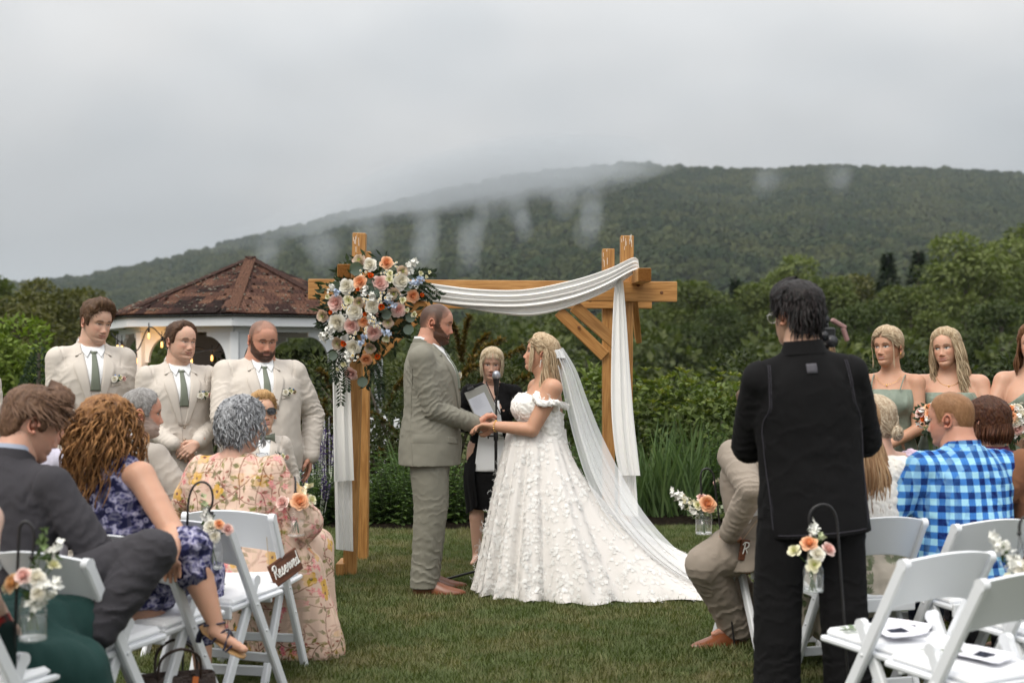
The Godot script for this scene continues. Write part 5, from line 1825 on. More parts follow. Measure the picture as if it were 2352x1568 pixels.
func head_mesh(m: Mesher,t: Transform3D,L: Dictionary):
	var skin: Color = L.skin
	var flush := Color(skin.r * 1.04,skin.g * 0.76,skin.b * 0.72)
	var ys := []
	var fine: float = L.get("fine",1.0)
	var mid := int(68 * fine)
	for k in 12: ys.append(lerpf(-0.125,-0.086,k / 12.0))
	for k in mid: ys.append(lerpf(-0.086,0.032,float(k) / mid))
	for k in 23: ys.append(lerpf(0.032,0.115,k / 22.0))
	var nu := int(58 * fine) * 2 + 1
	var pts := PackedVector3Array()
	var cols := PackedColorArray()
	var smile: float = L.get("smile",0.2)
	var male: float = L.get("male",1.0)
	var nose: float = L.get("nose",1.0)
	var open: float = L.get("open",1.0)
	var gaze: float = L.get("gaze",0.0)
	var brow: Color = L.get("brow",Color(0.10,0.06,0.035))
	var beard: float = L.get("beard",0.0)
	var bc: Color = L.get("beard_color",brow)
	var buzz: float = L.get("buzz",0.0)
	var hc: Color = L.get("hair",brow)
	var lip: Color = L.get("lip",Color(0.43,0.19,0.15) if male > 0.5 else Color(0.42,0.13,0.11))
	for y: float in ys:
		for k in nu:
			var s := k / (nu - 1.0) * 2.0 - 1.0
			var a := signf(s) * (absf(s) / 0.62 * 0.95 if absf(s) < 0.62 else 0.95 + (absf(s) - 0.62) / 0.38 * (PI - 0.95))
			var p := head_point(y,a,L)
			var x := p.x
			var ax := absf(x)
			var c := skin
			var front := cos(a) > 0.1
			var n1 := noise.get_noise_3d(p.x * 60 + L.seed,p.y * 60,p.z * 60)
			c = c * (1.0 + 0.07 * n1)
			if front:
				var nz := lerp_table([[-0.056,0.0],[-0.050,0.005],[-0.044,0.017],[-0.037,0.0215],[-0.028,0.0165],[-0.012,0.0095],[0.004,0.0045],[0.014,0.0]],y) * nose
				var nw := lerp_table([[-0.05,0.0165],[-0.04,0.0145],[-0.02,0.0105],[0.01,0.009]],y)
				p.z += nz * exp(-pow(ax / nw,2.6))
				p.z += 0.0035 * bump(ax - 0.0145,y + 0.043,0.005,0.006)
				p.z -= 0.0085 * bump(ax - 0.030,y - 0.004,0.015,0.012) + 0.003 * bump(ax - 0.014,y - 0.006,0.006,0.012)
				p.z += 0.0045 * bump(ax - 0.032,y - 0.001,0.010,0.0075)
				p.z += (0.0022 + 0.002 * male) * bump(ax - 0.028,y - 0.0195,0.022,0.007)
				p.z += (0.0035 + 0.003 * smile) * bump(ax - 0.043,y + 0.027 - 0.004 * smile,0.02,0.018)
				var my := y + 0.0685 - smile * 0.0042 * pow(minf(ax / 0.022,1.3),2.0)
				var mw := 0.0215 + 0.002 * male + 0.0035 * smile
				p.z += 0.0045 * bump(x,my - 0.0055,mw * 0.85,0.0045) + 0.005 * bump(x,my + 0.006,mw * 0.75,0.005)
				p.z -= 0.0042 * exp(-pow(ax / mw,4.0)) * exp(-pow(my / 0.0019,2.0))
				p.z -= 0.0022 * smile * bump(ax - 0.034 - (y + 0.05) * -0.25,y + 0.052,0.005,0.018)
				p.z += 0.0035 * male * bump(x,y + 0.099,0.022,0.011)
				p.z -= 0.004 * L.get("age",0.0) * bump(ax - 0.036,y + 0.05,0.006,0.02)
				c = c.lerp(flush,clampf(0.75 * bump(ax - 0.045,y + 0.028,0.022,0.02) + 0.8 * bump(x,y + 0.04,0.016,0.012),0,1) * L.get("rosy",0.55))
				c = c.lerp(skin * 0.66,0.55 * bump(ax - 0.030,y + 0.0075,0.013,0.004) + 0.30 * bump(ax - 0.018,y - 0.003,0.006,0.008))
				var lf := maxf(exp(-pow(ax / mw,6.0)) * exp(-pow((my - 0.0045) / 0.0048,4.0)),exp(-pow(ax / (mw * 0.86),6.0)) * exp(-pow((my + 0.0062) / 0.0058,4.0)))
				c = c.lerp(lip,clampf(lf,0,1) * L.get("lips",0.9))
				if L.get("teeth",0.0) > 0.0: c = c.lerp(Color(0.72,0.68,0.60),exp(-pow(ax / (mw * 0.72),6.0)) * exp(-pow((my - 0.0002) / 0.0038,4.0)) * L.teeth)
				else: c = c.lerp(Color(0.11,0.035,0.03),0.75 * exp(-pow(ax / mw,6.0)) * exp(-pow(my / 0.0014,2.0)))
				c = c.lerp(Color(0.09,0.03,0.02),0.7 * bump(ax - 0.0075,y + 0.0495,0.0035,0.0025))
				var bu := (ax - 0.031) / 0.019
				var by: float = 0.0185 + 0.0045 * (1.0 - bu * bu) - 0.002 * bu + L.get("brow_up",0.0)
				if absf(bu) < 1.1: c = c.lerp(brow,clampf((1.0 - pow(absf(bu),5.0)) * exp(-pow((y - by) / (0.0042 + 0.0012 * male),2.0)),0,1) * L.get("brows",1.0))
				var ex := (ax - 0.0312) / 0.0155
				var ey := (y - 0.0012 - 0.0012 * ex) / (0.0066 * maxf(open,0.05))
				var r2 := ex * ex + ey * ey
				if r2 < 1.0 and open > 0.12:
					var side := signf(x)
					var ir := Vector2((x - side * 0.0312) - gaze * 0.0052,y - 0.0018).length()
					c = Color(0.52,0.49,0.46)
					if ir < 0.0068: c = L.get("iris",Color(0.05,0.045,0.035))
					if ir < 0.0034: c = Color(0.008,0.008,0.008)
					if ey > 0.45: c = c * 0.55
				var lid := exp(-pow((sqrt(r2) - 1.12) / (0.40 if ey > 0 else 0.25),2.0)) * (1.0 if ey > 0 else 0.4)
				c = c.lerp(Color(0.03,0.016,0.012),clampf(lid * 0.9,0,1) * L.get("lash",0.95))
				if open <= 0.12: c = c.lerp(Color(0.05,0.028,0.02),0.8 * exp(-pow((y + 0.003 + 0.06 * pow(ex * 0.0142,2) * 20.0) / 0.0018,2.0)) * float(absf(ex) < 1.0))
			if beard > 0.0:
				var line := lerp_table([[0.0,-0.050],[0.25,-0.052],[0.5,-0.056],[0.75,-0.048],[1.0,-0.034],[1.2,-0.012],[1.36,0.02],[1.5,0.03],[1.58,-0.03],[1.9,-0.12]],absf(a))
				var b := smoothstep(line + 0.004,line - 0.007,y + 0.004 * n1)
				b *= 1.0 - exp(-pow(ax / 0.021,6.0)) * exp(-pow((y + 0.0690) / 0.0075,4.0))
				if absf(a) > 1.75: b = 0.0
				p += Vector3(p.x,p.y * 0.4 - 0.02,p.z).normalized() * b * beard * (0.007 + 0.003 * noise.get_noise_3d(p.x * 220,p.y * 90,p.z * 220)) * smoothstep(-0.05,-0.075,y)
				c = c.lerp(bc * (0.85 + 0.5 * noise.get_noise_3d(p.x * 260,p.y * 120,p.z * 260)),b * clampf(beard * 0.95,0,0.93))
			elif L.get("stubble",0.0) > 0.0:
				c = c.lerp(Color(skin.r * 0.66,skin.g * 0.62,skin.b * 0.62),L.stubble * smoothstep(-0.045,-0.07,y + 0.02 * smoothstep(0.5,1.3,absf(a)) * -1.0))
			if buzz > 0.0:
				var h := smoothstep(-0.003,0.008,y - hairline(L,a) + 0.003 * n1)
				c = c.lerp(hc * (1.0 + 0.5 * noise.get_noise_3d(p.x * 300,p.y * 200,p.z * 300)),h * buzz * lerpf(0.55,1.0,smoothstep(0.0,0.06,y - hairline(L,a))))
				p += p.normalized() * h * 0.0025
			pts.append(t * p)
			cols.append(c)
	m.grid(nu,ys.size(),pts,cols)
	for sx in [-1,1]:
		var ec := flush.lerp(skin,0.35)
		var e := Transform3D(Basis.from_euler(Vector3(-0.12,sx * 0.35,0)),Vector3(sx * (0.0745 * L.get("wide",1.0)),-0.012,-0.008))
		var path := []
		for q in 15:
			var an := lerpf(-2.3,2.25,q / 14.0)
			path.append(t * (e * Vector3(sx * (0.006 + 0.005 * cos(an * 0.6)),sin(an + 0.9) * 0.030 * (1.0 if sin(an + 0.9) > 0 else 0.85),-cos(an + 0.9) * 0.0175)))
		m.tint = ec
		m.tube(path,Array(range(15)).map(func(q): return 0.0042 + 0.001 * sin(q)),7)
		m.tint = ec * 0.9
		var eb := t * e
		m.add(ellipsoid(Transform3D(eb.basis,eb * Vector3(sx * 0.003,0.002,-0.001)),Vector3(0.0045,0.026,0.0155),ec * 0.86))
		m.add(ellipsoid(Transform3D(eb.basis,eb * Vector3(sx * 0.006,-0.024,0.005)),Vector3(0.005,0.009,0.008),ec))
	m.tint = Color.WHITE
func ellipsoid(t: Transform3D,r: Vector3,c: Color) -> Mesher:
	var m := Mesher.new()
	m.tint = c
	m.lathe(Transform3D(t.basis * Basis.from_scale(r),t.origin),[Vector2(0.001,-1),Vector2(0.38,-0.92),Vector2(0.7,-0.71),Vector2(0.92,-0.38),Vector2(1,0),Vector2(0.92,0.38),Vector2(0.7,0.71),Vector2(0.38,0.92),Vector2(0.001,1)],12)
	return m
func hair_cap(m: Mesher,t: Transform3D,L: Dictionary,side: float,top: float,front_up := 0.0,grain := 1.0):
	var hc: Color = L.hair
	var hi: Color = L.get("hair_light",hc * 1.7)
	var nu := 141
	var nv := 58
	var pts := PackedVector3Array()
	var cols := PackedColorArray()
	for j in nv:
		var y := lerpf(-0.115,0.115,j / (nv - 1.0))
		for k in nu:
			var a := (k / (nu - 1.0) * 2.0 - 1.0) * PI
			var p := head_point(y,a,L)
			var n := Vector3(p.x * 1.25,p.y * 0.9,p.z).normalized()
			var h := y - hairline(L,a) + 0.006 * noise.get_noise_3d(a * 9.0 + L.seed,y * 60,3.0)
			var on := smoothstep(-0.004,0.024,h)
			var flow := noise.get_noise_3d(p.x * 75 + L.seed * 3.0,p.y * 22,p.z * 34)
			var fine := noise.get_noise_3d(p.x * 330,p.y * 46 + L.seed,p.z * 190)
			var th := lerpf(side,top,smoothstep(0.0,0.09,y)) + front_up * smoothstep(0.055,0.10,y) * smoothstep(-0.2,0.9,cos(a))
			var out := th * on * (1.0 + 0.20 * flow * grain + 0.12 * fine * grain) - 0.008 * (1.0 - on)
			pts.append(t * (p + n * out))
			cols.append(hc.lerp(hi,clampf(0.34 + flow * 0.5 + fine * 0.95,0,1)))
	m.grid(nu,nv,pts,cols)
func tufts(m: Mesher,t: Transform3D,L: Dictionary,n: int,ln: float,lift: float,sweep: Vector3,off: float,ymin := -0.2):
	for k in n:
		var y := rnd(maxf(-0.09,ymin),0.113)
		var a := rnd(-PI,PI)
		if y < hairline(L,a) + 0.004: continue
		var p := head_point(y,a,L)
		var nn := Vector3(p.x * 1.25,p.y * 0.9,p.z).normalized()
		var dir := (sweep + nn * lift + Vector3(0,-0.5 if y < 0.06 else 0.0,0) + rdir() * 0.35).normalized()
		var c := rcol(L.hair,L.get("hair_light",L.hair * 1.7))
		m.leaf(t * (p + nn * (off - 0.004) * smoothstep(0.0,0.02,y - hairline(L,a))),t.basis * dir,t.basis * nn,ln * rnd(0.6,1.2),ln * 0.13,c,0.12)
func lock(m: Mesher,pts: Array,r: float,c: Color,n := 12,sides := 5,flat := 1.0):
	var path := spline(pts,n)
	var cols := []
	var radii := []
	for k in n + 1:
		var f := float(k) / n
		radii.append(r * (0.55 + 0.6 * sin(clampf(f * 1.15,0,1) * PI)) if k < n else r * 0.12)
		cols.append(c * (0.9 + 0.35 * noise.get_noise_2d(f * 5.0,c.r * 90.0 + r * 900.0)))
	m.tube(path,radii,sides,false,cols)
func hand(wrist: Vector3,fingers: Vector3,palm: Vector3,right: bool,k: float,curl: Array,thumb := 0.5) -> Field:
	var y := fingers.normalized()
	var z := (palm - y * palm.dot(y)).normalized()
	var x := y.cross(z)
	var t := Transform3D(Basis(x,y,z),wrist)
	var s := 1.0 if right else -1.0
	var f := Field.new(4)
	f.cap(t * Vector3(0,-0.03,0) ,t * Vector3(0,0.012,0),0.024 * k,0.025 * k,0.012)
	var xs := [0.027,0.009,-0.009,-0.026]
	var ky := [0.088,0.092,0.087,0.078]
	var ln := [0.074,0.083,0.077,0.060]
	for q in 4:
		var base := Vector3(s * xs[q] * 0.55,0.012,0) * k
		var kn := Vector3(s * xs[q],ky[q],-0.003) * k
		f.cap(t * base,t * kn,0.0145 * k,0.0108 * k,0.010)
		var a := 0.0
		var p := kn
		var seg := [0.46,0.31,0.23]
		var r := [0.0098,0.0086,0.0078,0.0068]
		for j in 3:
			a += curl[q] * [0.85,1.1,0.8][j]
			var dir := Vector3(s * xs[q] * 2.0 * (1.0 - clampf(a,0,1)),cos(a),sin(a)).normalized()
			var e: Vector3 = p + dir * ln[q] * seg[j] * k
			f.cap(t * p,t * e,r[j] * k,r[j + 1] * k,0.004)
			p = e
	var t0 := Vector3(s * 0.020,0.018,0.006) * k
	var t1 := t0 + Vector3(s * 0.030,0.030,0.012 + 0.02 * thumb) * k
	var t2 := t1 + Vector3(s * (0.016 - 0.022 * thumb),0.028,0.006 + 0.014 * thumb) * k
	var t3 := t2 + Vector3(s * (0.006 - 0.024 * thumb),0.022,0.006 * thumb) * k
	f.chain([t * t0,t * t1,t * t2,t * t3],[0.0165 * k,0.0125 * k,0.0105 * k,0.008 * k],0.008)
	return f
func new_person(label: String,at: Vector3,turn: float,h: float,L: Dictionary) -> Dictionary:
	L.seed = jobs.size() * 1.7 + 0.3
	var root := thing("person",label,"person",at,turn)
	var k := h / 1.69
	return {"root": root,"k": k,"L": L,"b": L.get("bulk",1.0),"body": Field.new(jobs.size()),"bodyx": Mesher.new(),"hands": []}
func stand(P: Dictionary,lean := 0.0,twist := 0.0,hip_shift := 0.0,feet := 0.1):
	var k: float = P.k
	P.T = Transform3D(Basis(Vector3.UP,twist) * Basis(Vector3.BACK,P.L.get("roll",0.0)) * Basis(Vector3.RIGHT,lean),Vector3(hip_shift,0.95 * k,0))
	P.legs = []
	for s in [-1,1]:
		P.legs.append([Vector3(hip_shift + s * 0.092 * k,0.91 * k,0),Vector3(hip_shift * 0.5 + s * (0.085 + feet * 0.3) * k,0.50 * k,0.015 * k),Vector3(s * (0.07 + feet * 0.5) * k,0.085 * k,-0.02 * k),Vector3(s * (0.085 + feet * 0.6) * k,0.03,0.14 * k)])
	shoulders(P)
func sit(P: Dictionary,lean := 0.08,seat := 0.45,splay := 0.12,reach := 0.42,twist := 0.0):
	var k: float = P.k
	P.T = Transform3D(Basis(Vector3.UP,twist) * Basis(Vector3.BACK,P.L.get("roll",0.0)) * Basis(Vector3.RIGHT,lean),Vector3(0,seat + 0.105 * k,-0.06))
	P.legs = []
	for s in [-1,1]:
		P.legs.append([Vector3(s * 0.095 * k,seat + 0.085 * k,-0.03),Vector3(s * splay * k,seat + 0.075,reach * k),Vector3(s * splay * k,0.085,(reach - 0.02) * k),Vector3(s * (splay + 0.02) * k,0.03,(reach + 0.13) * k)])
	shoulders(P)
func shoulders(P: Dictionary):
	var k: float = P.k
	var w: float = P.L.get("shoulder",0.163) * k * lerpf(1.0,P.b,0.75)
	P.sh = [P.T * Vector3(-w,(0.392 - P.L.get("drop",0.0)) * k,-0.010),P.T * Vector3(w,(0.392 - P.L.get("drop",0.0)) * k,-0.010)]
func arm(P: Dictionary,side: int,wrist: Vector3,hint: Vector3):
	var k: float = P.k
	var sh: Vector3 = P.sh[side]
	var u := 0.295 * k
	var l := 0.262 * k
	var d := wrist - sh
	var dist := minf(d.length(),(u + l) * 0.995)
	wrist = sh + d.normalized() * dist
	var a := (u * u + dist * dist - l * l) / (2.0 * dist)
	var h := sqrt(maxf(u * u - a * a,0.0))
	var n := d.normalized()
	var o := (hint - n * hint.dot(n)).normalized()
	if not P.has("arms"): P.arms = [null,null]
	P.arms[side] = [sh,sh + n * a + o * h,wrist]
func pose_head(P: Dictionary,yaw := 0.0,pitch := 0.0,roll := 0.0,fwd := 0.0):
	var k: float = P.k
	var base: Vector3 = P.T * Vector3(0,0.488 * k,-0.012)
	var b := Basis.from_euler(Vector3(pitch,yaw,roll))
	var s: float = P.L.get("head",1.0) * lerpf(k,1.0,0.6)
	var up: Vector3 = (P.T.basis * Vector3(0,1,0.12 + fwd)).normalized()
	P.H = Transform3D(b * Basis.from_scale(Vector3.ONE * s),base + up * 0.036 * k + b * Vector3(0,0.092,0.022) * s)
var male_rows := [[-0.16,0.165,0.125,-0.005],[-0.06,0.168,0.125,-0.005],[0.05,0.155,0.113,0.0],[0.15,0.155,0.112,0.004],[0.27,0.165,0.118,0.006],[0.35,0.158,0.106,0.0],[0.41,0.118,0.084,-0.012],[0.455,0.070,0.066,-0.018],[0.50,0.056,0.058,-0.014]]
var female_rows := [[-0.18,0.178,0.130,-0.012],[-0.08,0.182,0.130,-0.014],[0.02,0.158,0.112,-0.004],[0.10,0.134,0.098,0.002],[0.18,0.137,0.104,0.010],[0.25,0.150,0.122,0.024],[0.30,0.148,0.116,0.018],[0.36,0.138,0.092,0.002],[0.41,0.106,0.074,-0.012],[0.455,0.060,0.056,-0.016],[0.50,0.047,0.050,-0.012]]
func build_body(P: Dictionary,female: bool,legs := true,cell := 0.0):
	var f: Field = P.body
	if cell == 0.0: cell = 0.0115 if female else 0.016
	var k: float = P.k
	var b: float = P.b
	var thin: float = P.L.get("thin",1.0)
	f.loft(P.T,female_rows if female else male_rows,k * b * thin,k,k * b * thin,0.03)
	var ra: Array = [0.050,0.047,0.040,0.036,0.027] if female else [0.056,0.052,0.045,0.042,0.030]
	var bb := lerpf(1.0,b,0.9)
	for s in 2:
		if not P.has("arms") or P.arms[s] == null: continue
		var A: Array = P.arms[s]
		f.cap(P.T * Vector3((s * 2 - 1) * 0.07 * k,0.418 * k,-0.014),A[0],0.042 * k * bb,ra[0] * 0.95 * k * bb,0.03)
		f.chain([A[0],(A[0] as Vector3).lerp(A[1],0.5),A[1],(A[1] as Vector3).lerp(A[2],0.35),A[2]],ra.map(func(q): return q * k * bb),0.025)
	if legs:
		for g in P.legs:
			f.chain([g[0],(g[0] as Vector3).lerp(g[1],0.5),g[1],(g[1] as Vector3).lerp(g[2],0.3),g[2]],[0.088 * k * bb * thin,0.074 * k * bb * thin,0.054 * k * bb,0.055 * k * bb,0.030 * k],0.03)
			f.cap(g[2] - Vector3(0,0.02,0.01),g[3],0.026 * k,0.017 * k,0.02)
	var nb: Vector3 = P.T * Vector3(0,0.44 * k,-0.02)
	var nt: Vector3 = P.H * Vector3(0,-0.05,-0.018)
	var nr: float = (0.044 if female else 0.056) * k * lerpf(1.0,b,0.7) * P.L.get("neck",1.0)
	f.cap(nb,nt,nr * 1.12,nr,0.045)
	f.cap(P.H * Vector3(0,-0.085,0.03),P.H * Vector3(0,-0.07,-0.01),0.036,0.05,0.04)
	var skin: Color = P.L.skin
	var tone := func(p: Vector3,_n: Vector3) -> Color: return skin * (1.0 + 0.06 * noise.get_noise_3d(p.x * 14,p.y * 14,p.z * 14))
	head_mesh(P.bodyx,P.H,P.L)
	var fields := [[f,cell,tone]]
	for h in P.hands: fields.append([h,0.0042,tone])
	var node := part("body",null,M.skin,P.root)
	job(node,fields,P.bodyx)
func wear(P: Dictionary,called: String,f: Field,m: Material,cell := 0.0095,c := Color.WHITE,extra: Mesher = null) -> MeshInstance3D:
	var node := part(called,null,m,P.root)
	job(node,[[f,cell,c]],extra)
	return node
func sleeves(P: Dictionary,f: Field,r: Array,sides := [0,1],k2 := 0.045,length := 1.0,amp := 0.0085):
	var k: float = P.k
	var b: float = lerpf(1.0,P.b,0.8)
	for s in sides:
		var A: Array = P.arms[s]
		var o: int = (s * 2 - 1)
		f.cap(P.T * Vector3(o * 0.06 * k,0.430 * k,-0.016),A[0] + Vector3(0,0.006,0),0.044 * k * b,r[0] * 0.86 * k * b,0.03)
		var end: Vector3 = (A[1] as Vector3).lerp(A[2],length)
		f.chain([A[0],(A[0] as Vector3).lerp(A[1],0.55),A[1],(A[1] as Vector3).lerp(end,0.45),end],r.map(func(q): return q * k * b),0.022)
		var ud: Vector3 = ((A[1] - A[0]) as Vector3).normalized()
		var fd: Vector3 = ((A[2] - A[1]) as Vector3).normalized()
		f.grooves.append([A[0] + Vector3(-o * 0.022,0.0,0),Vector3(o,-0.22,0).normalized(),0.11 * k,0.006,0.006])
		if amp > 0.0:
			f.folds.append([A[1],0.15 * k,(ud + fd * 0.6).normalized(),95.0,amp,s * 2.0])
			f.folds.append([(A[0] as Vector3).lerp(A[1],0.45),0.16 * k,(ud + Vector3(0,0,0.5)).normalized(),60.0,amp * 0.65,1.0 + s])
			f.folds.append([(A[1] as Vector3).lerp(A[2],0.7),0.13 * k,fd,85.0,amp * 0.6,2.0 + s])
			f.folds.append([(A[0] as Vector3) + Vector3(-o * 0.05,-0.08,0) * k,0.14 * k,Vector3(o * 0.6,0.8,0.3).normalized(),70.0,amp * 0.7,0.5])
		f.cuts.append([fd,fd.dot(A[2]) + 0.012]) if length >= 1.0 and false else null
func jacket(P: Dictionary,m: Material,hem := -0.19,flare := 1.0,seated := false) -> Field:
	var k: float = P.k
	var b: float = P.b
	var f := Field.new(jobs.size() + 5)
	var bel: float = P.L.get("belly",0.0)
	var rows := [[hem,0.196 * flare,0.145 + bel * 0.6,bel * 0.4],[hem * 0.45,0.193,0.143 + bel,bel * 0.6],[0.0,0.184,0.135 + bel,bel * 0.7],[0.09,0.176,0.127 + bel * 0.9,0.004 + bel * 0.7],[0.18,0.182,0.130 + bel * 0.5,0.008 + bel * 0.4],[0.28,0.186,0.134,0.010],[0.35,0.180,0.124,0.002],[0.415,0.140,0.098,-0.010],[0.46,0.088,0.078,-0.018],[0.486,0.070,0.068,-0.020]]
	f.loft(P.T,rows,k * b,k,k * b,0.04)
	sleeves(P,f,[0.066,0.062,0.055,0.051,0.044])
	var up: Vector3 = P.T.basis.y
	if not seated: f.cuts.append([-up,-up.dot(P.T * Vector3(0,hem * k,0))])
	f.folds.append([P.T * Vector3(0,0.04 * k,0.13),0.17 * k,Vector3(0.55,0.8,0),40.0,0.005,0.0])
	f.folds.append([P.T * Vector3(0.12 * k,0.26 * k,0.10),0.13 * k,Vector3(0.7,0.6,0),45.0,0.004,0.6])
	f.folds.append([P.T * Vector3(-0.12 * k,0.26 * k,0.10),0.13 * k,Vector3(-0.7,0.6,0),45.0,0.004,0.2])
	f.folds.append([P.T * Vector3(0,0.30 * k,-0.12),0.22 * k,Vector3(0.5,0.85,0),38.0,0.004,2.0])
	f.folds.append([P.T * Vector3(0.0,0.05 * k,-0.12),0.24 * k,Vector3(0.35,0.9,0),40.0,0.006,1.0])
	f.rough = 0.0035
	f.rough_freq = 9.0
	return f
func trousers(P: Dictionary,m: Material,radii := [0.098,0.086,0.074,0.066,0.062],called := "trousers",cell := 0.0135) -> MeshInstance3D:
	var k: float = P.k
	var b: float = lerpf(1.0,P.b,0.8)
	var f := Field.new(jobs.size() + 9)
	f.ball(P.T * Transform3D(Basis.IDENTITY,Vector3(0,-0.03 * k,-0.01)),Vector3(0.168 * b,0.14,0.125 * b) * k,0.04)
	for g in P.legs:
		var shin: Vector3 = g[2] - g[1]
		f.chain([g[0],(g[0] as Vector3).lerp(g[1],0.5),g[1],g[1] + shin * 0.5,g[2] + shin.normalized() * 0.035],radii.map(func(q): return q * k * b),0.035)
		f.folds.append([g[1],0.17 * k,(shin.normalized() + Vector3(0,0,0.3)).normalized(),55.0,0.006,0.4])
		f.folds.append([g[2] + Vector3(0,0.05,0),0.17 * k,Vector3(0.35,1,0.3).normalized(),60.0,0.010,1.4])
		f.folds.append([(g[0] as Vector3).lerp(g[1],0.25),0.22 * k,Vector3(0.5,0.7,0.5).normalized(),42.0,0.008,2.4])
		f.folds.append([(g[1] as Vector3).lerp(g[2],0.5),0.18 * k,Vector3(0.4,0.8,0.5).normalized(),40.0,0.007,0.9])
	f.cuts.append([Vector3.DOWN,-0.045])
	f.rough = 0.004
	f.rough_freq = 8.0
	f.stretch = Vector3(1,0.35,1)
	return wear(P,called,f,m,cell)
func shoes(P: Dictionary,m: Material,sole: Material):
	for g in P.legs:
		var s := Mesher.new()
		var dir: Vector3 = g[3] - g[2]
		dir.y = 0
		dir = dir.normalized()
		var side := dir.cross(Vector3.UP)
		var t := Transform3D(Basis(-side,Vector3.UP,dir),Vector3(g[2].x,0,g[2].z) + dir * 0.07)
		var k: float = P.k
		var pts := PackedVector3Array()
		var sections := [[-0.125,0.030,0.06],[-0.115,0.036,0.085],[-0.08,0.038,0.10],[-0.03,0.040,0.098],[0.02,0.045,0.078],[0.07,0.049,0.058],[0.115,0.043,0.046],[0.15,0.030,0.038],[0.172,0.012,0.028],[0.176,0.002,0.02]]
		for q in sections:
			for e in 17:
				var an := e / 16.0 * TAU
				pts.append(t * (Vector3(cos(an) * q[1],0.012 + maxf(sin(an),-0.02) * (q[2] - 0.012),q[0]) * k))
		s.grid(17,sections.size(),pts)
		var sh := part("shoe",s.mesh(),m,P.root)
		s = Mesher.new()
		pts = PackedVector3Array()
		for q in sections:
			for e in 9:
				var an := e / 8.0 * TAU
				pts.append(t * (Vector3(cos(an) * (q[1] + 0.003),0.006 + sin(an) * 0.008,q[0] * 1.015) * k))
		s.grid(9,sections.size(),pts)
		s.box(t * Transform3D(Basis.IDENTITY,Vector3(0,0.008,-0.085)),Vector3(0.062,0.02,0.07) * k,0.004)
		part("sole",s.mesh(),sole,sh)
		s = Mesher.new()
		for q in 4: s.tube([t * Vector3(-0.016,0.078 - q * 0.006,0.005 + q * 0.016),t * Vector3(0,0.090 - q * 0.008,0.008 + q * 0.016),t * Vector3(0.016,0.078 - q * 0.006,0.005 + q * 0.016)],[0.002,0.002,0.002],5)
		part("laces",s.mesh(),sole,sh)
func strip(P: Dictionary,called: String,f: Field,left: Array,right: Array,off: float,m: Material,parent: Node = null,nu := 6,nv := 14,dir := Vector3.FORWARD) -> MeshInstance3D:
	var t: Transform3D = P.T
	var k: float = P.k
	var l := spline(left.map(func(q): return Vector3(q[0],q[1],0)),nv - 1) if left.size() > 2 else [Vector3(left[0][0],left[0][1],0),Vector3(left[1][0],left[1][1],0)]
	var r := spline(right.map(func(q): return Vector3(q[0],q[1],0)),nv - 1) if right.size() > 2 else [Vector3(right[0][0],right[0][1],0),Vector3(right[1][0],right[1][1],0)]
	var pts := PackedVector3Array()
	for j in range(-1,nv + 1):
		for i in range(-1,nu + 1):
			var u := clampi(i,0,nu - 1) / (nu - 1.0)
			var v := clampi(j,0,nv - 1) / (nv - 1.0)
			var a: Vector3 = l[clampi(j,0,nv - 1)] if l.size() > 2 else l[0].lerp(l[1],v)
			var b: Vector3 = r[clampi(j,0,nv - 1)] if r.size() > 2 else r[0].lerp(r[1],v)
			var q := a.lerp(b,u) * k
			var edge := i < 0 or j < 0 or i >= nu or j >= nv
			var h := f.hit(t * Vector3(q.x,q.y,-0.6 * dir.z),t.basis * dir)
			pts.append(h - t.basis * dir * (off if not edge else -0.006))
	var s := Mesher.new()
	s.grid(nu + 2,nv + 2,pts)
	return part(called,s.mesh(),m,parent if parent else P.root)
func boutonniere(P: Dictionary,f: Field,x: float,y: float,kinds := ["white_rose","cream_lisianthus","blush_rose"]):
	var h := f.hit(P.T * (Vector3(x,y,0) * P.k + Vector3(0,0,0.6)),P.T.basis * Vector3.FORWARD)
	var o := Node3D.new()
	o.name = "boutonniere"
	o.transform = Transform3D(P.T.basis,h)
	P.root.add_child(o,true)
	part(kinds[0],bloom(kinds[0]),M.petal,o,Transform3D(aim(Vector3(-0.2,0.2,1)).scaled_local(Vector3.ONE * 0.026),Vector3(-0.012,0.0,0.02)))
	part(kinds[1],bloom(kinds[1]),M.petal,o,Transform3D(aim(Vector3(0.3,0.3,1)).scaled_local(Vector3.ONE * 0.022),Vector3(0.02,0.008,0.02)))
	part(kinds[2],bloom(kinds[2]),M.petal,o,Transform3D(aim(Vector3(0.5,0.0,1)).scaled_local(Vector3.ONE * 0.020),Vector3(0.044,0.002,0.014)))
	var s := Mesher.new()
	for k in 16: s.leaf(Vector3(rnd(-0.02,0.04),rnd(-0.015,0.015),0.008),Vector3(rnd(-1,1),rnd(-0.4,1),rnd(0,0.5)).normalized(),Vector3.BACK,rnd(0.02,0.038),0.011,rcol(Color(0.03,0.055,0.025),Color(0.10,0.14,0.08)))
	for k in 6: s.leaf(Vector3(rnd(-0.01,0.03),0.02,0.02),rdir(),Vector3.BACK,0.014,0.01,Color(0.16,0.26,0.60))
	part("leaves",s.mesh(),M.leaf,o)
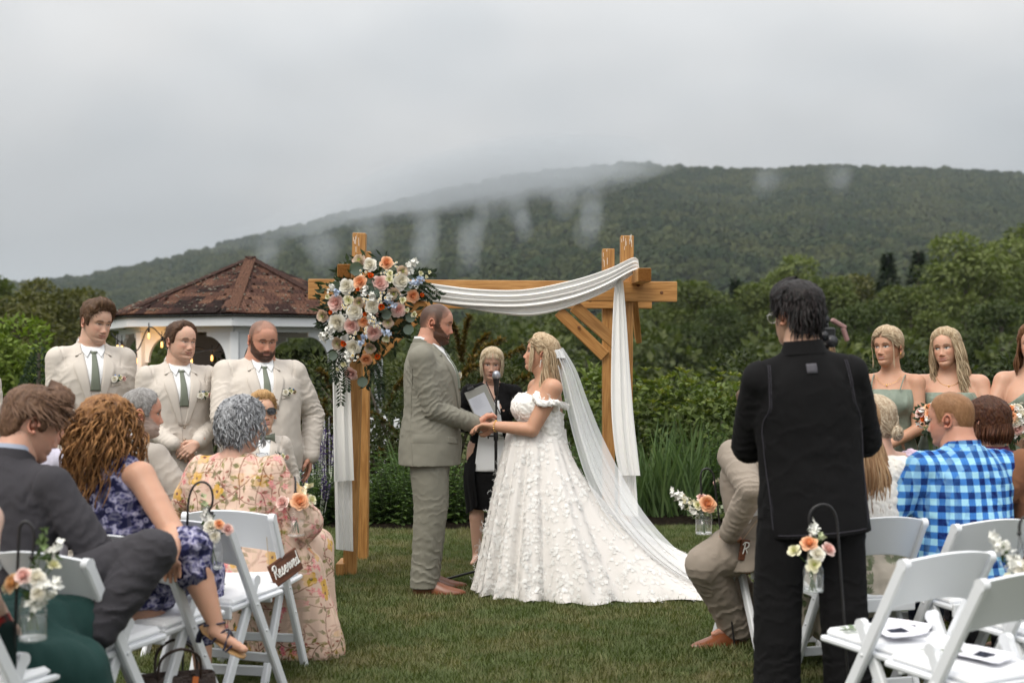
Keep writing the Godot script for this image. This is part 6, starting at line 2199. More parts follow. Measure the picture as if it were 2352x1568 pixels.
func suit_front(P: Dictionary,f: Field,m: Material,tie: Material,bow := false):
	var v := 0.105
	back_collar(P,m,0.080,0.455,0.502,"jacket_collar")
	back_collar(P,M.shirt,0.073,0.470,0.514,"shirt_collar")
	strip(P,"shirt",f,[[-0.060,0.464],[-0.050,0.36],[-0.008,0.16]],[[0.060,0.464],[0.050,0.36],[0.008,0.16]],0.003,M.shirt)
	if not bow: strip(P,"waistcoat",f,[[-0.050,0.235],[-0.02,v]],[[0.050,0.235],[0.02,v]],0.0045,m)
	for s in [-1,1]:
		var l := part_strip(P,"lapel",f,[[s * 0.058,0.455],[s * 0.042,0.33],[s * 0.006,v]],[[s * 0.092,0.400],[s * 0.110,0.340],[s * 0.030,v + 0.005]],0.0085,m,s)
		part_strip(P,"jacket_collar",f,[[s * 0.068,0.478],[s * 0.060,0.43]],[[s * 0.090,0.452],[s * 0.100,0.412]],0.010,m,s)
		part_strip(P,"collar",f,[[s * 0.064,0.482],[s * 0.012,0.448]],[[s * 0.062,0.442],[s * 0.040,0.405]],0.0125,M.shirt,s)
		if not bow: part_strip(P,"pocket_flap",f,[[s * 0.075,-0.055],[s * 0.155,-0.045]],[[s * 0.075,-0.092],[s * 0.157,-0.082]],0.004,m,s)
	part_strip(P,"breast_pocket",f,[[0.085,0.262],[0.145,0.272]],[[0.086,0.243],[0.146,0.253]],0.003,m,1)
	if not bow:
		strip(P,"tie",f,[[-0.011,0.425],[-0.019,0.33],[-0.028,0.22]],[[0.011,0.425],[0.019,0.33],[0.028,0.22]],0.0105,tie)
		var kn := Mesher.new()
		var c: Vector3 = f.hit(P.T * (Vector3(0,0.440,0) * P.k + Vector3(0,0,0.6)),P.T.basis * Vector3.FORWARD)
		kn.lathe(Transform3D(P.T.basis * Basis.from_scale(Vector3(1,1,0.7)),c + P.T.basis * Vector3(0,-0.018,0.006)),[Vector2(0.012,-0.016),Vector2(0.018,0.0),Vector2(0.022,0.014),Vector2(0.012,0.019)],14)
		part("tie_knot",kn.mesh(),tie,P.root)
	else:
		var c: Vector3 = f.hit(P.T * (Vector3(0,0.455,0) * P.k + Vector3(0,0,0.6)),P.T.basis * Vector3.FORWARD) + P.T.basis * Vector3(0,-0.004,0.012)
		var kn := Mesher.new()
		for s in [-1,1]:
			var pts := PackedVector3Array()
			for j in 7:
				for i in 9:
					var u := i / 8.0
					var an := j / 6.0 * TAU
					var hgt := lerpf(0.011,0.030,pow(u,0.8)) * (1.0 - 0.1 * sin(u * PI))
					pts.append(c + P.T.basis * Vector3(s * (0.006 + u * 0.058),sin(an) * hgt,cos(an) * 0.012 * (1.0 - 0.3 * u) + 0.004 * sin(u * 7.0)))
			kn.grid(9,7,pts)
		kn.add(ellipsoid(Transform3D(P.T.basis,c + P.T.basis * Vector3(0,0,0.004)),Vector3(0.010,0.014,0.013),Color.WHITE))
		part("bow_tie",kn.mesh(),tie,P.root)
	var b := Mesher.new()
	for y in [v - 0.01,v - 0.085]:
		var c: Vector3 = f.hit(P.T * (Vector3(0.006,y,0) * P.k + Vector3(0,0,0.6)),P.T.basis * Vector3.FORWARD)
		b.add(ellipsoid(Transform3D(P.T.basis,c),Vector3(0.009,0.009,0.004),Color.WHITE))
	part("buttons",b.mesh(),M.button,P.root)
	var line := Mesher.new()
	var pts := []
	for q in 14:
		var y := lerpf(v,-0.185,q / 13.0)
		pts.append(f.hit(P.T * (Vector3(-0.008 - 0.05 * pow(q / 13.0,4.0),y,0) * P.k + Vector3(0,0,0.6)),P.T.basis * Vector3.FORWARD))
	line.tube(pts,Array(range(14)).map(func(_x): return 0.0022),5)
	part("front_edge",line.mesh(),m,P.root)
func part_strip(P: Dictionary,called: String,f: Field,a: Array,b: Array,off: float,m: Material,s: int) -> MeshInstance3D:
	return strip(P,called,f,a,b,off,m) if s > 0 else strip(P,called,f,b,a,off,m)
func cuffs(P: Dictionary,m: Material):
	for A in P.arms:
		if A == null: continue
		var d: Vector3 = (A[2] - A[1]).normalized()
		var s := Mesher.new()
		s.tube([A[2] - d * 0.02,A[2] + d * 0.024],[0.036 * P.k,0.035 * P.k],16)
		part("shirt_cuff",s.mesh(),m,P.root)
func add_hair(P: Dictionary,m: Mesher,called := "hair"):
	part(called,m.mesh(),M.hair,P.root)
var fair := Color(0.56,0.345,0.255)
var tan_skin := Color(0.50,0.275,0.18)
var ruddy := Color(0.52,0.265,0.185)
var women := [[0.0,0.082],[0.5,0.072],[0.85,0.050],[1.15,0.012],[1.45,-0.02],[1.62,-0.005],[2.0,-0.06],[2.4,-0.085],[3.15,-0.095]]
func spot(px: float,d: float) -> Vector3:
	var p := W(px,850,d)
	p.y = 0.0
	return p
func loc(P: Dictionary,px: float,py: float,d: float) -> Vector3:
	return (P.root as Node3D).transform.affine_inverse() * W(px,py,d)
func picture(n: int,ground: Color) -> Image:
	var im := Image.create(n,n,false,Image.FORMAT_RGB8)
	im.fill(ground)
	return im
func blot(im: Image,x: float,y: float,rx: float,ry: float,turn: float,c: Color,pointed := 0.0):
	var n := im.get_width()
	var r := int(maxf(rx,ry)) + 2
	var cs := cos(turn)
	var sn := sin(turn)
	for j in range(-r,r + 1):
		for i in range(-r,r + 1):
			var u := (i * cs + j * sn) / rx
			var v := (-i * sn + j * cs) / ry
			var lim := 1.0 - pointed * absf(u)
			if u * u < 1.0 and absf(v) < (sqrt(1.0 - u * u) if pointed == 0.0 else lim * 1.05 * (1.0 - u * u * 0.2)):
				im.set_pixel(posmod(int(x) + i,n),posmod(int(y) + j,n),c * (0.92 + 0.16 * rng.randf()))
func floral_cloth() -> StandardMaterial3D:
	rng.seed = 301
	var im := picture(512,Color(0.84,0.73,0.66))
	for k in 38:
		var p := Vector2(rng.randf() * 512,rng.randf() * 512)
		var a := rnd(0,TAU)
		var turn := rnd(-0.05,0.05)
		for s in 90:
			a += turn + rnd(-0.08,0.08)
			p += Vector2(cos(a),sin(a)) * 2.0
			blot(im,p.x,p.y,1.8,1.8,0,Color(0.45,0.29,0.23))
			if s % 16 == 8: blot(im,p.x + cos(a + 1.4) * 12,p.y + sin(a + 1.4) * 12,13,5.5,a + 1.0,Color(0.46,0.46,0.22) if rng.randf() < 0.6 else Color(0.33,0.35,0.18),1.0)
			if s % 24 == 12: blot(im,p.x - cos(a + 1.2) * 10,p.y - sin(a + 1.2) * 10,8,3.5,a - 0.9,Color(0.55,0.27,0.24),1.0)
	for k in 34:
		var x := rng.randf() * 512
		var y := rng.randf() * 512
		if k % 2 == 0:
			for e in 4: blot(im,x + cos(e * 1.57 + k) * 11,y + sin(e * 1.57 + k) * 11,12,10,e * 1.57 + k,Color(0.80,0.62,0.20))
			blot(im,x,y,5,5,0,Color(0.32,0.17,0.09))
		else:
			for q in 4:
				var ox := x + rnd(-22,22)
				var oy := y + rnd(-22,22)
				for e in 5: blot(im,ox + cos(e * 1.26) * 5,oy + sin(e * 1.26) * 5,5.5,3,e * 1.26,Color(0.86,0.48,0.52),0.6)
				blot(im,ox,oy,2,2,0,Color(0.55,0.15,0.2))
	return triplanar(painted(im,0.75),Vector3.ONE * 1.25)
func plaid_cloth() -> StandardMaterial3D:
	var im := picture(96,Color.WHITE)
	for y in 96:
		for x in 96:
			var a := int((x % 48) < 24)
			var b := int((y % 48) < 24)
			var c := Color(0.66,0.86,0.93)
			if a + b == 1: c = Color(0.20,0.42,0.72) if (x + y) % 2 else Color(0.30,0.54,0.80)
			if a + b == 2: c = Color(0.03,0.10,0.34)
			if (x % 48) in [11,12] and not b: c = c.lerp(Color(0.1,0.3,0.6),0.3)
			im.set_pixel(x,y,c)
	return triplanar(painted(im,0.85),Vector3.ONE * 8.6)
func leafy_cloth(ground: Color,leaf_: Color,seed_: int,red := false) -> StandardMaterial3D:
	rng.seed = seed_
	var im := picture(256,ground)
	for k in 46:
		var x := rng.randf() * 256
		var y := rng.randf() * 256
		var a := rnd(0,TAU)
		if red:
			for e in 5: blot(im,x + cos(e * 1.26 + a) * 9,y + sin(e * 1.26 + a) * 9,11,8,e * 1.26 + a,leaf_ * rnd(0.7,1.1))
			if k > 3: break
		else:
			for e in 4: blot(im,x + cos(a + e * 0.45) * 13,y + sin(a + e * 0.45) * 13,15,4.5,a + e * 0.45,leaf_ * rnd(0.85,1.2),1.0)
	return triplanar(painted(im,0.85),Vector3.ONE * 3.2)
func make_people():
	M.skin = vmat(0.48,0.42)
	M.skin.subsurf_scatter_enabled = true
	M.skin.subsurf_scatter_strength = 0.12
	M.hair = vmat(0.5,0.3)
	M.beige = cloth(Color(0.57,0.52,0.465),0.8,0.1)
	M.sage_suit = cloth(Color(0.205,0.197,0.162),0.75,0.2)
	M.tan_suit = cloth(Color(0.27,0.23,0.19),0.8,0.15)
	M.charcoal = cloth(Color(0.042,0.040,0.046),0.85,0.25)
	M.black_cloth = cloth(Color(0.006,0.0058,0.0064),0.9,0.02)
	M.shirt = cloth(Color(0.78,0.79,0.80),0.7,0.1)
	M.sage_tie = cloth(Color(0.165,0.185,0.145),0.5,0.3)
	M.sage_satin = cloth(Color(0.195,0.235,0.19),0.36,0.5)
	M.button = mat(Color(0.45,0.38,0.30),0.35)
	M.brown_leather = mat(Color(0.19,0.058,0.020),0.32,0.6)
	M.dark_sole = mat(Color(0.04,0.02,0.012),0.7)
	M.gold = mat(Color(0.80,0.52,0.18),0.25)
	M.gold.metallic = 1.0
	M.pearl = mat(Color(0.82,0.78,0.72),0.25,0.7)
	rng.seed = 211
	groomsmen()
	ring_boy()
	officiant()
	groom()
	bride()
	bridesmaids()
	camera_operator()
	guests_left()
	guests_right()
func suited(P: Dictionary,suit: Material,tie: Material,bow := false):
	var f := jacket(P,suit)
	wear(P,"jacket",f,suit,0.0085)
	trousers(P,suit)
	suit_front(P,f,suit,tie,bow)
	shoes(P,M.brown_leather,M.dark_sole)
	P.jacket = f
func short_hair(P: Dictionary,side: float,top: float,front_up := 0.0,n := 260,ln := 0.03,sweep := Vector3(0.3,0.2,0.6),lift := 0.5,grain := 1.0):
	var m := Mesher.new()
	hair_cap(m,P.H,P.L,side,top,front_up,grain)
	if n: tufts(m,P.H,P.L,n,ln,lift,sweep,lerpf(side,top,0.7),0.02)
	add_hair(P,m)
func clasp(P: Dictionary,y: float,z: float):
	var k: float = P.k
	P.T = P.T
	arm(P,0,Vector3(-0.075,y,z) ,Vector3(-0.6,-0.4,-0.7))
	arm(P,1,Vector3(0.085,y + 0.01,z + 0.005),Vector3(0.6,-0.4,-0.7))
	P.hands.append(hand(P.arms[0][2] + Vector3(0.012,-0.008,0.0),Vector3(0.75,-0.62,0.12),Vector3(-0.25,-0.25,-1),true,k,[0.35,0.4,0.45,0.5],0.6))
	P.hands.append(hand(P.arms[1][2] + Vector3(-0.012,-0.006,0.022),Vector3(-0.80,-0.55,0.10),Vector3(0.2,-0.3,-1),false,k,[0.45,0.5,0.5,0.55],0.5))
func groomsmen():
	var P := new_person("tallest groomsman in a beige suit and sage tie, standing left of the gazebo post",spot(209,8.8),0.42,1.845,{"skin": fair,"hair": Color(0.060,0.032,0.019),"hair_light": Color(0.13,0.075,0.042),"open": 0.45,"smile": 0.35,"wide": 0.98,"jaw": 1.02,"rosy": 0.7,"stubble": 0.25,"gaze": 0.4,"bulk": 1.12})
	stand(P,0.02,0.0)
	pose_head(P,0.42,0.22,-0.06)
	clasp(P,0.98,0.21)
	build_body(P,false)
	suited(P,M.beige,M.sage_tie)
	cuffs(P,M.shirt)
	short_hair(P,0.012,0.030,0.016,1100,0.027,Vector3(0.4,-0.1,0.8),0.1)
	boutonniere(P,P.jacket,0.115,0.285)
	P = new_person("smiling middle groomsman in a beige suit with hands clasped",spot(407,8.85),0.46,1.705,{"skin": fair,"hair": Color(0.050,0.026,0.016),"hair_light": Color(0.11,0.06,0.034),"open": 0.4,"smile": 0.95,"jaw": 1.1,"wide": 1.03,"rosy": 0.75,"gaze": 0.8,"bulk": 1.15,"stubble": 0.2,"hairline": [[0.0,0.094],[0.5,0.086],[0.8,0.062],[1.1,0.045],[1.28,-0.02],[1.5,-0.025],[1.62,0.012],[1.95,0.0],[2.2,-0.05],[2.6,-0.07],[3.15,-0.075]]})
	stand(P,0.02)
	pose_head(P,0.38,0.06,-0.05)
	clasp(P,0.955,0.20)
	build_body(P,false)
	suited(P,M.beige,M.sage_tie)
	cuffs(P,M.shirt)
	short_hair(P,0.010,0.018,0.004,800,0.024,Vector3(-0.5,-0.3,-0.4),0.06)
	boutonniere(P,P.jacket,0.115,0.285)
	P = new_person("bearded broad groomsman in a beige suit behind the boy",spot(596,8.95),0.40,1.735,{"skin": ruddy,"hair": Color(0.075,0.045,0.03),"brow": Color(0.06,0.032,0.02),"beard": 1.0,"beard_color": Color(0.040,0.018,0.010),"buzz": 0.75,"open": 0.35,"smile": -0.15,"jaw": 1.10,"wide": 1.06,"rosy": 0.8,"bulk": 1.36,"belly": 0.03,"male": 1.3,"neck": 1.1,"hairline": [[0.0,0.086],[0.5,0.080],[0.8,0.055],[1.15,0.04],[1.3,-0.03],[1.5,-0.03],[1.62,0.012],[1.95,0.0],[2.2,-0.05],[2.6,-0.075],[3.15,-0.08]]})
	stand(P,0.03)
	pose_head(P,0.12,0.30,0.0)
	arm(P,0,Vector3(-0.10,1.02,0.33),Vector3(-0.9,-0.2,-0.5))
	arm(P,1,Vector3(0.305,0.86,0.07),Vector3(0.8,0.1,-0.5))
	P.hands.append(hand(P.arms[0][2],Vector3(0.5,-0.5,0.6),Vector3(0.2,-1,-0.2),true,P.k,[0.3,0.35,0.4,0.4]))
	P.hands.append(hand(P.arms[1][2],Vector3(-0.15,-1,0.1),Vector3(-1,0,0),false,P.k,[0.2,0.2,0.25,0.3]))
	build_body(P,false)
	suited(P,M.beige,M.sage_tie)
	cuffs(P,M.shirt)
	boutonniere(P,P.jacket,0.125,0.285,["white_rose","cream_lisianthus","pale_ranunculus"])
	P = new_person("dark haired groomsman in a beige suit, cut off by the left edge",spot(-88,8.7),0.4,1.66,{"skin": ruddy,"hair": Color(0.03,0.018,0.012),"open": 0.7,"smile": 0.1})
	stand(P)
	pose_head(P,0.35,0.1)
	clasp(P,0.88,0.18)
	build_body(P,false)
	suited(P,M.beige,M.sage_tie)
	short_hair(P,0.012,0.024,0.008,150)
func ring_boy():
	var P := new_person("little boy in a beige suit, sunglasses and sage bow tie before the bearded groomsman",spot(603,8.35),0.30,1.215,{"skin": Color(0.60,0.36,0.25),"hair": Color(0.30,0.17,0.07),"hair_light": Color(0.50,0.32,0.15),"open": 0.9,"smile": 0.1,"male": 0.0,"wide": 1.02,"jaw": 0.94,"nose": 0.75,"brow": Color(0.36,0.22,0.11),"brows": 0.5,"lash": 0.4,"teeth": 0.5,"head": 1.06,"neck": 0.85,"shoulder": 0.168})
	stand(P,-0.02)
	pose_head(P,0.12,-0.10,0.06)
	arm(P,0,Vector3(-0.17,0.62,0.06),Vector3(-0.5,0,-1))
	arm(P,1,Vector3(0.17,0.62,0.06),Vector3(0.5,0,-1))
	for s in 2: P.hands.append(hand(P.arms[s][2],Vector3(0,-1,0.1),Vector3(1 - 2 * s,0,0),s == 0,P.k,[0.3,0.35,0.4,0.4]))
	build_body(P,false)
	suited(P,M.beige,M.sage_tie,true)
	short_hair(P,0.012,0.024,0.012,900,0.026,Vector3(0.6,-0.2,0.7),0.1)
	boutonniere(P,P.jacket,0.115,0.285)
	var frame := Mesher.new()
	var lens := Mesher.new()
	var H: Transform3D = P.H
	for s in [-1,1]:
		var ring := []
		for q in 21:
			var an := q / 20.0 * TAU
			var x := signf(cos(an)) * pow(absf(cos(an)),0.7) * 0.0255
			var y := signf(sin(an)) * pow(absf(sin(an)),0.7) * 0.0195
			ring.append(H * Vector3(s * 0.033 + x,0.002 + y,0.112 - absf(s * 0.033 + x) * 0.16))
		frame.tube(ring,Array(range(21)).map(func(_x): return 0.0042),7)
		var pts := PackedVector3Array()
		for j in 5:
			for i in 21:
				var an := i / 20.0 * TAU
				var r := j / 4.0
				var x := signf(cos(an)) * pow(absf(cos(an)),0.7) * 0.0255 * r
				var y := signf(sin(an)) * pow(absf(sin(an)),0.7) * 0.0195 * r
				pts.append(H * Vector3(s * 0.033 + x,0.002 + y,0.114 - absf(s * 0.033 + x) * 0.16 - r * r * 0.002))
		lens.grid(21,5,pts)
		frame.tube([H * Vector3(s * 0.060,0.012,0.100),H * Vector3(s * 0.082,0.010,0.04),H * Vector3(s * 0.080,0.004,-0.01)],[0.0045,0.0035,0.003],6)
	frame.tube([H * Vector3(-0.008,0.008,0.112),H * Vector3(0.008,0.008,0.112)],[0.0035,0.0035],6)
	var g := part("sunglasses",frame.mesh(),mat(Color(0.012,0.011,0.014),0.25,0.6),P.root)
	part("lenses",lens.mesh(),mat(Color(0.012,0.013,0.018),0.06,0.8),g)
	var c: Vector3 = (P.jacket as Field).hit(P.T * (Vector3(-0.025,0.275,0) * P.k + Vector3(0,0,0.6)),P.T.basis * Vector3.FORWARD)
	var bt := Transform3D(P.T.basis,c + P.T.basis * Vector3(0,0,0.012))
	var poly := []
	for q in [[-0.034,0.030],[-0.030,0.038],[-0.018,0.034],[0,0.040],[0.018,0.034],[0.030,0.038],[0.034,0.030],[0.030,0.012],[0.035,-0.010],[0.028,-0.028],[0.0,-0.040],[-0.028,-0.028],[-0.035,-0.010],[-0.030,0.012]]: poly.append(Vector2(q[0],q[1]))
	var node := Node3D.new()
	node.name = "badge"
	node.transform = bt
	P.root.add_child(node,true)
	for e in [[1.0,0.0,Color(0.03,0.05,0.12),"badge_rim"],[0.94,0.0025,Color(0.85,0.86,0.88),"badge_plate"]]:
		var m := Mesher.new()
		var top := []
		for q: Vector2 in poly: top.append(Vector3(q.x * e[0],q.y * e[0],e[1] + 0.002))
		for q in top.size(): m.face([Vector3(0,0,e[1] + 0.002),top[q],top[(q + 1) % top.size()]],Vector3.BACK)
		for q in top.size(): m.face([top[q],top[(q + 1) % top.size()],top[(q + 1) % top.size()] - Vector3(0,0,0.004),top[q] - Vector3(0,0,0.004)],top[q])
		part(e[3],m.mesh(),mat(e[2],0.4),node)
	for w in [["RING",0.019,0.0035],["SECURITY",0.0105,-0.015]]:
		var tm := TextMesh.new()
		var fnt := SystemFont.new()
		fnt.font_names = PackedStringArray(["Droid Serif"])
		fnt.font_weight = 700
		tm.font = fnt
		tm.text = w[0]
		tm.font_size = 32
		tm.pixel_size = w[1] / 32.0 * 1.15
		tm.depth = 0.001
		part("lettering",tm,mat(Color(0.03,0.07,0.16),0.5),node,Transform3D(Basis.IDENTITY,Vector3(0,w[2],0.0056)))
func groom():
	var P := new_person("groom in a sage grey suit, bearded, facing the bride and holding her hands",spot(985,8.97),PI / 2.0,1.85,{"skin": ruddy,"hair": Color(0.050,0.030,0.022),"brow": Color(0.055,0.03,0.02),"beard": 1.0,"beard_color": Color(0.060,0.026,0.014),"buzz": 0.93,"open": 0.3,"smile": 0.1,"rosy": 0.85,"bulk": 1.16,"belly": 0.012,"male": 1.2,"jaw": 1.05,"gaze": 0.0})
	stand(P,0.0,-0.12,0.0,0.07)
	pose_head(P,-0.10,0.22,0.0,0.25)
	arm(P,0,Vector3(-0.085,1.065,0.285),Vector3(-0.4,-0.7,-0.6))
	arm(P,1,Vector3(0.085,1.065,0.285),Vector3(0.4,-0.7,-0.6))
	P.hands.append(hand(P.arms[0][2] + Vector3(0,-0.002,0.005),Vector3(0.12,-0.30,1),Vector3(0.6,0.7,0.1),true,P.k * 1.08,[0.35,0.42,0.5,0.55],0.8))
	P.hands.append(hand(P.arms[1][2] + Vector3(0,-0.002,0.005),Vector3(-0.12,-0.30,1),Vector3(-0.6,0.7,0.1),false,P.k * 1.08,[0.35,0.42,0.5,0.55],0.8))
	build_body(P,false)
	var f := jacket(P,M.sage_suit,-0.215,1.03)
	wear(P,"jacket",f,M.sage_suit,0.008)
	trousers(P,M.sage_suit,[0.106,0.096,0.084,0.076,0.072],"trousers",0.0085)
	suit_front(P,f,M.sage_suit,M.sage_tie)
	shoes(P,M.brown_leather,M.dark_sole)
	cuffs(P,M.shirt)
	boutonniere(P,f,0.11,0.30)
	var s := Mesher.new()
	for q in [[0.492,0.512,0.068,0.066,M.shirt,"collar"],[0.472,0.500,0.079,0.074,M.sage_suit,"jacket_collar"]]:
		s = Mesher.new()
		var pts := PackedVector3Array()
		for j in 4:
			for i in 25:
				var a := lerpf(-2.5,2.5,i / 24.0) + PI
				var y: float = lerpf(q[0],q[1],j / 3.0)
				var r: float = lerpf(q[2],q[3],j / 3.0) * 1.06
				pts.append(P.T * (Vector3(sin(a) * r,y - 0.022 * maxf(cos(a),-0.2),cos(a) * r * 0.95 - 0.018) * P.k))
		s.grid(25,4,pts)
		part(q[5],s.mesh(),q[4],P.root)
	strip_side(P,f,M.sage_suit)
func strip_side(P: Dictionary,f: Field,m: Material):
	var s := Mesher.new()
	var pts := PackedVector3Array()
	for j in 4:
		for i in 7:
			var u := lerpf(-0.075,0.085,i / 6.0)
			var y := lerpf(0.0,-0.05,j / 3.0) + 0.012 * u
			var h := f.hit(P.T * (Vector3(-0.7,y - 0.03,u) * P.k),P.T.basis * Vector3.RIGHT)
			pts.append(h + P.T.basis * Vector3(-0.005 if i > 0 and i < 6 and j > 0 and j < 3 else -0.001,0,0))
	s.grid(7,4,pts)
	part("side_pocket_flap",s.mesh(),m,P.root)
	s = Mesher.new()
	var seam := []
	for q in 16: seam.append(f.hit(P.T * (Vector3(-0.7,lerpf(0.34,-0.20,q / 15.0),-0.052 - 0.02 * sin(q / 15.0 * PI)) * P.k),P.T.basis * Vector3.RIGHT))
	s.tube(seam,Array(range(16)).map(func(_x): return 0.0024),5)
	part("side_seam",s.mesh(),m,P.root)
func officiant():
	var P := new_person("officiant with short blonde hair and pearls, between the couple behind the microphone",spot(1129,10.2),-0.02,1.555,{"skin": Color(0.54,0.33,0.245),"hair": Color(0.36,0.27,0.165),"hair_light": Color(0.66,0.57,0.42),"male": 0.0,"open": 0.75,"smile": -0.1,"age": 1.0,"brow": Color(0.22,0.14,0.09),"brows": 0.6,"jaw": 0.98,"lash": 0.6,"iris": Color(0.09,0.12,0.13),"hairline": women,"lip": Color(0.40,0.16,0.14),"bulk": 1.05})
	stand(P,0.02)
	pose_head(P,0.02,0.10,-0.03)
	arm(P,0,Vector3(-0.10,1.00,0.20),Vector3(-0.8,-0.6,-0.2))
	arm(P,1,Vector3(0.075,0.975,0.22),Vector3(0.8,-0.6,-0.2))
	P.hands.append(hand(P.arms[1][2],Vector3(-1,0.22,0.12),Vector3(0.1,0.5,-1),false,P.k * 1.02,[0.12,0.3,0.35,0.4],0.3))
	P.hands.append(hand(P.arms[0][2],Vector3(0.6,0.3,0.1),Vector3(0,0.4,1),true,P.k,[0.4,0.45,0.5,0.5],0.3))
	build_body(P,true)
	var k: float = P.k
	var f := Field.new(31)
	f.loft(P.T,[[-0.22,0.196,0.145,0.0],[-0.1,0.190,0.138,0.0],[0.05,0.168,0.122,0.0],[0.15,0.165,0.120,0.01],[0.26,0.176,0.132,0.018],[0.35,0.170,0.112,0.0],[0.42,0.140,0.088,-0.012],[0.462,0.085,0.070,-0.018]],k,k,k,0.03)
	sleeves(P,f,[0.066,0.062,0.055,0.050,0.042])
	f.rough = 0.004
	wear(P,"cardigan",f,M.black_cloth)
	strip(P,"blouse",f,[[-0.062,0.34],[-0.092,0.10],[-0.130,-0.205]],[[0.062,0.34],[0.092,0.10],[0.130,-0.205]],0.006,M.shirt,null,10,20)
	var skin := mat(P.L.skin,0.5)
	strip(P,"neckline",f,[[-0.062,0.455],[-0.010,0.285]],[[0.062,0.455],[0.010,0.285]],0.0085,skin,null,8,14)
	var sk := Field.new(33)
	sk.loft(Transform3D(Basis.IDENTITY,Vector3(0,0,0)),[[0.44,0.155,0.125],[0.6,0.172,0.135],[0.75,0.182,0.135],[0.85,0.170,0.125]],k,k,k)
	sk.rough = 0.004
	wear(P,"skirt",sk,M.black_cloth)
	var panel := Mesher.new()
	for s in [-1,1]:
		var pts := PackedVector3Array()
		for j in 20:
			for i in 10:
				var u := i / 9.0
				var v := j / 19.0
				pts.append(Vector3(s * (0.115 + 0.095 * u + 0.01 * sin(v * 5.0)),lerpf(0.80,0.47 - 0.07 * u,v),0.125 - 0.12 * u * u + 0.02 * sin(u * 14.0 + v * 2.0) * v) * Vector3(k,k,k))
		panel.grid(10,20,pts)
	part("cardigan_front",panel.mesh(),M.black_cloth,P.root)
	var m := Mesher.new()
	hair_cap(m,P.H,P.L,0.013,0.018,0.0,0.8)
	for q in 320:
		var a := rnd(-2.9,2.9)
		if absf(a) < 0.85: continue
		var p0 := head_point(0.085,a,P.L) * 1.14
		var p1 := head_point(0.0,a,P.L) * Vector3(1.24,1,1.14)
		var p2 := head_point(-0.075,a,P.L)
		p2 = Vector3(p2.x * 1.40,rnd(-0.098,-0.070),p2.z * 1.2 - 0.004)
		lock(m,[P.H * p0,P.H * (p0.lerp(p1,0.5) * 1.04),P.H * p1,P.H * (p2 + Vector3(rnd(-0.006,0.01) * signf(a),0,rnd(-0.01,0.01)))],rnd(0.0010,0.0022),rcol(P.L.hair,P.L.hair_light),9)
	for q in 60:
		var a := rnd(-0.85,0.85)
		var p0 := head_point(0.105,a * 0.6 + 0.1,P.L) * 1.10
		var p1 := head_point(0.062,a,P.L) * Vector3(1.08,1.04,1.07)
		var p2 := head_point(rnd(0.036,0.055) - 0.045 * smoothstep(0.4,0.85,absf(a)),a * 1.1,P.L) * Vector3(1.08,1,1.04)
		lock(m,[P.H * p0,P.H * p1,P.H * p2],rnd(0.0008,0.0014),rcol(P.L.hair,P.L.hair_light),8)
	add_hair(P,m)
	m = Mesher.new()
	for q in 33:
		var a := lerpf(-2.2,2.2,q / 32.0)
		var at: Vector3 = P.T * (Vector3(sin(a) * 0.060,0.455 - 0.062 * maxf(cos(a),-0.1),cos(a) * 0.066 + 0.012) * k)
		m.ball(at,Vector3.ONE * 0.0052,5,8)
	part("pearl_necklace",m.mesh(),M.pearl,P.root)
	m = Mesher.new()
	for s in [-1,1]: m.ball(P.H * Vector3(s * 0.082,-0.042,0.0),Vector3.ONE * 0.007,5,8)
	part("earring",m.mesh(),M.gold,P.root)
	var at := W(1106,926,9.93)
	var fold := thing("clipboard_folder","grey folder with a clipped printed page, held by the officiant","clipboard",at)
	fold.basis = Basis(Vector3.BACK,0.42) * Basis(Vector3.RIGHT,-0.25)
	m = Mesher.new()
	m.box(Transform3D.IDENTITY,Vector3(0.165,0.235,0.008),0.002)
	part("board",m.mesh(),mat(Color(0.27,0.27,0.245),0.6),fold)
	m = Mesher.new()
	m.box(Transform3D(Basis.IDENTITY,Vector3(0.089,0,0.0)),Vector3(0.008,0.258,0.014),0.002)
	part("spine",m.mesh(),M.black_plastic,fold)
	m = Mesher.new()
	m.box(Transform3D(Basis(Vector3.BACK,0.03),Vector3(-0.012,-0.02,0.0058)),Vector3(0.125,0.165,0.001))
	part("page",m.mesh(),mat(Color(0.52,0.54,0.60),0.7),fold)
	m = Mesher.new()
	for q in 9: m.box(Transform3D(Basis(Vector3.BACK,0.03),Vector3(-0.02 + rnd(-0.006,0.006),0.045 - q * 0.009,0.0066)),Vector3(rnd(0.05,0.09),0.0018,0.0006))
	part("printed_lines",m.mesh(),mat(Color(0.42,0.43,0.48),0.7),fold)
	m = Mesher.new()
	for q in 16: m.leaf(Vector3(0.0 + rnd(0,0.045),-0.095,0.007),Vector3(rnd(-0.2,0.2),1,0.02),Vector3.BACK,rnd(0.02,0.055),0.008,Color(0.12,0.16,0.12),0.02)
	part("printed_firs",m.mesh(),M.leaf,fold)
	m = Mesher.new()
	m.box(Transform3D(Basis.IDENTITY,Vector3(-0.03,0.128,0.004)),Vector3(0.05,0.022,0.022),0.004)
	for sx in [-1,1]: m.tube([Vector3(-0.03 + sx * 0.016,0.125,0.016),Vector3(-0.03 + sx * 0.008,0.152,0.012)],[0.002,0.002],5)
	part("binder_clip",m.mesh(),M.black_plastic,fold)
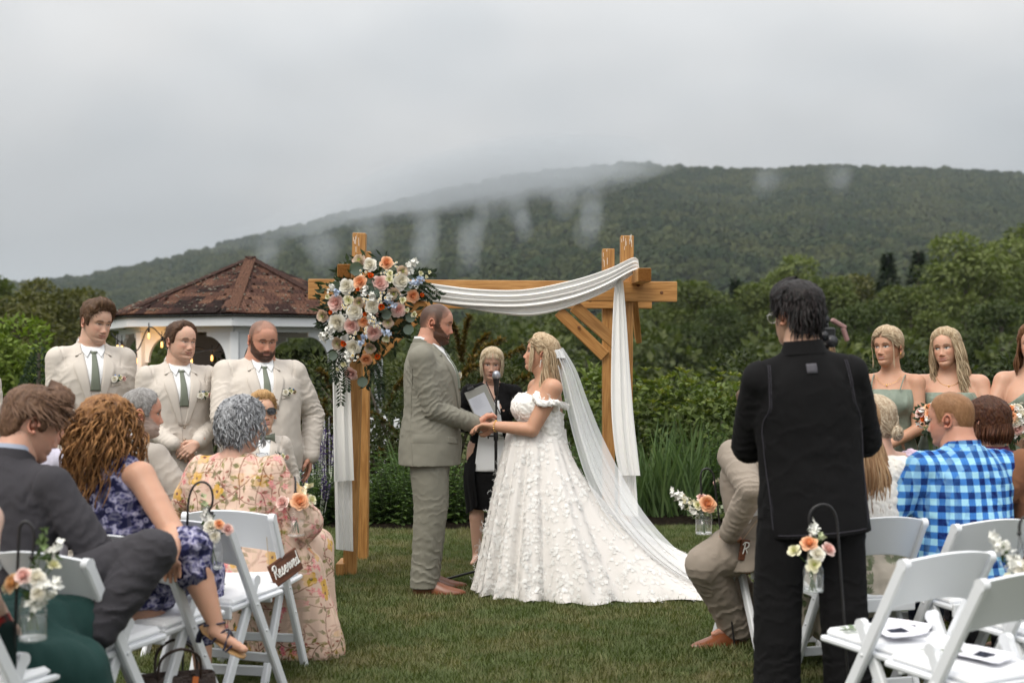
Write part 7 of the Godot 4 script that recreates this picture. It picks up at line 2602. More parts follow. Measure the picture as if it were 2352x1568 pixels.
func bride():
	var P := new_person("bride in an off the shoulder white lace gown, facing the groom",spot(1252,8.93),-PI / 2.0,1.62,{"skin": tan_skin,"hair": Color(0.30,0.20,0.115),"hair_light": Color(0.62,0.50,0.34),"male": 0.0,"open": 0.8,"smile": 0.7,"rosy": 0.6,"jaw": 0.96,"brow": Color(0.11,0.06,0.035),"lip": Color(0.44,0.16,0.14),"hairline": women,"bulk": 1.20,"lash": 1.0,"shoulder": 0.165,"neck": 1.0})
	var k: float = P.k
	stand(P,0.03,0.25)
	pose_head(P,-0.05,-0.16,0.0,0.2)
	arm(P,0,loc(P,1137,980,9.02),Vector3(-0.5,-0.8,-0.3))
	arm(P,1,loc(P,1135,978,8.82),Vector3(0.3,-0.85,-0.2))
	P.hands.append(hand(P.arms[0][2],Vector3(0.1,-0.05,1),Vector3(-0.3,-1,0.0),true,k,[0.3,0.4,0.45,0.5],0.4))
	P.hands.append(hand(P.arms[1][2],Vector3(-0.1,-0.02,1),Vector3(0.3,-1,0.0),false,k,[0.3,0.4,0.45,0.5],0.4))
	build_body(P,true,false,0.0095)
	var f := Field.new(41)
	f.loft(P.T,[[-0.11,0.160,0.120,-0.006],[-0.06,0.160,0.120,-0.006],[0.02,0.156,0.118,0.0],[0.09,0.150,0.112,0.006],[0.17,0.154,0.120,0.018],[0.25,0.162,0.140,0.036],[0.31,0.160,0.132,0.032],[0.36,0.150,0.10,0.014]],k * 1.2,k,k * 1.2,0.02)
	for s in [-1,1]: f.ball(P.T * Transform3D(Basis.IDENTITY,Vector3(s * 0.072,0.262,0.095) * k * 1.1),Vector3(0.078,0.078,0.066) * k * 1.15,0.06)
	var n: Vector3 = P.T.basis * Vector3(0,0.86,-0.50)
	f.cuts.append([n,n.dot(P.T * Vector3(0,0.315 * k,0.05))])
	f.cuts.append([-(P.T.basis.y as Vector3),-(P.T.basis.y as Vector3).dot(P.T * Vector3(0,-0.10 * k,0))])
	f.rough = 0.007
	f.rough_freq = 34.0
	M.lace = cloth(Color(0.80,0.785,0.755),0.75,0.3)
	wear(P,"bodice",f,M.lace,0.0075)
	for s in 2:
		var A: Array = P.arms[s]
		var d: Vector3 = (A[1] - A[0]).normalized()
		var c: Vector3 = A[0] + d * 0.095
		var o: int = (s * 2 - 1)
		var b := Field.new(43 + s)
		var ring := []
		var e1: Vector3 = d.cross(P.T.basis.z).normalized()
		var e2: Vector3 = d.cross(e1)
		for q in 25:
			var an := q / 24.0 * TAU
			ring.append(c + (e1 * cos(an) + e2 * sin(an)) * 0.070 + d * 0.025 * sin(an * 2.0))
		for q in 24: b.cap(ring[q],ring[q + 1],0.016,0.016,0.015)
		for q in [-1,1]:
			b.cap(ring[6 if q > 0 else 18],P.T * (Vector3(o * 0.13,0.27 if q < 0 else 0.30,q * 0.115) * k),0.020,0.022,0.02)
		b.rough = 0.012
		b.rough_freq = 40.0
		wear(P,"sleeve_band",b,M.lace,0.007)
	var flowers := []
	for q in 4: flowers.append(lace_flower(q))
	var lacem := vmat(0.7,0.3)
	lacem.backlight_enabled = true
	lacem.backlight = Color(0.3,0.3,0.3)
	for q in 90:
		var a := rnd(-PI,PI)
		var y := rnd(0.02,0.33)
		var p: Vector3 = P.T * (Vector3(sin(a) * 0.6,y,cos(a) * 0.6))
		var dir: Vector3 = P.T.basis * Vector3(-sin(a),0,-cos(a))
		var h := f.hit(p,dir)
		if (h - p).length() > 0.55: continue
		part("lace_flower",flowers[q % 4],lacem,P.root,Transform3D(aim(-dir + rdir() * 0.25,rnd(0,TAU)).scaled_local(Vector3.ONE * rnd(0.4,0.65)),h - dir * 0.002))
	for s in 2:
		var A: Array = P.arms[s]
		for q in 22:
			var an := rnd(0,TAU)
			var d: Vector3 = (A[1] - A[0]).normalized()
			var e1: Vector3 = d.cross(P.T.basis.z).normalized()
			var out := e1 * cos(an) + d.cross(e1) * sin(an)
			part("lace_flower",flowers[q % 4],lacem,P.root,Transform3D(aim(out + rdir() * 0.4,an).scaled_local(Vector3.ONE * rnd(0.45,0.7)),A[0] + d * rnd(0.07,0.12) + out * 0.080))
	var inv: Transform3D = (P.root as Node3D).transform.affine_inverse()
	var c0 := W(1233,985,8.93)
	var nu := 145
	var nv := 46
	var pts := PackedVector3Array()
	var skirt_at := func(a: float,v: float) -> Vector3:
		var dir := Vector3(cos(a),0,sin(a))
		var w0 := 1.0 / sqrt(pow(cos(a) / 0.185,2) + pow(sin(a) / 0.165,2))
		var tr := exp(-pow(wrapf(a,-PI,PI) / 0.62,2.0))
		var hem := 1.0 / sqrt(pow(cos(a) / 0.40,2) + pow(sin(a) / 0.43,2))
		hem += 1.02 * pow(tr,1.3) + 0.22 * exp(-pow((wrapf(a,-PI,PI) - 0.9) / 0.5,2.0)) + 0.10 * exp(-pow((wrapf(a,-PI,PI) + 0.9) / 0.5,2.0))
		hem -= 0.075 * exp(-pow(wrapf(a - PI,-PI,PI) / 0.8,2.0))
		var g := pow(v,1.0 + 1.05 * tr) if v > 0 else 0.0
		g = lerpf(g,sin(v * PI * 0.5),0.22 * (1.0 - tr))
		var r := lerpf(w0,hem,g)
		var fold := (sin(a * 13.0 + 1.3 * sin(a * 3.0)) + 0.45 * sin(a * 29.0 + v * 2.0)) * 0.040 * pow(v,0.8) * (1.0 - 0.5 * tr)
		var y := lerpf(c0.y,0.022,v)
		if v > 0.93: r += 0.02 * (v - 0.93) / 0.07 * sin(a * 21.0)
		var p := c0 + dir * (r + fold)
		p.y = y + 0.02 * tr * sin(v * 9.0 + a * 8.0) * v + 0.012 * maxf(0.0,sin(a * 17.0)) * pow(v,6.0)
		p.x -= 0.03 * v
		return inv * p
	for j in nv:
		for i in nu: pts.append(skirt_at.call(TAU * i / (nu - 1.0),pow(j / (nv - 1.0),0.85)))
	var m := Mesher.new()
	m.grid(nu,nv,pts)
	var tulle := mat(Color(0.715,0.69,0.665),0.8,0.25)
	tulle.rim_enabled = true
	tulle.rim = 0.35
	tulle.backlight_enabled = true
	tulle.backlight = Color(0.2,0.2,0.2)
	tulle.normal_enabled = true
	tulle.normal_texture = M.weave_normal
	tulle.normal_scale = 0.2
	triplanar(tulle,Vector3.ONE * 5.0)
	var sk := part("skirt",m.mesh(),tulle,P.root)
	var more := Mesher.new()
	var base := []
	for q in 4: base.append(lace_flower_mesher(q + 9))
	var placed := 0
	for q in 1500:
		var a := rnd(-0.55,PI + 0.5)
		var v := pow(rng.randf(),0.62)
		if v < 0.05: continue
		var p: Vector3 = skirt_at.call(a,v)
		var du: Vector3 = skirt_at.call(a + 0.02,v) - p
		var dv: Vector3 = skirt_at.call(a,minf(v + 0.02,1.0)) - skirt_at.call(a,minf(v + 0.02,1.0) - 0.02)
		var nn := du.cross(dv).normalized()
		if nn.dot(inv.basis * Vector3(cos(a),0.4,sin(a))) < 0: nn = -nn
		var t := Transform3D(aim(nn + rdir() * 0.05,rnd(0,TAU)).scaled_local(Vector3.ONE * rnd(0.55,1.15)),p + nn * 0.002)
		if placed < 180 and a > -0.1 and a < PI + 0.1:
			part("lace_flower",flowers[q % 4],lacem,sk,t)
			placed += 1
		else:
			more.add(base[q % 4],t)
	tag(part("lace_sprigs",more.mesh(),lacem,sk),"","","","stuff")
	m = Mesher.new()
	hair_cap(m,P.H,P.L,0.014,0.020,0.006,0.7)
	var H: Transform3D = P.H
	for q in 260:
		var a := rnd(-2.3,2.3)
		var p0 := head_point(rnd(0.05,0.10),a * 0.5,P.L) * 1.08
		var mid := head_point(rnd(0.03,0.10),signf(a) * rnd(1.0,2.0),P.L) * Vector3(1.22,1.12,1.12)
		lock(m,[H * p0,H * mid,H * Vector3(rnd(-0.02,0.02),rnd(0.0,0.06),-0.118)],rnd(0.0016,0.0028),rcol(P.L.hair,P.L.hair_light),10)
	for q in 420:
		var a := PI + rnd(-1.45,1.45)
		var p0 := head_point(rnd(-0.01,0.04),a,P.L) * 1.12
		var x := p0.x * 1.15
		var ln := rnd(0.22,0.36)
		var z0 := p0.z * 1.1 - 0.01
		var ph := rnd(0,TAU)
		var path := [H * p0]
		for s in range(1,7):
			var fr := s / 6.0
			path.append(H * (Vector3(x * (1.0 + 0.10 * fr) + 0.012 * sin(ph + fr * 7.0),p0.y - ln * fr,z0 - 0.012 * fr + 0.014 * cos(ph + fr * 7.0))))
		lock(m,path,rnd(0.0021,0.0044),rcol(P.L.hair,P.L.hair_light),18)
	for s in [-1,1]:
		for q in 16:
			var path := []
			for e in 7:
				var fr := e / 6.0
				path.append(H * Vector3(s * (0.066 + 0.012 * sin(fr * PI) + rnd(-0.003,0.003)),0.065 - 0.19 * fr,0.066 - 0.012 * fr + 0.012 * sin(fr * 6.5 + q * 0.3)))
			lock(m,path,0.0025,rcol(P.L.hair,P.L.hair_light),16)
	add_hair(P,m)
	m = Mesher.new()
	for s in [-1,1]:
		for q in 4: m.ball(H * Vector3(s * 0.083,-0.046 - q * 0.012,-0.004),Vector3.ONE * (0.0055 - q * 0.0005),5,7)
	part("earring",m.mesh(),M.pearl,P.root)
	m = Mesher.new()
	var A: Array = P.arms[1]
	var d: Vector3 = (A[2] - A[1]).normalized()
	var e1 := d.cross(Vector3.UP).normalized()
	for q in 14:
		var an := q / 14.0 * TAU
		m.ball(A[2] - d * 0.01 + (e1 * cos(an) + d.cross(e1) * sin(an)) * 0.033,Vector3.ONE * 0.0055,4,6)
	part("bracelet",m.mesh(),M.gold,P.root)
	var vm := mat(Color(0.86,0.87,0.88),0.9,0.1)
	vm.albedo_color.a = 0.5
	vm.transparency = BaseMaterial3D.TRANSPARENCY_ALPHA
	var veil := thing("veil","long white tulle veil falling from the bride's hair over her train","veil",Vector3.ZERO)
	part("layer",sheet(P2([[1272,806,0.02],[1286,860,-0.02],[1300,930,-0.05],[1322,1020,-0.10],[1352,1110,-0.16],[1400,1195,-0.20],[1462,1262,-0.22],[1530,1318,-0.22],[1610,1352,-0.22],[1700,1372,-0.2]]),P2([[1293,798,0.03],[1324,850,0.05],[1352,925,0.07],[1385,1005,0.08],[1428,1090,0.06],[1478,1175,0.02],[1545,1252,-0.02],[1625,1314,-0.06],[1700,1352,-0.1],[1738,1366,-0.12]]),8.86,3.6,0.012,46,90,0.7),vm,veil)
	part("layer",sheet(P2([[1276,805,0.01],[1298,862,-0.03],[1314,930,-0.07],[1338,1020,-0.12],[1368,1105,-0.17],[1412,1182,-0.22],[1480,1262,-0.24],[1560,1322,-0.24],[1640,1356,-0.24]]),P2([[1290,799,0.02],[1316,852,0.03],[1340,925,0.04],[1370,1005,0.04],[1412,1092,0.02],[1462,1176,-0.02],[1530,1254,-0.06],[1610,1320,-0.1],[1690,1362,-0.14]]),8.84,2.7,0.014,40,90,2.1),vm,veil)
	m = Mesher.new()
	for q in 26: m.tube([W(1271 + q * 0.8,806 - 3 * sin(q / 25.0 * PI),8.86),W(1275 + q * 0.9,822,8.84)],[0.004,0.003],5)
	part("gathering",m.mesh(),vm,veil)
func flat_petal(m: Mesher,p: Vector3,along: Vector3,up: Vector3,ln: float,wd: float,col: Color,_fold: float):
	var x := along.cross(up) * wd * 0.5
	var k := m.vert(p,up,col)
	m.vert(p + along * ln * 0.55 + x + up * 0.0016,up,col); m.vert(p + along * ln + up * 0.0006,up,col); m.vert(p + along * ln * 0.55 - x + up * 0.0016,up,col)
	m.tri(k,k + 1,k + 2); m.tri(k,k + 2,k + 3)
func lace_flower(k: int) -> Mesh:
	return lace_flower_mesher(k).mesh()
func lace_flower_mesher(k: int) -> Mesher:
	var m := Mesher.new()
	m.tint = Color(0.86,0.855,0.84)
	var n := 5 if k % 2 == 0 else 6
	for e in n:
		var an := e * TAU / n + k
		flat_petal(m,Vector3.ZERO,Vector3(cos(an),sin(an),0.0),Vector3.BACK,0.013 + 0.004 * (k % 3) * 0.5,0.0095,m.tint,0.0)
	var p := Vector3(0.008,0,0)
	var an := k * 1.3
	for e in 7:
		var d := Vector3(cos(an),sin(an),0)
		flat_petal(m,p,d,Vector3.BACK,0.010,0.0016,m.tint,0.0)
		p += d * 0.0085
		an += 0.33 if k % 2 else -0.3
		var o := an + (1.0 if e % 2 else -1.0)
		flat_petal(m,p,Vector3(cos(o),sin(o),0),Vector3.BACK,0.012 - 0.0008 * e,0.0052,m.tint,0.0)
	return m
func gown(P: Dictionary,top: float,m: Material,tilt := Vector3(0,1,0)) -> Field:
	var k: float = P.k
	var b: float = P.b
	var f := Field.new(jobs.size() + 3)
	f.loft(P.T,[[-0.20,0.196,0.142,-0.012],[-0.08,0.189,0.138,-0.012],[0.02,0.163,0.118,-0.002],[0.10,0.140,0.104,0.004],[0.18,0.143,0.111,0.012],[0.25,0.156,0.130,0.026],[0.30,0.156,0.124,0.020],[0.36,0.152,0.10,0.004]],k * b,k,k * b,0.06)
	f.loft(Transform3D.IDENTITY,[[0.02,0.235,0.20,0.03],[0.35,0.215,0.175,0.02],[0.62,0.200,0.155,0.01],[0.82,0.190,0.145,0.0]],k * b,k,k * b,0.08)
	for s in [-1,1]: f.ball(P.T * Transform3D(Basis.IDENTITY,Vector3(s * 0.068,0.255,0.095) * k * b),Vector3(0.062,0.06,0.055) * k * b,0.05)
	var n: Vector3 = (P.T.basis * tilt).normalized()
	f.cuts.append([n,n.dot(P.T * Vector3(0,top * k,0.08))])
	f.folds.append([P.T * Vector3(0.02,0.03,0.08),0.20 * k,Vector3(0.45,0.9,0),62.0,0.008,0.3])
	f.folds.append([P.T * Vector3(-0.02,0.14 * k,0.08),0.14 * k,Vector3(-0.3,0.95,0),75.0,0.004,0.3])
	f.rough = 0.012
	f.rough_freq = 12.0
	f.stretch = Vector3(1,0.10,1)
	wear(P,"gown",f,m,0.0085)
	return f
func bouquet(label: String,at: Vector3,k: float,seed_: int):
	rng.seed = seed_
	var root := thing("bouquet",label,"bouquet",at,0.0)
	var kinds := ["white_rose","peach_rose","blush_rose","white_rose","orange_ranunculus","pale_ranunculus","peach_rose","cream_lisianthus","white_rose","blush_rose","cream_lisianthus","white_rose","orange_ranunculus","pale_ranunculus"]
	var white := Mesher.new()
	var lf := Mesher.new()
	for q in kinds.size():
		var a := q * 2.4
		var el := sqrt(q / 13.0) * 1.25
		var d := Vector3(cos(a) * sin(el),sin(a) * sin(el) * 0.9 + 0.15,cos(el)).normalized()
		var r := 0.042 if not (kinds[q] in ["orange_ranunculus","cream_lisianthus"]) else 0.028
		part(kinds[q],bloom(kinds[q]),M.petal,root,Transform3D(aim(d,rnd(0,TAU)).scaled_local(Vector3.ONE * r * k),d * 0.085 * k))
		stock_spray(white,d.rotated(Vector3.UP,0.3) * 0.10 * k,d,0.03,0.02,5,Color(0.75,0.74,0.70),Color(0.84,0.84,0.82))
	for q in 70:
		var d := Vector3(rnd(-1,1),rnd(-1,0.9),rnd(-0.5,1)).normalized()
		lf.leaf(d * 0.075 * k,(d + rdir() * 0.5).normalized(),Vector3.BACK,0.042 * k,0.02 * k,rcol(Color(0.035,0.06,0.03),Color(0.13,0.17,0.13)),0.12)
	for q in 12: lf.tube([Vector3(rnd(-0.02,0.02),-0.05,-0.01),Vector3(rnd(-0.035,0.035) + 0.03,-0.23,rnd(0.0,0.03))],[0.003,0.003],5,true,[Color(0.06,0.10,0.03),Color(0.10,0.15,0.06)])
	tag(part("small_blossoms",white.mesh(),M.petal,root),"","","","stuff")
	tag(part("leaves_and_stems",lf.mesh(),M.leaf,root),"","","","stuff")
func bridesmaids():
	var blonde := {"hair": Color(0.29,0.20,0.12),"hair_light": Color(0.62,0.51,0.36)}
	var P := new_person("bridesmaid in a sage satin slip gown with thin straps and a low bun",spot(2046,8.85),-0.50,1.665,{"skin": tan_skin,"hair": blonde.hair,"hair_light": blonde.hair_light,"male": 0.0,"open": 0.85,"smile": 0.75,"teeth": 0.6,"jaw": 0.95,"brow": Color(0.12,0.07,0.04),"nose": 1.15,"lash": 0.9,"gaze": -0.5,"hairline": women,"rosy": 0.4,"neck": 0.95,"iris": Color(0.10,0.12,0.12)})
	stand(P,0.0)
	pose_head(P,-0.28,0.0,0.04)
	arm(P,0,Vector3(-0.06,0.93,0.21),Vector3(-0.7,-0.5,-0.5))
	arm(P,1,Vector3(0.02,0.93,0.22),Vector3(0.75,-0.4,-0.5))
	P.hands.append(hand(P.arms[1][2],Vector3(-0.9,-0.4,0.15),Vector3(0.2,-0.3,-1),false,P.k,[0.4,0.45,0.5,0.5]))
	P.hands.append(hand(P.arms[0][2],Vector3(0.8,-0.5,0.1),Vector3(-0.2,-0.3,-1),true,P.k,[0.4,0.45,0.5,0.5]))
	build_body(P,true,false,0.0095)
	var f := gown(P,0.352,M.sage_satin)
	var m := Mesher.new()
	for s in [-1,1]:
		var a: Vector3 = P.T * (Vector3(s * 0.088,0.345,0.118) * P.k)
		var b: Vector3 = P.T * (Vector3(s * 0.098,0.442,-0.008) * P.k)
		var c: Vector3 = P.T * (Vector3(s * 0.085,0.35,-0.095) * P.k)
		m.tube(spline([a,P.T * (Vector3(s * 0.096,0.405,0.074) * P.k),b,c],16),Array(range(17)).map(func(_x): return 0.0042),6)
	part("strap",m.mesh(),M.sage_satin,P.root)
	m = Mesher.new()
	hair_cap(m,P.H,P.L,0.014,0.022,0.006,0.7)
	var H: Transform3D = P.H
	for q in 280:
		var s: int = [-1,1][q % 2]
		var p0 := head_point(rnd(0.06,0.108),s * rnd(0.0,0.5),P.L) * 1.10
		var mid := head_point(rnd(0.0,0.09),s * rnd(1.1,1.9),P.L) * Vector3(1.22,1.06,1.12)
		lock(m,[H * p0,H * mid,H * Vector3(rnd(-0.03,0.03),rnd(-0.06,-0.01),-0.108)],rnd(0.0016,0.0028),rcol(P.L.hair,P.L.hair_light),10)
	for q in 80:
		var a := rnd(0,TAU)
		var r := rnd(0.01,0.032)
		var path := []
		for e in 6: path.append(H * (Vector3(0,-0.04,-0.122) + Vector3(cos(a + e * 0.7) * r,sin(a + e * 0.7) * r,-0.012 * sin(e * 0.8))))
		lock(m,path,0.0033,rcol(P.L.hair,P.L.hair_light),10)
	for s in [-1,1]:
		for q in 6: lock(m,[H * Vector3(s * 0.03,0.085,0.085),H * Vector3(s * 0.072,0.03,0.078),H * Vector3(s * 0.074,-0.04,0.066),H * Vector3(s * (0.066 + q * 0.002),-0.11 - q * 0.005,0.066)],0.0017,rcol(P.L.hair,P.L.hair_light),12)
	add_hair(P,m)
	jewels(P)
	P = new_person("bridesmaid in a strapless sage gown with long blonde waves, holding a bouquet",spot(2182,8.85),-0.34,1.655,{"skin": Color(0.54,0.31,0.215),"hair": Color(0.27,0.185,0.105),"hair_light": Color(0.58,0.47,0.32),"male": 0.0,"open": 0.9,"smile": 0.7,"teeth": 0.35,"jaw": 0.99,"wide": 1.03,"brow": Color(0.13,0.08,0.045),"lash": 0.9,"gaze": -0.9,"hairline": women,"rosy": 0.6,"bulk": 1.16,"iris": Color(0.10,0.12,0.13)})
	stand(P,0.0)
	pose_head(P,-0.30,0.0,0.10)
	arm(P,0,Vector3(-0.08,1.02,0.24),Vector3(-0.8,-0.5,-0.3))
	arm(P,1,Vector3(0.06,0.99,0.25),Vector3(0.9,-0.4,-0.4))
	P.hands.append(hand(P.arms[0][2],Vector3(0.4,0.1,0.9),Vector3(0.9,0.2,-0.3),true,P.k,[0.7,0.75,0.8,0.8]))
	P.hands.append(hand(P.arms[1][2],Vector3(-0.6,0.1,0.7),Vector3(-0.8,0.2,-0.5),false,P.k,[0.7,0.75,0.8,0.8]))
	build_body(P,true,false,0.0095)
	f = gown(P,0.340,M.sage_satin)
	for s in [-1,1]: part_strip(P,"crossed_pleat",f,[[s * -0.10,0.20],[s * 0.02,0.30],[s * 0.115,0.315]],[[s * -0.105,0.17],[s * 0.0,0.25],[s * 0.13,0.245]],0.006,M.sage_satin,s)
	m = Mesher.new()
	hair_cap(m,P.H,P.L,0.015,0.022,0.006,0.7)
	H = P.H
	for q in 480:
		var s: int = [-1,1][q % 2]
		var back := rng.randf()
		var p0 := head_point(rnd(0.0,0.09),s * rnd(0.9,2.6),P.L) * 1.13
		var ph := rnd(0,TAU)
		var path := [H * (head_point(0.105,s * 0.3,P.L) * 1.07),H * p0]
		var ex := Vector3(s * rnd(0.07,0.125),0,lerpf(0.035,-0.08,back))
		var ln := rnd(0.25,0.36)
		for e in range(1,6):
			var fr := e / 5.0
			path.append(H * Vector3(lerpf(p0.x * 1.1,ex.x,fr) + 0.014 * sin(ph + fr * 8.0),lerpf(p0.y * 0.4 - 0.02,-ln,fr),lerpf(p0.z,ex.z + 0.05 * fr * (1 - back),fr) + 0.014 * cos(ph + fr * 8.0)))
		lock(m,path,rnd(0.0023,0.0044),rcol(P.L.hair,P.L.hair_light),18)
	for s in [-1,1]:
		for q in 9: lock(m,[H * Vector3(s * 0.02,0.095,0.078),H * Vector3(s * 0.066,0.045,0.084),H * Vector3(s * 0.077,-0.03,0.066),H * Vector3(s * (0.072 + q * 0.002),-0.11,0.06),H * Vector3(s * 0.08,-0.16,0.07)],0.0019,rcol(P.L.hair,P.L.hair_light),14)
	add_hair(P,m)
	jewels(P)
	bouquet("peach and white bouquet half hidden behind the plaid shirted man's head",W(2136,962,8.52),1.0,401)
	P = new_person("bridesmaid in a one shoulder sage gown with a bouquet, cut by the right edge",spot(2376,8.7),-0.32,1.68,{"skin": Color(0.54,0.31,0.215),"hair": Color(0.10,0.045,0.022),"hair_light": Color(0.20,0.10,0.05),"male": 0.0,"open": 0.85,"smile": 0.6,"hairline": women,"bulk": 1.12})
	stand(P)
	pose_head(P,-0.15,0.0)
	arm(P,0,Vector3(-0.10,0.98,0.25),Vector3(-0.9,-0.4,-0.3))
	arm(P,1,Vector3(0.06,0.98,0.25),Vector3(0.9,-0.4,-0.3))
	P.hands.append(hand(P.arms[0][2],Vector3(0.4,-0.2,0.9),Vector3(0.9,0.2,-0.3),true,P.k,[0.7,0.75,0.8,0.8]))
	P.hands.append(hand(P.arms[1][2],Vector3(-0.6,-0.2,0.7),Vector3(-0.8,0.2,-0.5),false,P.k,[0.7,0.75,0.8,0.8]))
	build_body(P,true,false,0.0095)
	f = gown(P,0.37,M.sage_satin,Vector3(-0.62,0.78,0.0))
	m = Mesher.new()
	hair_cap(m,P.H,P.L,0.02,0.024,0.006)
	H = P.H
	for q in 260:
		var a := rnd(1.0,5.2)
		var p0 := head_point(rnd(0.0,0.08),a,P.L) * 1.13
		lock(m,[H * p0,H * Vector3(p0.x * 1.15,-0.05,p0.z * 1.05),H * Vector3(p0.x * 1.2 + rnd(-0.015,0.015),-0.12,p0.z + rnd(-0.01,0.02)),H * Vector3(p0.x * 1.2,rnd(-0.2,-0.15),p0.z)],0.0033,rcol(P.L.hair,P.L.hair_light),12)
	add_hair(P,m)
	bouquet("white, peach and orange bouquet at the right edge",W(2322,972,8.36),1.15,402)
	P = new_person("bridesmaid with sleek gathered hair, hidden behind the camera operator",spot(1887,8.9),-0.5,1.60,{"skin": tan_skin,"hair": Color(0.13,0.075,0.04),"hair_light": Color(0.36,0.24,0.13),"male": 0.0,"open": 0.85,"smile": 0.5,"hairline": women})
	stand(P)
	pose_head(P,-0.2,0.0)
	arm(P,0,Vector3(-0.08,0.93,0.22),Vector3(-0.8,-0.4,-0.3))
	arm(P,1,Vector3(0.06,0.93,0.22),Vector3(0.8,-0.4,-0.3))
	build_body(P,true,false,0.012)
	gown(P,0.352,M.sage_satin)
	m = Mesher.new()
	hair_cap(m,P.H,P.L,0.014,0.02,0.0,1.2)
	add_hair(P,m)
func jewels(P: Dictionary):
	var m := Mesher.new()
	var path := []
	for q in 15:
		var a := lerpf(-1.25,1.25,q / 14.0)
		path.append(P.T * (Vector3(sin(a) * 0.082,0.462 - 0.085 * cos(a) * 0.95,0.012 + 0.082 * cos(a)) * P.k))
	m.tube(path,Array(range(15)).map(func(_x): return 0.0011),5)
	m.ball(path[7] + Vector3(0,-0.006,0.003),Vector3(0.0055,0.0065,0.004),5,7)
	part("necklace",m.mesh(),M.gold,P.root)
	m = Mesher.new()
	for s in [-1,1]: m.ball(P.H * Vector3(s * 0.083,-0.044,0.0),Vector3.ONE * 0.0055,5,7)
	part("earring",m.mesh(),M.gold,P.root)
func camera_operator():
	var P := new_person("camera operator all in black with short black hair, seen from behind",spot(1864,5.75),PI + 0.05,1.755,{"skin": Color(0.50,0.30,0.21),"hair": Color(0.009,0.008,0.009),"hair_light": Color(0.020,0.015,0.014),"open": 0.8,"bulk": 1.10,"shoulder": 0.160,"drop": 0.022,"roll": -0.075,"hairline": [[0.0,0.07],[0.6,0.066],[0.85,0.045],[1.15,0.02],[1.35,-0.02],[1.6,0.012],[1.9,0.0],[2.2,-0.065],[2.6,-0.095],[3.15,-0.10]]})
	stand(P,0.0,0.0,0.0,0.14)
	pose_head(P,0.42,0.05,0.0)
	arm(P,0,Vector3(-0.15,1.28,0.30),Vector3(-0.42,-1.0,-0.15))
	arm(P,1,Vector3(0.08,1.26,0.31),Vector3(0.40,-1.0,-0.15))
	for s in 2: P.hands.append(hand(P.arms[s][2],Vector3(0.3 - 0.6 * s,0.6,0.6),Vector3(1 - 2 * s,0,0.3),s == 0,P.k,[0.8,0.9,0.9,0.9]))
	build_body(P,false)
	var k: float = P.k
	var f := Field.new(71)
	f.loft(P.T,[[-0.24,0.188,0.140,0.0],[-0.1,0.184,0.138,0.0],[0.05,0.178,0.130,0.0],[0.2,0.184,0.130,0.0],[0.30,0.184,0.128,0.0],[0.36,0.162,0.112,-0.006],[0.415,0.110,0.092,-0.014],[0.47,0.074,0.073,-0.018]],k * 1.14,k,k * 1.14,0.04)
	sleeves(P,f,[0.072,0.074,0.070,0.060,0.05],[0,1],0.05,1.0,0.008)
	f.rough = 0.004
	f.rough_freq = 7.0
	f.folds.append([P.T * Vector3(0,0.1,-0.13),0.3,Vector3(0.3,0.9,0),32.0,0.004,0.4])
	wear(P,"overshirt",f,M.black_cloth,0.009)
	var col := Mesher.new()
	var pts := PackedVector3Array()
	for j in 5:
		for i in 33:
			var a := lerpf(-PI,PI,i / 32.0)
			var y := lerpf(0.462,0.515,j / 4.0)
			pts.append(P.T * (Vector3(sin(a) * lerpf(0.094,0.074,j / 4.0),y - 0.02 * maxf(cos(a),0.0),cos(a) * lerpf(0.090,0.072,j / 4.0) - 0.018) * k))
	col.grid(33,5,pts)
	part("collar",col.mesh(),M.black_cloth,P.root)
	var seam_m := cloth(Color(0.045,0.042,0.052),0.8)
	for s in [-1,1]:
		for e in [[[s * 0.150,0.43],[s * 0.158,0.34],[s * 0.165,0.26],[s * 0.19,0.19],[s * 0.185,0.0],[s * 0.182,-0.2]]]:
			var path := []
			var sp := spline(e.map(func(q): return Vector3(q[0],q[1],0)),24)
			for q in sp: path.append(f.hit(P.T * (Vector3(q.x,q.y,0) * k + Vector3(0,0,-0.6)),P.T.basis * Vector3.BACK) + P.T.basis * Vector3(0,0,-0.001))
			col = Mesher.new()
			for o in [-0.004,0.004]: col.tube(path.map(func(q): return q + P.T.basis * Vector3(o,0,0)),Array(range(25)).map(func(_x): return 0.0021),5)
			part("seam",col.mesh(),seam_m,P.root)
	strip(P,"label_tag",f,[[-0.020,0.425],[-0.020,0.388]],[[0.020,0.425],[0.020,0.388]],0.004,mat(Color(0.075,0.072,0.085),0.8),null,4,4,Vector3.BACK)
	var path := []
	for q in 21: path.append(f.hit(P.T * (Vector3(lerpf(-0.17,0.17,q / 20.0),-0.222,0) * k + Vector3(0,0,-0.6)),P.T.basis * Vector3.BACK))
	col = Mesher.new()
	col.tube(path,Array(range(21)).map(func(_x): return 0.002),5)
	part("hem_seam",col.mesh(),seam_m,P.root)
	trousers(P,M.black_cloth,[0.104,0.096,0.088,0.086,0.086],"trousers",0.010)
	shoes(P,mat(Color(0.012,0.012,0.012),0.5),M.dark_sole)
	var m := Mesher.new()
	hair_cap(m,P.H,P.L,0.022,0.032,0.012,0.8)
	tufts(m,P.H,P.L,2200,0.045,0.18,Vector3(0.25,-0.6,-0.2),0.026,-0.1)
	add_hair(P,m)
	m = Mesher.new()
	for s in [-1,1]: m.tube([P.H * Vector3(s * 0.080,0.006,-0.01),P.H * Vector3(s * 0.076,0.008,0.09),P.H * Vector3(s * 0.06,0.008,0.118)],[0.0016,0.0016,0.0016],5)
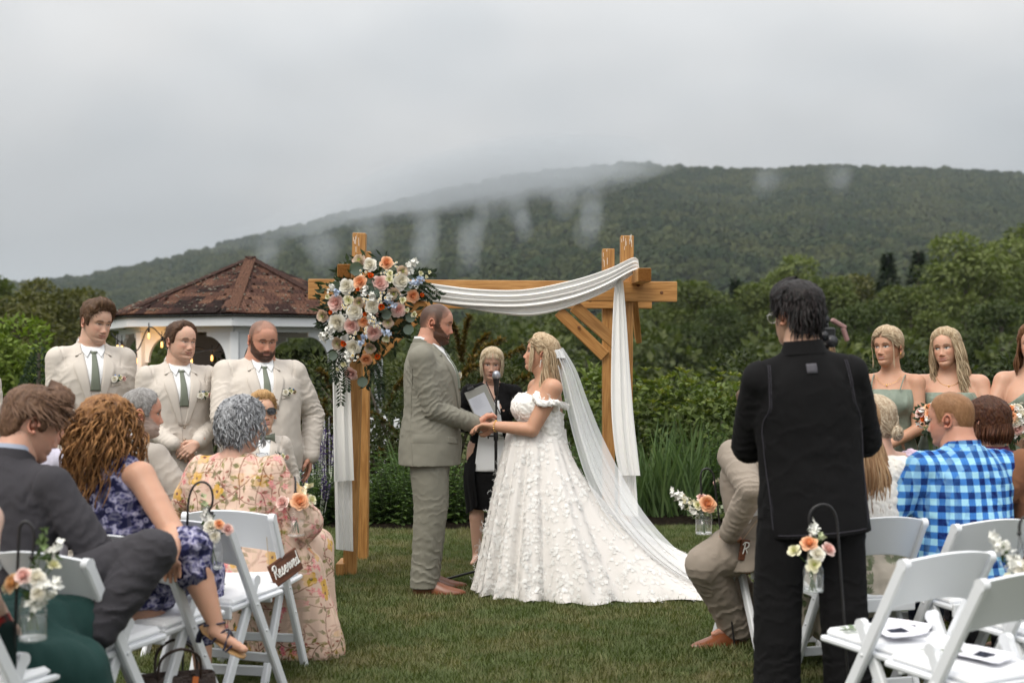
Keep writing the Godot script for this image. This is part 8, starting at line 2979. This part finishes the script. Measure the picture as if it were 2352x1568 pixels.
	for s in [-1,1]:
		var ring := []
		for q in 17: ring.append(P.H * Vector3(s * 0.034 + cos(q * TAU / 16) * 0.024,0.0 + sin(q * TAU / 16) * 0.021,0.119))
		m.tube(ring,Array(range(17)).map(func(_x): return 0.0014),5)
	part("glasses",m.mesh(),mat(Color(0.55,0.55,0.55),0.3),P.root)
	var at := W(1898,768,6.05)
	var cam := thing("video_camera","black video camera on a handheld stabiliser beside the operator's head","video camera",at,PI + 0.2)
	m = Mesher.new()
	m.box(Transform3D(Basis.IDENTITY,Vector3(0,0,0.02)),Vector3(0.085,0.062,0.06),0.008)
	m.box(Transform3D(Basis.IDENTITY,Vector3(0,0.038,0.02)),Vector3(0.03,0.02,0.04),0.005)
	part("body",m.mesh(),M.black_plastic,cam)
	m = Mesher.new()
	m.lathe(Transform3D(Basis(Vector3.RIGHT,PI / 2),Vector3(0,0,0.045)),[Vector2(0.001,0),Vector2(0.032,0),Vector2(0.034,0.05),Vector2(0.038,0.09),Vector2(0.03,0.09),Vector2(0.001,0.085)],18)
	part("lens",m.mesh(),M.black_plastic,cam)
	m = Mesher.new()
	m.box(Transform3D(Basis(Vector3.BACK,0.5),Vector3(-0.048,0.045,-0.02)),Vector3(0.075,0.018,0.02),0.004)
	m.box(Transform3D(Basis(Vector3.BACK,-0.35),Vector3(-0.078,0.0,-0.02)),Vector3(0.018,0.06,0.02),0.004)
	part("stabiliser_arm",m.mesh(),mat(Color(0.30,0.17,0.16),0.5),cam)
	for q in [[-0.008,-0.03,-0.03,0.026],[0.02,0.062,-0.02,0.020],[0.03,-0.005,-0.035,0.018]]:
		m = Mesher.new()
		m.lathe(Transform3D(Basis(Vector3.RIGHT,PI / 2),Vector3(q[0],q[1],q[2] - 0.02)),[Vector2(0.001,0),Vector2(q[3],0.002),Vector2(q[3],0.038),Vector2(0.001,0.04)],16)
		part("motor",m.mesh(),mat(Color(0.03,0.03,0.035),0.35),cam)
	m = Mesher.new()
	m.tube([Vector3(0.0,-0.05,0.0),Vector3(0.02,-0.13,0.0),Vector3(0.03,-0.30,0.02)],[0.014,0.017,0.017],12)
	part("grip",m.mesh(),M.black_plastic,cam)
func seated_jacket(P: Dictionary,m: Material,called := "jacket",cell := 0.0095) -> Field:
	var f := jacket(P,m,-0.15,1.0,true)
	wear(P,called,f,m,cell)
	return f
func back_collar(P: Dictionary,m: Material,r: float,y0: float,y1: float,called := "collar"):
	var s := Mesher.new()
	var pts := PackedVector3Array()
	for j in 4:
		for i in 29:
			var a := lerpf(-2.55,2.55,i / 28.0) + PI
			var f := j / 3.0
			pts.append(P.T * (Vector3(sin(a) * r * lerpf(1.08,0.98,f),lerpf(y0,y1,f) - 0.03 * maxf(cos(a),-0.3),cos(a) * r * lerpf(1.02,0.94,f) - 0.016) * P.k))
	s.grid(29,4,pts)
	part(called,s.mesh(),m,P.root)
func guests_left():
	var P := new_person("seated man in a dark charcoal suit with thick brown hair, legs crossed",spot(14,5.16),PI - 0.40,1.83,{"fine": 0.6,"thin": 0.86,"skin": Color(0.55,0.31,0.225),"hair": Color(0.075,0.040,0.024),"hair_light": Color(0.19,0.11,0.070),"open": 0.3,"bulk": 1.10,"stubble": 0.4,"hairline": [[0.0,0.068],[0.6,0.064],[0.85,0.045],[1.15,0.012],[1.35,-0.03],[1.52,-0.03],[1.62,0.010],[1.95,0.004],[2.2,-0.05],[2.6,-0.085],[3.15,-0.09]]})
	sit(P,0.20,0.45,0.12)
	var knee := loc(P,348,1268,4.98)
	P.legs[0] = [P.legs[0][0],knee,loc(P,238,1425,4.88),loc(P,200,1470,4.8)]
	P.legs[1] = [P.legs[1][0],P.legs[1][1] + Vector3(-0.03,0,-0.02),P.legs[1][2],P.legs[1][3]]
	pose_head(P,-0.62,0.42,-0.10)
	arm(P,0,Vector3(-0.20,0.70,0.28),Vector3(-0.9,-0.6,-0.4))
	arm(P,1,Vector3(0.22,0.62,0.30),Vector3(0.9,-0.4,-0.4))
	for s in 2: P.hands.append(hand(P.arms[s][2],Vector3(0.4 - 0.8 * s,-0.5,0.8),Vector3(0,-1,0),s == 0,P.k,[0.4,0.4,0.45,0.5]))
	build_body(P,false)
	var f := seated_jacket(P,M.charcoal)
	trousers(P,M.charcoal,[0.108,0.088,0.074,0.070,0.062],"trousers",0.0095)
	shoes_lower(P,[1])
	back_collar(P,M.charcoal,0.082,0.458,0.500,"jacket_collar")
	back_collar(P,cloth(Color(0.36,0.40,0.50),0.8),0.070,0.484,0.516,"shirt_collar")
	short_hair(P,0.018,0.034,0.030,1600,0.05,Vector3(-0.1,-0.1,0.8),0.22)
	P = new_person("seated woman with long curly auburn hair in a navy and white floral dress",spot(300,5.66),PI - 0.42,1.64,{"fine": 0.6,"thin": 0.86,"skin": Color(0.53,0.295,0.20),"hair": Color(0.13,0.058,0.024),"hair_light": Color(0.40,0.205,0.082),"male": 0.0,"hairline": women,"bulk": 1.16,"shoulder": 0.165,"roll": -0.24})
	sit(P,0.06,0.47,0.10)
	pose_head(P,-0.30,0.06,0.0)
	P.legs[0] = [P.legs[0][0],loc(P,432,1262,5.40),loc(P,497,1440,5.36),loc(P,560,1492,5.30)]
	P.legs[1] = [P.legs[1][0],P.legs[1][1] + Vector3(-0.12,0,0.0),Vector3(-0.10,0.09,0.34),Vector3(-0.12,0.03,0.46)]
	arm(P,0,loc(P,404,1262,5.52),Vector3(-0.5,-0.3,-0.9))
	P.arms[0] = [P.arms[0][0],loc(P,398,1224,5.44),loc(P,388,1285,5.2)]
	arm(P,1,Vector3(0.10,0.62,0.30),Vector3(0.6,-0.3,-0.7))
	for s in 2: P.hands.append(hand(P.arms[s][2],Vector3(0.5 - s,-0.4,0.8),Vector3(0,-1,0.1),s == 0,P.k,[0.4,0.4,0.45,0.5]))
	build_body(P,true)
	var navy := triplanar(mat(Color(1,1,1),0.75,0.3),Vector3.ONE * 3.2)
	navy.albedo_texture = noise_tex(0.022,81,[lin(0.010,0.011,0.045),lin(0.016,0.018,0.075),lin(0.20,0.19,0.36),lin(0.62,0.60,0.70),lin(0.05,0.05,0.16)],[0.40,0.50,0.56,0.66,0.85],256,3)
	var k: float = P.k
	f = Field.new(81)
	f.loft(P.T,[[-0.14,0.188,0.140,-0.01],[0.0,0.166,0.12,-0.004],[0.10,0.146,0.108,0.004],[0.2,0.150,0.115,0.012],[0.28,0.156,0.122,0.018],[0.36,0.148,0.098,0.0],[0.42,0.122,0.080,-0.012],[0.46,0.072,0.066,-0.016]],k * 1.16,k,k * 1.16,0.03)
	for s in [-1,1]: f.cap(P.T * Vector3(s * 0.07,0.445,-0.012) * 1.0,P.T * Vector3(s * 0.125,0.43,-0.012),0.052 * k,0.052 * k,0.03)
	var g: Array = P.legs[0]
	f.chain([g[0],(g[0] as Vector3).lerp(g[1],0.6),g[1],(g[1] as Vector3).lerp(g[2],0.22) + Vector3(0,-0.02,0)],[0.125,0.112,0.092,0.075],0.05)
	g = P.legs[1]
	f.chain([g[0],g[1],(g[1] as Vector3).lerp(g[2],0.5)],[0.125,0.11,0.085],0.05)
	f.folds.append([P.legs[0][1],0.25,Vector3(0.6,0.4,0.6).normalized(),50.0,0.012,0.0])
	f.rough = 0.008
	f.rough_freq = 12.0
	wear(P,"dress",f,navy)
	curly(P)
	sandal(P)
	P = new_person("seated grey haired man with a short white beard in a light tan jacket",spot(302,7.28),PI - 0.62,1.74,{"fine": 0.6,"thin": 0.86,"skin": ruddy,"hair": Color(0.16,0.15,0.145),"hair_light": Color(0.36,0.35,0.34),"beard": 0.8,"beard_color": Color(0.42,0.38,0.35),"brow": Color(0.2,0.17,0.15),"bulk": 1.1,"buzz": 0.5})
	sit(P,0.16,0.45)
	pose_head(P,-0.62,0.10)
	arm(P,0,Vector3(-0.24,0.62,0.25),Vector3(-0.8,0,-0.6))
	arm(P,1,Vector3(0.2,0.62,0.28),Vector3(0.8,0,-0.6))
	build_body(P,false)
	seated_jacket(P,cloth(Color(0.36,0.325,0.29),0.85,0.15))
	trousers(P,M.tan_suit)
	back_collar(P,M.shirt,0.070,0.484,0.512)
	short_hair(P,0.007,0.014,0.0,120,0.02)
	P = new_person("seated woman with short wavy grey hair in a pink floral dress",spot(552,6.86),PI - 0.34,1.66,{"fine": 0.6,"thin": 0.86,"skin": Color(0.56,0.34,0.26),"hair": Color(0.105,0.105,0.112),"hair_light": Color(0.44,0.45,0.47),"male": 0.0,"hairline": women,"bulk": 1.38,"shoulder": 0.145,"head": 1.04,"neck": 0.85})
	sit(P,0.06,0.42,0.16,0.40)
	pose_head(P,-0.34,0.05)
	arm(P,0,Vector3(-0.24,0.64,0.26),Vector3(-0.6,-0.2,-0.8))
	arm(P,1,Vector3(0.24,0.64,0.26),Vector3(0.6,-0.2,-0.8))
	for s in 2: P.hands.append(hand(P.arms[s][2],Vector3(0.7 - 1.4 * s,-0.3,0.7),Vector3(0,-1,0),s == 0,P.k,[0.4,0.4,0.45,0.5]))
	build_body(P,true,true,0.012)
	k = P.k
	f = Field.new(91)
	f.loft(P.T,[[-0.15,0.165,0.130,0.0],[-0.02,0.175,0.138,0.0],[0.12,0.170,0.130,0.005],[0.25,0.176,0.130,0.01],[0.35,0.172,0.112,0.0],[0.41,0.140,0.088,-0.010],[0.455,0.078,0.062,-0.016]],k * 1.46,k,k * 1.4,0.04)
	sleeves(P,f,[0.066,0.064,0.058,0.050,0.044],[0,1],0.05,0.6,0.007)
	for s in 2:
		g = P.legs[s]
		f.chain([g[0],g[1],Vector3(g[1].x,0.06,g[1].z)],[0.155,0.13,0.15],0.09)
	f.chain([P.T * Vector3(-0.16,0.0,0.02),Vector3(-0.27,0.42,0.10),Vector3(-0.32,0.05,0.16)],[0.12,0.11,0.14],0.10)
	f.chain([Vector3(-0.1,0.42,0.12),Vector3(-0.16,0.05,0.2)],[0.14,0.2],0.10)
	f.cuts.append([Vector3.DOWN,-0.012])
	f.rough = 0.022
	f.rough_freq = 8.0
	f.stretch = Vector3(1,0.16,1)
	f.folds.append([P.T * Vector3(0,0.2,-0.15),0.34,Vector3(0.15,1,0),42.0,0.006,0.4])
	f.folds.append([P.T * Vector3(0,-0.02,-0.15),0.3,Vector3(-0.2,1,0),50.0,0.007,1.4])
	M.floral = floral_cloth()
	wear(P,"dress",f,M.floral,0.0105)
	var m := Mesher.new()
	hair_cap(m,P.H,P.L,0.030,0.034,0.0)
	tufts(m,P.H,P.L,1200,0.05,0.25,Vector3(-0.5,-0.3,-0.2),0.026,-0.1)
	for q in 340:
		var a := rnd(1.0,5.28)
		var y := rnd(-0.05,0.09)
		var p0 := head_point(y,a,P.L)
		p0 = p0 + Vector3(p0.x,p0.y * 0.6,p0.z).normalized() * 0.028
		var tw := rnd(-0.03,0.03)
		var e := Vector3(-sin(a + PI / 2) * tw,-0.03,-cos(a + PI / 2) * tw)
		lock(m,[P.H * p0,P.H * (p0 * 1.06 + e * 0.5),P.H * (p0 * 1.05 + e),P.H * (p0 * 0.98 + e * 1.5)],rnd(0.0021,0.0044),rcol(P.L.hair,P.L.hair_light),8)
	add_hair(P,m)
	m = Mesher.new()
	for q in 3: m.ball(P.H * Vector3(-0.082,-0.046 - q * 0.011,-0.004),Vector3.ONE * 0.0048,5,7)
	part("earring",m.mesh(),M.pearl,P.root)
	P = new_person("guest with a bare pale arm and dark green flowered dress, at the left edge",spot(-102,4.55),PI - 0.45,1.68,{"fine": 0.6,"thin": 0.86,"skin": Color(0.58,0.40,0.325),"hair": Color(0.022,0.014,0.012),"hair_light": Color(0.05,0.03,0.025),"male": 0.0,"hairline": women,"bulk": 1.1})
	sit(P,0.05,0.44,0.10,0.40)
	pose_head(P,-0.2,0.1)
	arm(P,0,loc(P,2,1420,4.42),Vector3(-0.6,-0.2,-0.8))
	arm(P,1,Vector3(0.15,0.62,0.28),Vector3(0.7,0,-0.7))
	P.hands.append(hand(P.arms[0][2],Vector3(0.3,-0.6,0.7),Vector3(0,-1,0),true,P.k,[0.4,0.4,0.45,0.5]))
	build_body(P,true)
	f = Field.new(101)
	k = P.k
	f.loft(P.T,[[-0.14,0.186,0.138,-0.01],[0.0,0.166,0.12,-0.004],[0.12,0.146,0.108,0.004],[0.26,0.154,0.122,0.018],[0.36,0.146,0.096,0.0],[0.42,0.10,0.07,-0.012]],k * 1.1,k,k * 1.1,0.03)
	for s in 2:
		g = P.legs[s]
		f.chain([g[0],g[1],Vector3(g[1].x,0.2,g[1].z)],[0.125,0.12,0.12],0.05)
	f.chain([P.T * Vector3(-0.12,-0.05,0.05),Vector3(-0.26,0.40,0.25),Vector3(-0.30,0.10,0.30)],[0.11,0.12,0.13],0.06)
	f.rough = 0.014
	f.rough_freq = 9.0
	f.stretch = Vector3(1,0.2,1)
	wear(P,"dress",f,cloth(Color(0.012,0.040,0.036),0.8,0.3),0.011)
	f = Field.new(102)
	f.chain([loc(P,-30,1400,4.40),loc(P,2,1450,4.36),loc(P,14,1530,4.34)],[0.05,0.045,0.03],0.02)
	wear(P,"shawl",f,leafy_cloth(Color(0.05,0.12,0.11),Color(0.75,0.10,0.07),305,true),0.011)
	m = Mesher.new()
	hair_cap(m,P.H,P.L,0.024,0.028)
	add_hair(P,m)
	P = new_person("guest in a pale lilac shirt, almost hidden beyond the man in the dark suit",spot(105,7.6),PI - 0.5,1.60,{"fine": 0.6,"thin": 0.86,"skin": ruddy,"hair": Color(0.05,0.03,0.02),"hair_light": Color(0.12,0.08,0.05)})
	sit(P,0.1)
	pose_head(P,-0.4,0.2)
	arm(P,0,Vector3(-0.2,0.6,0.25),Vector3(-0.8,0,-0.6))
	arm(P,1,Vector3(0.2,0.6,0.25),Vector3(0.8,0,-0.6))
	build_body(P,false)
	seated_jacket(P,cloth(Color(0.48,0.46,0.55),0.85),"shirt",0.012)
	trousers(P,M.charcoal)
	short_hair(P,0.012,0.02,0.0,0)
func shoes_lower(P: Dictionary,which: Array):
	var keep: Array = P.legs
	P.legs = which.map(func(q): return keep[q])
	shoes(P,mat(Color(0.03,0.018,0.012),0.4),M.dark_sole)
	P.legs = keep
func curly(P: Dictionary):
	var m := Mesher.new()
	var H: Transform3D = P.H
	hair_cap(m,H,P.L,0.030,0.040,0.0,1.3)
	for q in 620:
		var a := PI + rnd(-2.25,2.25)
		var p0 := head_point(rnd(-0.06,0.108),a,P.L)
		var out := Vector3(p0.x,0.0,p0.z).normalized()
		p0 += Vector3(p0.x,p0.y * 0.7,p0.z).normalized() * 0.024
		var ln := rnd(0.06,0.37) * (1.0 if absf(wrapf(a - PI,-PI,PI)) < 1.6 else 0.75)
		var turns := ln * rnd(38,58)
		var r := rnd(0.008,0.015)
		var ph := rnd(0,TAU)
		var far := rnd(0.2,0.75)
		var path := []
		var n := int(8 + ln * 85)
		for s in n + 1:
			var f := float(s) / n
			var c := p0 + out * (0.085 * far * sin(minf(f * 1.4,1.0) * PI * 0.5) * (1.0 - 0.3 * f)) + Vector3(0,-ln * f * (0.6 + 0.4 * f) + 0.03 * sin(f * PI) * far,0)
			c.x *= 1.0 + 0.16 * sin(f * PI * 0.8)
			path.append(H * (c + Vector3(cos(ph + f * turns),0.5 * sin(ph * 2.0 + f * turns * 1.3),sin(ph + f * turns)) * r * minf(1.0,f * 5.0 + 0.3)))
		var cols := []
		var rad := []
		var base := rcol(P.L.hair,P.L.hair_light)
		for s in n + 1:
			rad.append(0.0042 * (1.0 - 0.6 * float(s) / n))
			cols.append(base * (0.85 + 0.4 * sin(ph + s * 0.8)))
		m.tube(path,rad,4,false,cols)
	add_hair(P,m)
	var pin := Mesher.new()
	pin.ball(H * Vector3(-0.075,0.085,-0.065),Vector3(0.010,0.008,0.008),6,8)
	part("pearl_hairpin",pin.mesh(),M.pearl,P.root)
func sandal(P: Dictionary):
	var g: Array = P.legs[0]
	var dir: Vector3 = (g[3] - g[2])
	var fwd := dir.normalized()
	var up: Vector3 = ((g[2] - g[1]) as Vector3).normalized() * -1.0
	up = (up - fwd * up.dot(fwd)).normalized()
	var side := up.cross(fwd)
	var t := Transform3D(Basis(side,up,fwd),g[2] - up * 0.005)
	var leather := mat(Color(0.020,0.020,0.045),0.4)
	var s := Mesher.new()
	var pts := PackedVector3Array()
	for q in [[-0.06,0.022,-0.030],[-0.03,0.030,-0.036],[0.03,0.028,-0.034],[0.08,0.036,-0.026],[0.12,0.036,-0.024],[0.155,0.02,-0.022],[0.165,0.004,-0.022]]:
		for e in 13:
			var an := e / 12.0 * TAU
			pts.append(t * Vector3(cos(an) * q[1],q[2] + sin(an) * 0.006,q[0]))
	s.grid(13,7,pts)
	part("sandal_sole",s.mesh(),mat(Color(0.38,0.22,0.09),0.6),P.root)
	s = Mesher.new()
	s.tube([t * Vector3(0,-0.030,-0.045),t * Vector3(0,-0.075,-0.058),t * Vector3(0,-0.10,-0.052)],[0.020,0.012,0.012],10)
	part("sandal_heel",s.mesh(),leather,P.root)
	s = Mesher.new()
	for q in [[[-0.038,-0.03,0.03],[0.0,0.030,0.05],[0.038,-0.03,0.08]],[[0.038,-0.03,0.03],[0.0,0.028,0.06],[-0.038,-0.03,0.09]],[[-0.038,-0.028,0.10],[0.0,0.014,0.11],[0.038,-0.028,0.12]],[[-0.036,0.0,-0.03],[0.0,0.042,0.024],[0.036,0.0,-0.03]],[[-0.036,0.0,-0.03],[0.0,0.0,-0.045],[0.036,0.0,-0.03]]]:
		s.tube(spline(q.map(func(e): return t * Vector3(e[0],e[1],e[2])),10),Array(range(11)).map(func(_x): return 0.0045),6)
	part("sandal_straps",s.mesh(),leather,P.root)
func guests_right():
	var P := new_person("seated man in a tan suit, his head hidden by the camera operator",spot(1744,7.2),PI + 0.60,1.78,{"fine": 0.6,"thin": 0.86,"skin": ruddy,"hair": Color(0.09,0.06,0.04),"bulk": 1.22})
	sit(P,0.10,0.45,0.12,0.42)
	pose_head(P,0.0,0.1)
	P.legs[1] = [P.legs[1][0],loc(P,1622,1298,7.06),loc(P,1686,1432,7.2),loc(P,1640,1455,7.15)]
	P.legs[0] = [P.legs[0][0],loc(P,1650,1290,7.42),loc(P,1740,1420,7.42),loc(P,1700,1442,7.4)]
	arm(P,1,loc(P,1678,1222,6.94),Vector3(0.4,-0.5,-0.8))
	arm(P,0,loc(P,1712,1235,7.3),Vector3(-0.5,-0.3,-0.8))
	for s in 2: P.hands.append(hand(P.arms[s][2],Vector3(0.5 - s,-0.3,0.8),Vector3(0,-1,0),s == 0,P.k,[0.4,0.4,0.45,0.5]))
	build_body(P,false)
	seated_jacket(P,M.tan_suit,"jacket",0.0085)
	trousers(P,M.tan_suit,[0.108,0.098,0.084,0.072,0.068],"trousers",0.009)
	shoes_lower_brown(P)
	back_collar(P,M.tan_suit,0.082,0.458,0.500)
	short_hair(P,0.012,0.02,0.0,0)
	boutonniere(P,jobs[jobs.size() - 2][1][0][0],0.115,0.27,["blush_rose","cream_lisianthus","blush_rose"])
	P = new_person("seated woman with long strawberry blonde hair, white fuzzy sweater and leaf print skirt",spot(1962,6.32),PI + 0.26,1.66,{"fine": 0.6,"thin": 0.86,"skin": fair,"hair": Color(0.23,0.115,0.052),"hair_light": Color(0.50,0.33,0.19),"male": 0.0,"hairline": women,"bulk": 1.22})
	sit(P,0.02,0.45,0.11)
	pose_head(P,0.2,0.06)
	arm(P,0,Vector3(-0.22,0.60,0.24),Vector3(-0.9,0,-0.5))
	arm(P,1,Vector3(0.22,0.60,0.24),Vector3(0.9,0,-0.5))
	build_body(P,true)
	var k: float = P.k
	var f := Field.new(111)
	f.loft(P.T,[[-0.10,0.178,0.132,0.0],[0.05,0.172,0.126,0.0],[0.2,0.170,0.126,0.01],[0.30,0.172,0.124,0.01],[0.38,0.16,0.10,0.0],[0.43,0.128,0.084,-0.010],[0.468,0.074,0.066,-0.016]],k * 1.22,k,k * 1.22,0.03)
	sleeves(P,f,[0.070,0.068,0.060,0.054,0.044])
	f.rough = 0.010
	f.rough_freq = 40.0
	var fuzzy := cloth(Color(0.74,0.71,0.66),1.0,0.5)
	wear(P,"sweater",f,fuzzy,0.0095)
	f = Field.new(113)
	f.ball(P.T * Transform3D(Basis.IDENTITY,Vector3(0,-0.04,-0.01)),Vector3(0.235,0.20,0.18),0.05)
	for g in P.legs: f.chain([g[0],g[1],Vector3(g[1].x,0.22,g[1].z)],[0.13,0.12,0.12],0.06)
	f.rough = 0.008
	f.rough_freq = 12.0
	wear(P,"skirt",f,leafy_cloth(Color(0.80,0.76,0.70),Color(0.42,0.47,0.34),303),0.011)
	var m := Mesher.new()
	hair_cap(m,P.H,P.L,0.020,0.024,0.0)
	for q in 700:
		var a := PI + rnd(-1.75,1.75)
		var p0 := head_point(rnd(0.02,0.10),a,P.L) * 1.12
		var p1 := head_point(-0.03,a,P.L) * 1.22
		var x := p1.x * rnd(1.1,1.5)
		lock(m,[P.H * p0,P.H * p1,P.H * Vector3(x,-0.14,p1.z - 0.012),P.H * Vector3(x * 1.15 + rnd(-0.02,0.02),-0.25,p1.z - rnd(0.0,0.04)),P.H * Vector3(x * 1.2 + rnd(-0.02,0.02),rnd(-0.40,-0.30),p1.z - rnd(-0.01,0.04))],rnd(0.0026,0.0050),rcol(P.L.hair,P.L.hair_light),14)
	add_hair(P,m)
	P = new_person("seated woman with a braided blonde bun and lilac lace sleeves",spot(2008,7.15),PI + 0.34,1.62,{"fine": 0.6,"thin": 0.86,"skin": Color(0.57,0.35,0.265),"hair": Color(0.25,0.175,0.11),"hair_light": Color(0.60,0.51,0.38),"male": 0.0,"hairline": women,"bulk": 1.2})
	sit(P,0.05)
	pose_head(P,0.35,0.0)
	arm(P,0,Vector3(-0.22,0.62,0.24),Vector3(-0.9,0,-0.5))
	arm(P,1,Vector3(0.22,0.62,0.24),Vector3(0.9,0,-0.5))
	build_body(P,true)
	k = P.k
	f = Field.new(117)
	f.loft(P.T,[[-0.14,0.186,0.138,-0.01],[0.0,0.166,0.12,-0.004],[0.12,0.146,0.110,0.004],[0.26,0.156,0.124,0.018],[0.34,0.150,0.104,0.0]],k * 1.2,k,k * 1.2,0.03)
	for s in 2: f.cap((P.sh[s] as Vector3) + Vector3(0,0.01,-0.01),(P.sh[s] as Vector3).lerp(P.arms[s][1],0.5),0.066,0.066,0.03)
	f.rough = 0.014
	f.rough_freq = 42.0
	wear(P,"lace_dress",f,cloth(Color(0.60,0.48,0.58),0.9,0.3),0.008)
	m = Mesher.new()
	hair_cap(m,P.H,P.L,0.018,0.026,0.0,0.9)
	for q in 240:
		var s: int = [-1,1][q % 2]
		var p0 := head_point(rnd(0.02,0.105),s * rnd(0.6,1.5),P.L) * 1.12
		var mid := head_point(rnd(-0.01,0.09),s * rnd(1.7,2.5),P.L) * 1.17
		lock(m,[P.H * p0,P.H * mid,P.H * Vector3(rnd(-0.03,0.03),rnd(-0.065,-0.02),-0.118)],rnd(0.0021,0.0033),rcol(P.L.hair,P.L.hair_light),10)
	for q in 130:
		var a := rnd(0,TAU)
		var r := rnd(0.008,0.042)
		var path := []
		for e in 6: path.append(P.H * (Vector3(0,-0.055,-0.125) + Vector3(cos(a + e * 0.6) * r,sin(a + e * 0.6) * r * 0.9,-0.03 * cos(r * 30.0) + 0.004 * sin(e * 1.5))))
		lock(m,path,0.0036,rcol(P.L.hair,P.L.hair_light),10)
	add_hair(P,m)
	P = new_person("seated man with cropped sandy hair in a blue and white plaid shirt",spot(2206,6.34),PI + 0.34,1.74,{"fine": 0.6,"thin": 0.86,"skin": ruddy,"hair": Color(0.19,0.095,0.045),"buzz": 0.95,"bulk": 1.30,"belly": 0.03,"neck": 0.98,"rosy": 0.9,"stubble": 0.3})
	sit(P,0.14)
	pose_head(P,0.55,0.12)
	arm(P,0,Vector3(-0.26,0.58,0.26),Vector3(-0.9,-0.1,-0.5))
	arm(P,1,Vector3(0.26,0.58,0.26),Vector3(0.9,-0.1,-0.5))
	build_body(P,false)
	f = jacket(P,M.shirt,-0.16,1.0,true)
	f.rough = 0.007
	f.folds.append([P.T * Vector3(0.05,0.12,-0.15),0.3,Vector3(0.7,0.7,0),30.0,0.006,0.2])
	f.folds.append([P.T * Vector3(-0.12,0.28,-0.12),0.2,Vector3(-0.7,0.6,0),36.0,0.006,0.9])
	M.plaid = plaid_cloth()
	wear(P,"plaid_shirt",f,M.plaid)
	trousers(P,cloth(Color(0.05,0.06,0.10),0.9))
	back_collar(P,M.plaid,0.086,0.455,0.502)
	var hm := Mesher.new()
	P.L.hair_light = Color(0.30,0.165,0.085)
	hair_cap(hm,P.H,P.L,0.003,0.006,0.0,1.0)
	add_hair(P,hm)
	P = new_person("guest with dark brown wavy hair, behind the plaid shirted man's shoulder",spot(2268,7.3),PI + 0.4,1.60,{"fine": 0.6,"thin": 0.86,"skin": fair,"hair": Color(0.035,0.014,0.008),"hair_light": Color(0.10,0.042,0.022),"male": 0.0,"hairline": women})
	sit(P,0.05)
	pose_head(P,0.3,0.05)
	arm(P,0,Vector3(-0.2,0.6,0.25),Vector3(-0.9,0,-0.5))
	arm(P,1,Vector3(0.2,0.6,0.25),Vector3(0.9,0,-0.5))
	build_body(P,true)
	seated_jacket(P,cloth(Color(0.10,0.02,0.05),0.8),"blouse",0.011)
	trousers(P,M.charcoal)
	m = Mesher.new()
	hair_cap(m,P.H,P.L,0.026,0.028)
	for q in 320:
		var a := PI + rnd(-1.9,1.9)
		var p0 := head_point(rnd(0.0,0.09),a,P.L) * 1.14
		lock(m,[P.H * p0,P.H * (p0 * Vector3(1.1,0,1.1) + Vector3(0,-0.03,0)),P.H * (p0 * Vector3(1.15,0,1.1) + Vector3(rnd(-0.015,0.015),-0.07,0)),P.H * (p0 * Vector3(1.0,0,0.98) + Vector3(0,rnd(-0.12,-0.09),0))],0.0039,rcol(P.L.hair,P.L.hair_light),10)
	add_hair(P,m)
	P = new_person("guest with short sandy hair in a ribbed brown sweater, at the right edge",spot(2412,6.5),PI + 0.4,1.76,{"fine": 0.6,"thin": 0.86,"skin": fair,"hair": Color(0.19,0.11,0.06),"hair_light": Color(0.40,0.27,0.16),"male": 0.0,"hairline": women,"bulk": 1.18})
	sit(P,0.05)
	pose_head(P,0.5,0.05)
	arm(P,0,Vector3(-0.24,0.6,0.25),Vector3(-0.9,0,-0.5))
	arm(P,1,Vector3(0.24,0.6,0.25),Vector3(0.9,0,-0.5))
	build_body(P,true)
	seated_jacket(P,cloth(Color(0.19,0.085,0.045),0.95,0.4),"sweater",0.0095)
	trousers(P,M.charcoal)
	m = Mesher.new()
	hair_cap(m,P.H,P.L,0.024,0.028)
	tufts(m,P.H,P.L,400,0.04,0.4,Vector3(0,-0.4,0),0.02,-0.1)
	add_hair(P,m)
func shoes_lower_brown(P: Dictionary):
	shoes(P,M.brown_leather,M.dark_sole)
